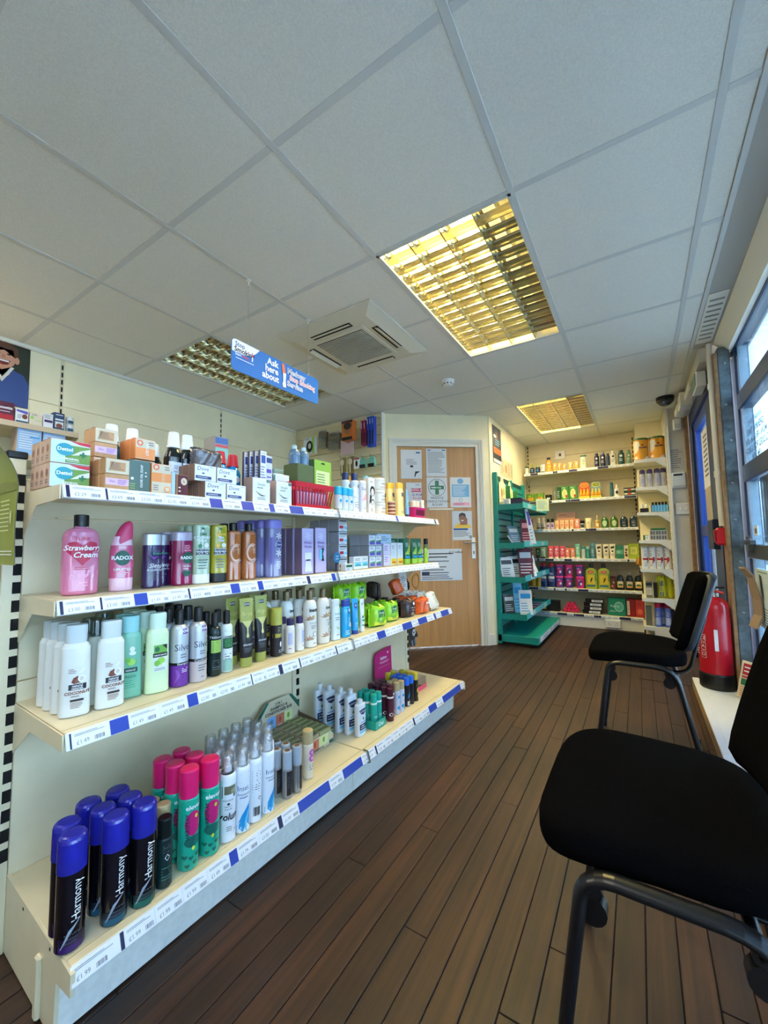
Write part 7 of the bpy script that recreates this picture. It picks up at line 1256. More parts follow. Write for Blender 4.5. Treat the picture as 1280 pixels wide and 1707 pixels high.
while z < 1.85: e.box(.2605, .262, 4.824, 4.833, z, z + .03, M_black); z += .05
e.build('slotted_channel', ss)
e = MB(); e.box(.085, .26, 4.84, 5.23, .002, .148, M_trim, .002); e.build('kick_box', ss)
OYL = mat('tin_amber', (232, 160, 28), .35); OWH = mat('tin_white', (232, 226, 206), .35)
t = prod('powder_tin', '', 'baby milk', cyl(0, .205, .066, .066, .003), OYL, [('lid', capr(.205, .225, .067), mat('tin_lid_green', (60, 104, 50), .35))], [('poly', [(-.062, .19), (-.02, .19), (-.012, .15), (-.03, .09), (-.062, .05)], OWH), ('text', 'AptaMil', .014, .125, .024, NVY, {'bold': .03}), ('disc', .01, .15, .012, .008, col(160, 40, 60)), ('disc', -.046, .024, .013, .013, PAPER), ('poly', [(.02, .005), (.058, .005), (.055, .035), (.04, .03)], PAPER)], group='amber powder tins')
put(t, [(.062, 4.915, 'amber powder tin with green lid, left of two on the top side shelf', None, 4), (.198, 4.915, 'amber powder tin with green lid, right of two on the top side shelf', None, 2)], SZ[0])
t = prod('feeding_bottle', '', 'baby bottle', cyl(0, .11, .029) + dome(.11, .029, .03, .75), mat('baby_bottle_clear', (196, 196, 210), .1, coat=.5, trans=.4), [('cap', capr(.138, .188, .025, None, .016), mat('cap_plum', (62, 44, 90), .3))], [('lines', -.014, .014, .03, .09, 4, PVI)], group='plum-capped feeding bottles')
put(t, [(.060, 4.90, 'clear feeding bottle with plum cap, first from the shelf front'), (.123, 4.90, 'clear feeding bottle with plum cap, second from the shelf front'), (.184, 4.90, 'clear feeding bottle with plum cap, third from the shelf front'), (.236, 4.905, 'clear feeding bottle with plum cap, nearest the wall')], SZ[1])
BSK = mat('tray_sky_blue', (70, 156, 214), .35); t = thing('plastic_tray', 'sky blue ribbed plastic tray of small items on the third side shelf', 'tray', (.190, 4.90, SZ[2] + .0012)); b = MB(); b.box(-.072, .072, -.04, .04, 0, .004, BSK)
for s in (-1, 1): b.box(-.072, .072, s * .038 - .002, s * .038 + .002, 0, .068, BSK); b.box(s * .070 - .002, s * .070 + .002, -.04, .04, 0, .068, BSK)
b.build('shell', t); e = MB()
for k in range(6): e.box(-.064 + k * .0235, -.052 + k * .0235, -.043, -.039, .004, .066, mat('tray_sky_light', (130, 196, 232), .35), .001)
e.build('ribs', t)
t = prod('dropper_bottle', '', 'bottle', cyl(0, .06, .012), mat('bottle_smoke', (90, 84, 80), .2), [('cap', capr(.06, .095, .010), BLACK)]); put(t, [(.135 + q * .027, 4.90, 'small dark dropper bottle in the sky blue tray, %s' % n) for q, n in enumerate(('first', 'second', 'third', 'fourth', 'fifth'))], SZ[2] + .005)
t = carton('black_case', '', 'case', .072, .06, .042, BKC); put(t, [(.062, 4.90, 'small black case beside the sky blue tray')], SZ[2]); t = mini('dropper_bottle', CRM, WHITE, [], .09, .06, r=.012); put(t, [(.045, 4.97, 'cream bottle behind the small black case'), (.085, 4.98, 'second cream bottle behind the black case')], SZ[2])
t = carton('tea_carton', '', 'box', .045, .08, .047, mat('carton_grey_print', (186, 186, 180), .5), [('rect', -.018, -.002, .006, .04, GREYP), ('rect', .003, .018, .006, .04, GREYP)], group='grey printed cartons'); put(t, [(.118 + i * .046, 4.89, 'grey printed carton, %s row, %s from the shelf front' % (('lower', 'upper')[j], ORD[i] if i else 'first'), SZ[3] + j * .048, 0) for j in (0, 1) for i in range(3)], SZ[3])
t = carton('tea_carton', '', 'box', .12, .07, .018, GRN); put(t, [(.165, 4.90, 'flat green carton lying on the grey printed cartons', SZ[3] + .0975, 3)], SZ[3]); t = carton('tea_carton', '', 'box', .038, .05, .045, PAPER, [('lines', -.014, .014, .01, .035, 3, GREYP)]); put(t, [(.074, 4.89, 'little white carton in front of the grey printed ones')], SZ[3]); t = carton('tea_carton', '', 'box', .045, .05, .05, GRN); put(t, [(.060, 4.97, 'small green carton behind the little white one')], SZ[3])
RDW = col(176, 26, 40)
t = prod('milk_powder_can', '', 'nutrition drink', cyl(0, .205, .0295, None, .002), mat('can_white_red', (226, 224, 222), .35), [('lid', capr(.205, .222, .030), mat('lid_silver_grey', (190, 192, 194), .3))], [('rect', -.028, .028, .085, .105, RDW), ('poly', [(.008, .04), (.026, .08), (.026, .11), (.014, .12)], RDW), ('lines', -.016, .012, .12, .19, 6, GREYP), ('lines', -.016, .012, .02, .07, 4, GREYP)], group='white and red nutrition cans')
put(t, [(.040, 4.89, 'white can with red band, first from the shelf front', None, 20), (.103, 4.89, 'white can with red band, second from the shelf front', None, -20), (.166, 4.89, 'white can with red band, third from the shelf front', None, -10), (.229, 4.89, 'white can with red band, nearest the wall', None, -40)], SZ[4])
t = pouch('snack_pouch', '', .07, .075, .03, PGO, cat='pouch'); put(t, [(-.02, 5.02, 'orange pouch poking out past the red-banded cans')], SZ[4] + .022); bpy.data.objects[t.name].rotation_euler = (0, radians(20), radians(60))
e = MB(); e.box(-.03, .03, -.03, .03, 0, .02, CRM, .002); o = e.build('price_block', None, (.02, 5.02, SZ[4] + .0012)); tag(o, 'cream block under the orange pouch', 'block')
t = carton('remedy_carton', '', 'remedy', .052, .05, .160, mat('carton_olive_grey', (120, 120, 96), .5), [('rect', -.022, .022, .03, .10, CRM), ('lines', -.018, .018, .035, .095, 5, GREYP), ('rect', -.026, .026, .12, .15, INK)]); put(t, [(.060, 4.90, 'grey-green carton with dark top on the sixth side shelf')], SZ[5], jit=2); t = carton('remedy_carton', '', 'remedy', .03, .06, .15, BKC); put(t, [(.112, 4.93, 'thin dark carton beside the grey-green one')], SZ[5], jit=2)
YPK = mat('pack_acid_yellow', (196, 196, 30), .35); t = pouch('tissue_pack', '', .066, .215, .05, YPK, [('rect', -.02, .015, .12, .17, GREYP), ('rect', -.02, .015, .02, .06, GREYP), ('lines', -.018, .01, .07, .11, 3, PUB)], cat='packet'); put(t, [(.166, 4.93, 'tall acid yellow packet, left of two on the sixth side shelf', None, 0), (.233, 4.93, 'acid yellow packet nearest the wall on the sixth side shelf', None, -78)], SZ[5])
t = prod('spray_can', '', 'air freshener', cyl(0, .175, .026) + dome(.175, .026, .008, .85), mat('can_periwinkle', (96, 116, 196), .3), [('cap', capr(.183, .235, .0245), mat('cap_crimson', (190, 22, 60), .3))], [('rect', -.018, .022, .02, .09, mat('can_panel_pale', (186, 198, 230), .4)), ('lines', -.012, .018, .10, .16, 4, WINK)], group='blue cans with crimson caps'); put(t, [(.120, 4.89, 'blue can with crimson cap, left front one on the bottom side shelf', None, -14), (.202, 4.90, 'blue can with crimson cap, right one on the bottom side shelf', None, -8), (.160, 4.96, 'blue can with crimson cap standing behind between the other two', None, 0)], SZ[6]); t = carton('remedy_carton', '', 'remedy', .05, .06, .19, mat('carton_greyish', (110, 108, 90), .5)); put(t, [(.045, 4.93, 'greyish carton left of the blue cans on the bottom side shelf')], SZ[6], jit=2)
t = carton('remedy_carton', '', 'remedy', .03, .05, .17, NV); put(t, [(.240, 4.92, 'navy carton by the wall on the bottom side shelf')], SZ[6], jit=1)
# ================================================================== TEAL LEAFLET STAND
TEAL = mat('stand_teal', (12, 142, 136), .38); TEALD = mat('stand_teal_slot', (8, 60, 62), .6); TEALT = mat('stand_teal_strip', (40, 190, 196), .3)
ts = thing('display_stand', 'tall teal metal stand with slatted back and leaflet shelves by the door', 'display stand', (-1.222, 4.045, 0))
LX, LY = .385, 1.205
b = MB()
for y in (0, LY - .04): b.box(0, .042, y, y + .04, .01, 1.715, TEAL, .003)
b.box(.0, .04, LY / 2 - .01, LY / 2 + .01, .05, 1.70, TEAL); b.build('uprights', ts); z = .16; q = MB(); q.box(.006, .022, .042, LY - .042, 0, .055, TEAL, .003); f = None
while z < 1.62:
    f = q.build('slat', ts, (0, 0, z)) if f is None else same(f, (0, 0, z), None, ts); z += .068
b = MB(); b.box(.002, .006, .04, LY - .04, .05, 1.70, TEALD); b.build('back_sheet', ts)
b = MB(); b.box(.0, LX, .0, LY, .03, .10, TEAL, .005); b.box(.05, LX - .03, .03, LY - .03, .004, .03, BLACK); b.build('base', ts)
for y0, y1 in ((.06, .58), (.62, 1.16)):
    e = MB(); e.box(LX, LX + .003, y0, y1, .045, .092, PAPER, .001); decals(e, [('lines', y0 + .15, y1 - .12, .055, .085, 2, GREYP)], lambda s, z, off: (LX + .003 + off, s, z)); e.build('base_label', ts)
for k, z in enumerate((1.36, .975, .64, .282)):
    b = MB(); b.box(.03, .285, .01, LY - .01, z - .008, z, TEAL); b.box(.03, .285, .006, .010, z - .035, z + .022, TEAL); b.box(.03, .285, LY - .01, LY - .006, z - .035, z + .022, TEAL); b.build('shelf', ts)
    e = MB(); e.box(.285, .290, .0, LY, z - .022, z + .036, TEALT, .001); e.build('front_strip', ts)
    for y in (.22, .82):
        e = MB(); e.box(.290, .2915, y, y + .14, z - .010, z + .022, PAPER); decals(e, [('text', 'LEAFLET', y + .07, z + .006, .022, GREYP)], lambda s, q, off: (.2915 + off, s, q)); e.build('strip_label', ts)
def leaflet(lbl, y, z, w, h, m, items, x=.12, lean=14, yaw=0, t=.012):
    b = MB(); b.box(-t / 2, t / 2, -w / 2, w / 2, 0, h, PAPER, .001); decals(b, [('rect', -w / 2, w / 2, 0, h, m)] + items, lambda s, q, off: (t / 2 + off, s, q)); decals(b, [('rect', -t / 2, t / 2, 0, h, m)], lambda s, q, off: (s, -w / 2 - off, q))
    o = b.build('leaflet_stack', None, (-1.222 + x, 4.045 + y, z + .003 + t * .5 * sin(radians(abs(lean)))), (0, radians(-lean), radians(yaw))); tag(o, lbl, 'leaflet')
bars_ = lambda w, h, m: [('lines', -w * .4, w * .4, h * .1, h * .5, 4, m), ('rect', -w * .4, w * .4, h * .65, h * .85, m)]
SLB = col(120, 150, 180); PLM = col(110, 40, 60); DKG = col(70, 74, 80)
for a in (('grey-blue leaflets on the second shelf of the teal stand', .24, .975, .14, .20, SLB, WINK, .16, 20, -30), ('pale leaflet fan low on the second shelf of the teal stand', .12, .975, .10, .10, PAPER, SLB, .15, 30, 20), ('dark red leaflets near the front of the second teal shelf', .32, .975, .13, .26, PLM, PK, .25, 4, -60),
          ('white magazine with dark picture, first on the third teal shelf', .10, .64, .15, .21, PAPER, DKG, .10, 14, -40), ('white and black leaflet second on the third teal shelf', .22, .64, .14, .22, PAPER, INK, .15, 16, -40), ('grey booklet leaning mid third teal shelf', .40, .64, .14, .27, DKG, SLB, .18, 18, -50), ('tall white and maroon leaflet on the third teal shelf', .24, .64, .14, .30, PLM, PAPER, .245, 10, -60), ('white and black picture leaflet at the front of the third teal shelf', .36, .64, .15, .22, PAPER, INK, .25, 16, -50), ('folded white leaflets spilling over the third teal shelf edge', .55, .64, .16, .16, PAPER, DKG, .25, 30, -30),
          ('grey booklet at the back of the lowest teal shelf', .14, .282, .12, .19, DKG, PAPER, .09, 8, -40), ('tall sky blue card on the lowest teal shelf', .22, .282, .09, .30, SW2, SW1, .16, 6, -50), ('white leaflet with blue pictures standing at the lowest shelf corner', .13, .282, .12, .24, PAPER, SW1, .255, 14, -66)):
    leaflet(a[0], a[1], a[2], a[3], a[4], a[5], bars_(a[3], a[4], a[6]), a[7], a[8], a[9])
for i, (y, m) in enumerate(((.62, PLM), (.80, PVI), (.98, SLB))):
    e = MB(); e.box(-.07, .07, -.075, .075, 0, .014, m, .001); decals(e, [('rect', -.05, .05, -.05, .0, PAPER)], lambda s, q, off: (s, q, .014 + off)); o = e.build('leaflet_stack', None, (-1.03, 4.045 + y, .2835)); tag(o, 'flat %s leaflets lying on the lowest teal shelf' % ('plum', 'violet', 'grey-blue')[i], 'leaflet')
t = carton('storage_box', 'dark purple zipped box on the top shelf of the teal stand', 'box', .30, .15, .085, mat('box_deep_purple', (44, 38, 72), .6, bump=(60, .3)), b=.012); t.location = (-1.03, 4.30, 1.3615); t.rotation_euler = (0, 0, radians(90))
for i, (y, h) in enumerate(((.17, .34), (.46, .30))):                # round-topped card displays
    t = thing('card_display', 'round-topped cream card display of remedies on the teal stand, %s one' % ('nearer', 'further')[i], 'display', (-1.175, 4.045 + y, 1.3615)); b = MB(); w = .12
    out = [(-w, 0), (w, 0), (w, h * .72), (w * .45, h * .80)] + [(w * .4 * cos(radians(a)), h * .86 + w * .4 * sin(radians(a))) for a in range(0, 181, 20)] + [(-w * .45, h * .80), (-w, h * .72)]
    b.prism(out, 'x', 0, .004, mat('card_cream_green', (236, 228, 196), .5)); b.box(.0, .05, w - .004, w, 0, h * .7, GRN); b.box(.004, .05, -w, w, 0, .05, mat('card_cream_green', (236, 228, 196), .5)); decals(b, [('disc', -.03, h * .45, .03, .05, TERR), ('disc', .04, h * .5, .03, .04, AL), ('lines', -.08, .08, h * .1, h * .3, 4, GREYP), ('text', 'herbal', 0, h * .86, .03, GRN)], lambda s, q, off: (.004 + off, s, q)); b.build('card', t)
t = carton('leaflet_block', 'small white block of slips at the near end of the top teal shelf', 'leaflet', .06, .05, .075, PAPER, [('lines', -.02, .02, .01, .06, 4, GREYP)], sitems=[('rect', -.02, .0, .0, .07, INK)]); t.location = (-1.10, 4.10, 1.3615)
b = MB(); b.prism([(-.07, 0), (.07, 0), (.07, .13), (-.07, .13)], 'y', 0, .003, mat('sheet_pale_green', (206, 220, 170), .5)); decals(b, [('lines', -.055, .055, .02, .11, 6, SLB)], flatproj()); o = b.build('shelf_flyer', None, (-.86, 4.62, 1.335), (0, 0, radians(35))); tag(o, 'pale green flyer clipped to the front of the top teal shelf', 'flyer')
b = MB(); b.prism([(-.028, 0), (.028, -.005), (.02, .19), (.0, .36), (-.03, .36)], 'y', 0, .003, PAPER); decals(b, [('lines', -.018, .014, .03, .16, 4, SLB), ('rect', -.018, .006, .19, .33, PVI)], flatproj()); o = b.build('hanging_slip', None, (-.90, 4.30, .985), (0, radians(-8), radians(30))); tag(o, 'long white paper slip hanging below the top teal shelf', 'flyer')
b = MB(); b.box(0, .003, 0, .30, 0, .395, col(36, 52, 66)); decals(b, [('poly', [(.05, .27), (.12, .28), (.20, .36), (.09, .37)], DKG), ('disc', .08, .285, .05, .018, PAPER), ('rect', .14, .16, .25, .34, TERR), ('rect', .02, .28, .10, .165, col(232, 106, 50)), ('lines', .08, .26, .19, .26, 3, SW2), ('rect', .01, .29, .005, .04, PAPER)], lambda s, q, off: (.003 + off, s, q)); o = b.build('wall_poster', None, (-1.224, 4.10, 1.835)); tag(o, 'dark blue poster with orange band on the wall above the teal stand', 'poster')
b = MB(); b.box(0, .003, 0, .52, 0, .19, mat('paper_aged', (196, 184, 152), .6)); decals(b, [('lines', .03, .13, .02, .17, 8, GREYP), ('disc', .22, .09, .04, .05, TERR), ('lines', .29, .38, .02, .17, 8, GREYP), ('lines', .41, .50, .02, .17, 8, GREYP)], lambda s, q, off: (.003 + off, s, q)); o = b.build('wall_leaflet', None, (-1.224, 4.345, 1.735)); tag(o, 'aged pinned leaflet with print columns on the side wall', 'notice')
# ================================================================== SLAT BOARD HOOK GOODS
HK = mat('hook_wire', (150, 146, 136), .3, .8)
def hook(par, x, z): e = MB(); e.tube([(x, .095, z + .012), (x, -.055, z + .004), (x, -.06, z + .014)], .0018, HK, 6); e.build('hook', par)
def hung(name, lbl, cat, x, z0, w, h, dep, m, items, n=1, gap=.02, tails=None):
    t = thing(name, lbl, cat, (x, 3.178, z0)); hook(t, 0, h)
    for k in range(n):
        e = MB(); y = -.03 + k * gap; e.box(-w / 2, w / 2, y - dep / 2, y + dep / 2, 0, h, m, .002)
        if k == 0: decals(e, items, flatproj(y - dep / 2))
        e.build('pack', t)
    if tails: tails(t)
    return t
hung('hair_roller_box', 'white and green boxed item with black oval picture on the slat board', 'packet', -2.87, 1.965, .15, .17, .05, PAPER, [('rect', .045, .075, 0, .17, LMG), ('disc', .01, .07, .045, .062, INK), ('disc', .01, .075, .02, .03, PAPER), ('lines', -.06, .02, .14, .16, 2, MR)])
CLB2 = clear_mat('blister_clear', (214, 206, 186), .5)
for i, (x, z, w) in enumerate(((-2.70, 2.00, .10), (-2.55, 1.96, .14))): hung('blister_pack', 'clear blister pack with white card on the slat board, %s' % ('smaller left one', 'larger right one')[i], 'packet', x, z, w, .17, .02, CLB2, [], 2, .03, lambda t, w=w: (lambda e: (e.box(-w / 2, w / 2, -.035, -.03, .13, .19, mat('blister_card', (206, 198, 186), .5), .001), decals(e, [('lines', -w * .4, w * .4, .14, .18, 2, DKG)], flatproj(-.035)), e.rings([(.02, .016, .01), (.05, .022, .014), (.08, .012, .01)], WHITE, seg=10), e.build('card', t)))(MB()))
hung('bib_pack', 'pale pink bib on a red card hanging from the slat board', 'bib', -2.385, 1.89, .16, .15, .012, mat('bib_pale_pink', (206, 180, 180), .7), [('disc', .02, .16, .035, .05, TERR)], 1, .02, lambda t: (lambda e: (e.box(-.08, .08, -.02, -.016, .15, .22, MR, .001), e.build('header', t)))(MB()))
hn = hung('hair_net_box', 'orange boxed hair net with a face picture on the slat board', 'packet', -2.30, 2.00, .13, .19, .07, mat('box_burnt_orange', (196, 106, 40), .45), [('rect', -.065, .065, .165, .19, MR), ('disc', .005, .10, .035, .05, SK), ('disc', .005, .135, .045, .035, INK), ('rect', -.06, .06, .0, .03, INK)]); hn.location.y = 3.10
for i, x in enumerate((-2.20, -2.168)): hung('comb_pack', 'magenta carded comb on the slat board, %s of two' % ('left', 'right')[i], 'comb', x, 1.955 + .0, .024, .24, .02, mat('comb_magenta', (150, 24, 84), .4), [('rect', -.008, .0, .16, .22, PAPER), ('rect', -.008, .008, .02, .12, mat('comb_dark', (40, 20, 40), .3))], 2, .03)
for i, x in enumerate((-2.130, -2.100, -2.072)): hung('comb_pack', 'bright blue carded brush on the slat board, %s of three' % ('left', 'middle', 'right')[i], 'brush', x, 1.93, .022, .29, .02, mat('comb_cobalt', (24, 70, 190), .35), [('rect', -.007, .0, .22, .27, PAPER), ('rect', -.008, .008, .02, .16, mat('comb_navy', (20, 36, 90), .3))], 2, .03)
MSK = mat('sponge_seafoam', (120, 190, 172), .7); 
for i, x in enumerate((-2.20, -2.10)):
    t = thing('sponge_pack', 'seafoam half-round sponge in black holder on the slat board, %s' % ('left one', 'right one')[i], 'sponge', (x, 3.178, 1.74)); hook(t, 0, .10); e = MB(); e.prism([(-.035, .0)] + [(-.035 * cos(radians(a)), .05 + .05 * sin(radians(a))) for a in range(0, 181, 20)] + [(.035, .0)], 'y', -.03, .0, MSK); e.build('sponge', t); e = MB(); e.box(-.038, .03, -.036, -.026, -.005, .03, INK, .003); e.build('holder', t)
for i, x in enumerate((-2.46, -2.36)):
    t = thing('hair_brush', 'cream oval hair brush carded on the slat board, %s' % ('left one', 'right one')[i], 'brush', (x, 3.178, 1.70)); hook(t, 0, .17); e = MB(); e.rings([(-.012, .020, .028), (.0, .024, .034), (.004, .020, .028)], mat('brush_cream', (222, 210, 186), .4), seg=16); e.tube([(0, -.03, .0), (0, -.11, .0)], .006, mat('brush_cream', (222, 210, 186), .4), 8); e.build('brush', t, (0, -.02, .12), (radians(90), 0, 0)); e = MB(); e.box(-.035, .035, .0, .003, -.01, .17, mat('card_khaki', (150, 140, 84), .5)); e.build('card', t)
hung('hair_grip_card', 'white card with dark head silhouette low on the slat board', 'packet', -2.27, 1.735, .07, .10, .01, PAPER, [('disc', 0, .05, .014, .03, INK), ('rect', -.035, .035, .09, .10, MAG)])
# ================================================================== LEFT WALL SHELF AND GOODS ON IT
wsh = thing('wall_shelving', 'cream shelves on the left wall behind the shelf run', 'shelving', (0, 0, 0)); 
for z, xf, y1 in ((1.700, -2.84, 1.045), (1.525, -2.84, 1.045)):
    b = MB(); b.box(XL, xf, -.9, y1, z - .02, z, M_shop, .002); b.box(xf, xf + .006, -.9, y1, z - .03, z + .001, mat('strip_wood_tan', (206, 184, 152), .5), .001); b.build('shelf', wsh)
    e = MB(); e.prism([(XL, z), (xf, z), (xf, z - .03), (XL + .1, z - .10), (XL, z - .10)], 'y', y1, y1 + .003, M_shop) ; e.build('bracket', wsh)
def vbox(lbl, y, w, h, m, items, z=1.701, d=.06, x=-2.87):
    t = carton('vitamin_carton', lbl, 'vitamins', w, d, h, m, items); t.location = (x, y, z); t.rotation_euler = (0, 0, radians(90))
vbox('maroon berry vitamin carton on the left wall shelf under the poster', .700, .085, .098, col(90, 20, 52), [('text', 'Bassetts', 0, .066, .021, WINK, {'bold': .03}), ('rect', -.04, .04, .002, .03, RDW), ('lines', -.03, .03, .04, .05, 1, WINK)])
vbox('white vitamin carton with brown-haired child, second on the left wall shelf', .776, .056, .075, PAPER, [('disc', .012, .035, .012, .014, CBR), ('poly', [(-.024, .06), (.024, .05), (.024, .066), (-.024, .07)], PVI), ('lines', -.02, .0, .02, .045, 3, GREYP), ('rect', -.026, .026, .0, .01, TEA)])
vbox('cream vitamin carton with pale green spot, third on the left wall shelf', .838, .058, .068, CRM, [('text', 'vital', -.008, .058, .014, GREYP), ('disc', -.018, .04, .008, .008, AL), ('rect', -.005, .026, .022, .032, LIME)])
vbox('white vitamin carton with purple band, fourth on the left wall shelf', .894, .046, .082, PAPER, [('rect', -.018, .020, .030, .044, PRP), ('lines', -.018, .018, .05, .075, 3, GREYP)])
vbox('tall dark blue vitamin carton with couple photo, fifth on the left wall shelf', .947, .050, .100, col(26, 66, 110), [('rect', -.02, .02, .012, .064, PAPER), ('disc', .0, .022, .016, .014, CBR), ('rect', -.02, .02, .046, .054, TEA), ('lines', -.018, .018, .08, .094, 1, WINK)])
r = .021; t = prod('vitamin_tub', '', 'vitamins', cyl(0, .034, r), PAPER, [('cap', capr(.034, .046, r), WHITE)], [('rect', -.018, .018, .004, .022, TEA)]); put(t, [(-2.87, 1.008, 'small white and blue vitamin tub, lower of two stacked', None, 90), (-2.87, 1.008, 'small white and blue vitamin tub, upper of two stacked', 1.7485, 90)], 1.701)
LBX = mat('carton_light_blue', (150, 190, 232), .45); t = carton('medicine_carton', '', 'medicine box', .108, .032, .150, LBX, [('lines', -.045, .045, .03, .135, 8, WINK), ('rect', .0, .045, .10, .106, SW1)], side=mat('carton_fawn_side', (176, 160, 146), .5), group='light blue cartons on the left wall')
for i, y in enumerate((.816, .930)):
    for k in range(3): (copy_tree(t, (-2.865 - k * .034, y, 1.526), radians(90), 'light blue carton on the left wall shelf, %s, %s' % (('nearer', 'further')[i], ('front', 'middle', 'rear')[k])))
for c_ in list(t.children): bpy.data.objects.remove(c_)
bpy.data.objects.remove(t)
# green leaflet on the run's end, and gloves and bands hung on its far end
t = thing('hanging_card', 'curling olive green leaflet hung on the near end of the shelf run', 'leaflet', (0, 0, 0), RZG); b = MB(); GLF = mat('leaflet_olive_green', (134, 146, 30), .45); vs = []
for j in range(13):
    q = j / 12; z = .965 + .275 * q; cu = .02 * max(0, q - .6) ** 2 * 12
    for i in range(5): s = i / 4; vs.append((.287 - cu * s, 1.18 + .17 * (1 - s) + .012 * sin(q * 5) + (.05 * max(0, q - .72) * s * 2.2), z))
fq = [(j * 5 + i, j * 5 + i + 1, j * 5 + i + 6, j * 5 + i + 5) for j in range(12) for i in range(4)]
b.add(vs, fq, GLF, True); b.add([(x + .0015, y, z) for x, y, z in vs], [f[::-1] for f in fq], PAPER, True); b.build('sheet', t)
b = MB(); decals(b, [('lines', 1.235, 1.33, 1.04, 1.12, 8, LIME), ('disc', 1.222, 1.075, .007, .016, LIME), ('lines', 1.20, 1.33, .985, 1.0, 2, WINK), ('rect', 1.19, 1.35, 1.135, 1.16, mat('leaflet_band', (116, 126, 40), .5))], lambda s, z, off: (.2865 - off, s, z)); b.build('print', t)
def end_hang(name, lbl, cat, u, d, z): return thing(name, lbl, cat, GP(u, d, z), RZG)
t = end_hang('goalkeeper_gloves', 'dark glove with football badge hanging at the far end of the shelf run', 'glove', 2.386, -1.375, .36); GLV = mat('glove_charcoal', (40, 46, 54), .7); GLG = mat('glove_grey', (124, 130, 138), .7); b = MB(); b.rings([(.0, .034, .010), (.05, .040, .014), (.085, .030, .012), (.095, .034, .012)], GLV, seg=16); b.build('palm', t)
for k in range(4): e = MB(); e.tube([(-.028 + k * .0187, 0, .006), (-.030 + k * .02, -.004, -.025), (-.030 + k * .02, -.008, -.045 + abs(k - 1.5) * .007)], .009, GLG if k % 2 else GLV, 8); e.build('finger', t)
e = MB(); e.tube([(.034, 0, .055), (.05, -.004, .03), (.05, -.006, .012)], .010, GLV, 8); e.build('thumb', t); e = MB(); decals(e, [('disc', .0, .05, .022, .022, PAPER), ('disc', 0, .05, .008, .008, INK)] + [('disc', .016 * cos(a), .05 + .016 * sin(a), .004, .004, INK) for a in (.3, 1.55, 2.8, 4.1, 5.3)], lambda s, z, off: (s, -.015 - off, z)); e.build('badge', t); e = MB(); e.tube([(0, 0, .093), (0, .0, .17)], .0015, HK, 6); e.build('loop', t)
t = end_hang('hair_bands', 'twisted gold hair band hanging at the far end of the shelf run', 'hair band', 2.372, -1.330, .755); GLD = mat('band_gold', (186, 140, 80), .3, .7)
for ph in (0, pi): e = MB(); e.tube([((.046 + .004 * cos(7 * a + ph)) * cos(a), .004 * sin(7 * a + ph), (.046 + .004 * cos(7 * a + ph)) * sin(a)) for a in [q * pi / 24 for q in range(49)]], .0028, GLD, 6); e.build('strand', t)
e = MB(); e.tube([(-.03, 0, -.035), (.02, -.003, -.075), (.03, 0, -.09)], .0028, GLD, 6); e.tube([(.03, 0, -.035), (-.02, -.003, -.075), (-.03, 0, -.09)], .0028, GLD, 6); e.tube([(0, .004, .048), (0, .01, .07), (-.01, .015, .085)], .002, HK, 6); e.build('tails', t)
t = end_hang('hair_scrunchie', 'black scrunchies hanging behind the gold hair band', 'hair band', 2.372, -1.402, .715); e = MB(); BKF = mat('fabric_black', (20, 22, 30), .9)
e.tube([(.020 * cos(a), .004 * sin(9 * a), .026 * sin(a)) for a in [q * pi / 16 for q in range(33)]], .011, BKF, 8); e.build('band', t); e = MB(); e.tube([(0, .004, .03), (.0, .01, .13), (.03, .0, .135)], .002, HK, 6); e.build('loop', t)
# ================================================================== CHAIRS
FAB = mat('chair_fabric', (7, 7, 9), 1.0, spec=.04, noise=(900, .5), bump=(700, .5)); FRM = mat('chair_frame', (16, 17, 20), .32); SHL = mat('chair_back_shell', (40, 46, 54), .5)
def se(a, n): return math.copysign(abs(a) ** (2 / n), a)
def cushion(b, cx, hx, hy, zf, th, n=4.0, seg=44):                   # upholstered pad, zf(x, y) its mid height
    lv = [(-.5, .93), (-.42, .985), (-.2, 1), (.2, 1), (.38, .975), (.47, .92), (.5, .82)]; vs = []
    for q, sc in lv:
        for k in range(seg):
            a = 2 * pi * k / seg; x, y = hx * sc * se(cos(a), n), hy * sc * se(sin(a), n); y *= 1 - .10 * (x / hx + .2) if x < 0 else 1 - .07 * (x / hx); vs.append((cx + x, y, zf(x, y) + q * th))
    fs = [(i * seg + k, i * seg + (k + 1) % seg, (i + 1) * seg + (k + 1) % seg, (i + 1) * seg + k) for i in range(len(lv) - 1) for k in range(seg)]; L = (len(lv) - 1) * seg; o = len(vs)
    for sc in (.6, .3):
        for k in range(seg): a = 2 * pi * k / seg; x, y = hx * .82 * sc * se(cos(a), n - 1), hy * .82 * sc * se(sin(a), n - 1); vs.append((cx + x, y, zf(x, y) + th * .5 + .004 * (1 - sc)))
    vs.append((cx, 0, zf(0, 0) + th * .5 + .004))
    for i, s0 in enumerate((L, o)): fs += [(s0 + k, s0 + (k + 1) % seg, o + i * seg + (k + 1) % seg, o + i * seg + k) for k in range(seg)]
    fs += [(o + seg + k, o + seg + (k + 1) % seg, len(vs) - 1) for k in range(seg)] + [tuple(range(seg))[::-1]]; b.add(vs, fs, FAB, True)
ch = thing('visitor_chair', 'black padded stacking chair nearest the camera, back to the window', 'chair', (.042, 1.0, 0))
b = MB(); cushion(b, -.045, .192, .232, lambda x, y: .488 - .035 * max(0, -x / .192 - .35) ** 1.6 + .006 * (y / .23) ** 2, .052); b.build('seat', ch)
def arcp(p0, p1, p2, n=6): return [tuple((1 - t) ** 2 * a + 2 * t * (1 - t) * c + t * t * d for a, c, d in zip(p0, p1, p2)) for t in [i / n for i in range(n + 1)]]
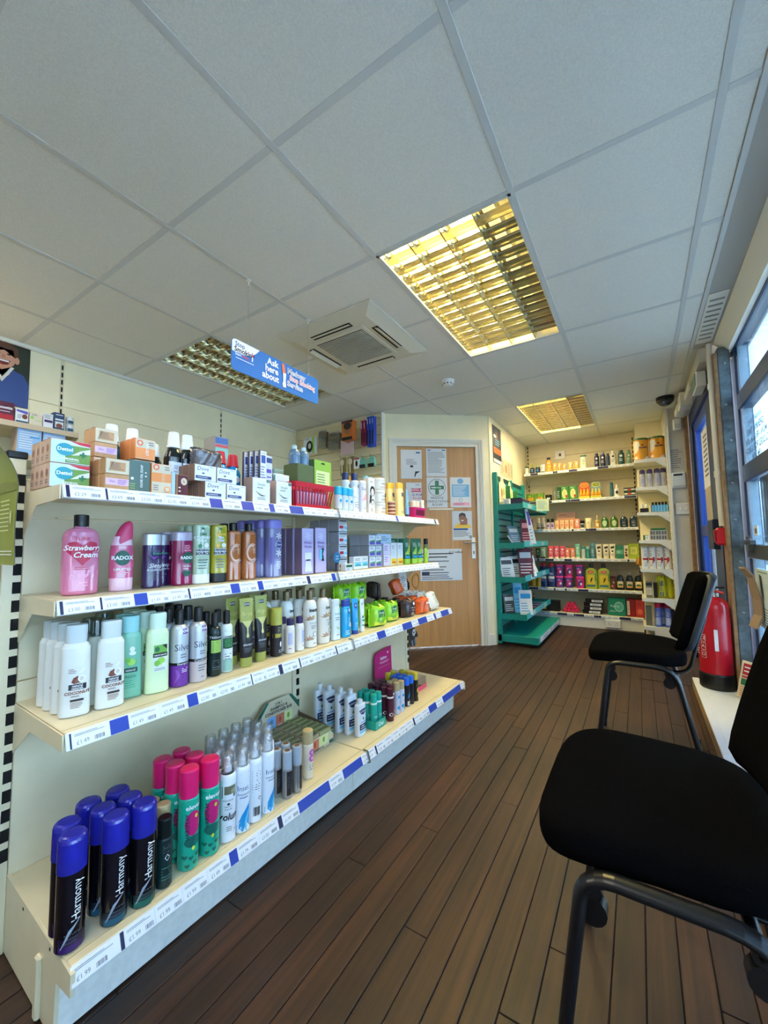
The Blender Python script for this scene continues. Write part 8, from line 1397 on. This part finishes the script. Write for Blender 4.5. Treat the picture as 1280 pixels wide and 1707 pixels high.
for s in (-1, 1):
    y = s * .252
    e = MB(); e.tube([(-.212, y + s * .004, .012), (-.152, y, .42)] + arcp((-.150, y, .435), (-.143, y, .472), (-.10, y, .474)) + [(0, y, .474)] + arcp((.03, y, .474), (.085, y, .472), (.102, y, .42)) + [(.185, y + s * .004, .012)], .0108, FRM, 12, .0160); e.build('leg_frame', ch)
    for x0 in (-.214, .188): e = MB(); e.rings([(0, .014, .014), (.02, .015, .015), (.024, .012, .012)], BLACK, seg=12); e.build('foot_cap', ch, (x0, y + s * .004, 0))
    for x0 in (-.135, .072): e = MB(); e.tube([(x0, s * .222, .412), (x0, s * .246, .412)], .022, BLACK, 14); e.tube([(x0, s * .23, .412), (x0 - .004, s * .243, .45)], .010, BLACK, 8); e.build('stacking_knob', ch)
    e = MB(); e.tube([(-.06, s * .155, .452), (.07, s * .155, .440)] + arcp((.10, s * .155, .438), (.150, s * .155, .438), (.160, s * .155, .50)) + [(.178, s * .155, .57), (.21, s * .155, .68)], .007, FRM, 10, .0145); e.build('back_bar', ch)
for x0 in (-.128, .066): e = MB(); e.tube([(x0, -.25, .445), (x0, .25, .445)], .010, FRM, 8); e.build('cross_bar', ch)
def back(t):
    def sec(z, off, hw): x = .150 + (z - .53) * .30 + off; return [(x - .028 * (q / 8 - 1) ** 2, hw * (q / 8 - 1), z) for q in range(17)]
    zs = [.530, .545, .575, .63, .70, .76, .81, .835, .848]; hw = [.150, .178, .196, .203, .205, .20, .188, .168, .135]
    for nm, o0, o1, m, g_ in (('backrest', -.028, .012, FAB, 1.0), ('back_shell', .012, .034, SHL, 1.025)):
        b = MB(); vs = []; n = 17
        for off in (o0, o1):
            for i, (z, w) in enumerate(zip(zs, hw)): vs += sec((z - .69) * g_ + .69, off * (1 if 0 < i < 8 else .55), w * g_)
        R = len(zs); fs = []
        for k in range(2):
            for i in range(R - 1):
                for q in range(n - 1): f = (k * R * n + i * n + q, k * R * n + i * n + q + 1, k * R * n + (i + 1) * n + q + 1, k * R * n + (i + 1) * n + q); fs.append(f if k else f[::-1])
        ring = [q for q in range(n)] + [i * n + n - 1 for i in range(1, R)] + [(R - 1) * n + q for q in range(n - 2, -1, -1)] + [i * n for i in range(R - 2, 0, -1)]
        fs += [(ring[i], ring[(i + 1) % len(ring)], R * n + ring[(i + 1) % len(ring)], R * n + ring[i]) for i in range(len(ring))]; b.add(vs, fs, m, True); b.build(nm, t)
back(ch)
copy_tree(ch, (.004, 2.315, 0), 0, 'black padded stacking chair further off, beside the fire extinguisher')
# ================================================================== BY THE WINDOW
RED = mat('extinguisher_red', (186, 20, 36), .25, coat=.4); t = thing('fire_extinguisher', 'red fire extinguisher with black base standing on the window sill end', 'fire extinguisher', (.372, 3.345, .0715), radians(-38)); R = .086
b = MB(); b.rings([(.02, R, R), (.50, R, R)] + dome(.50, R, .065, .28), RED, seg=36); b.build('cylinder', t)
e = MB(); e.rings([(0, R + .002, R + .002), (.008, R + .005, R + .005), (.085, R + .005, R + .005), (.095, R + .001, R + .001)], BLACK, seg=36); e.build('base_skirt', t)
e = MB(); e.rings([(.56, .024, .024), (.59, .022, .022), (.592, .016, .016), (.615, .016, .016)], mat('valve_brass', (170, 160, 140), .3, .8), seg=16); e.tube([(.0, 0, .61), (.03, 0, .625), (.07, 0, .63)], .008, BLACK, 8); e.tube([(.0, 0, .60), (.04, 0, .598), (.065, 0, .59)], .008, RED, 8); e.tube([(-.02, 0, .60)] + arcp((-.03, 0, .60), (-.105, 0, .60), (-.108, 0, .50)) + [(-.104, 0, .16)], .010, BLACK, 8); e.build('valve_and_hose', t, rot=(0, 0, radians(10)))
e = MB(); pj = bproj([(0, R, R), (1, R, R)]); 
it = [('rect', -.03 + i * 0, .0, z - .022, z + .022, WINK) for i, z in enumerate((.21, .26, .31))] + [('rect', -.028, -.002, z - .020, z + .020, RED) for z in (.21, .26, .31)] + [('text', c_, -.015, z, .03, WINK) for c_, z in (('O', .21), ('A', .26), ('CE', .31))] + [('lines', -.07, -.036, .20, .29, 6, WINK), ('rect', .045, .060, .24, .37, PAPER)]
decals(e, it, pj); e.build('printed_label', t)
b = MB(); b.box(-.045, .045, -.002, .002, 0, .215, mat('fire_card', (226, 206, 170), .5), .001); decals(b, [('rect', -.036, .036, .135, .20, RDW), ('lines', -.03, .03, .145, .19, 2, WINK), ('rect', -.036, .036, .118, .128, RDW), ('rect', -.036, .036, .075, .112, GRN), ('lines', -.036, .036, .01, .07, 5, TERR)], flatproj(-.002)); o = b.build('fire_point_card', None, (.475, 3.16, .074), (radians(-9), radians(8), radians(-28))); tag(o, 'narrow cream and red fire point card leaning on the sill by the post', 'sign')
b = MB(); b.box(0, .002, -.15, .15, 0, .33, mat('paper_window_notice', (206, 226, 232), .6)); decals(b, [('lines', -.12, .12, .015, .12, 7, DKG), ('poly', [(-.02, .16), (.0, .29), (.06, .30), (.03, .20)], DKG), ('lines', -.12, .12, .305, .32, 1, GRN)], lambda s, q, off: (-off, s, q)); o = b.build('window_notice', None, (.564, 3.06, .50)); tag(o, 'white notice with black drawing taped inside the lower window pane', 'notice')
b = MB(); pts = [(.0, 0), (.03, .06), (.028, .16), (.0, .30), (-.03, .34), (-.03, .33), (.0, .28), (.02, .16), (.022, .07), (-.006, 0)]; b.prism(pts, 'y', -.05, .05, mat('card_curled_brown', (150, 130, 112), .7)); o = b.build('curled_card', None, (.52, 3.09, .50), (0, 0, radians(10))); tag(o, 'curled brown card peeling beside the lower window frame', 'card')
b = MB(); b.box(0, .002, -.04, .04, 0, .055, PAPER); decals(b, [('rect', -.02, .0, .01, .04, GRN), ('rect', .003, .02, .01, .04, RDW)], lambda s, q, off: (-off, s, q)); o = b.build('window_sticker', None, (.563, 3.10, 1.02)); tag(o, 'small white sticker with coloured squares above the window latch', 'sticker')
b = MB(); b.box(.574, .578, 1.2, 2.98, .98, 1.335, mat('poster_back_lilac', (196, 188, 214), .6)); o = b.build('window_poster'); tag(o, 'large pale lilac poster seen from behind on the middle window pane', 'poster')
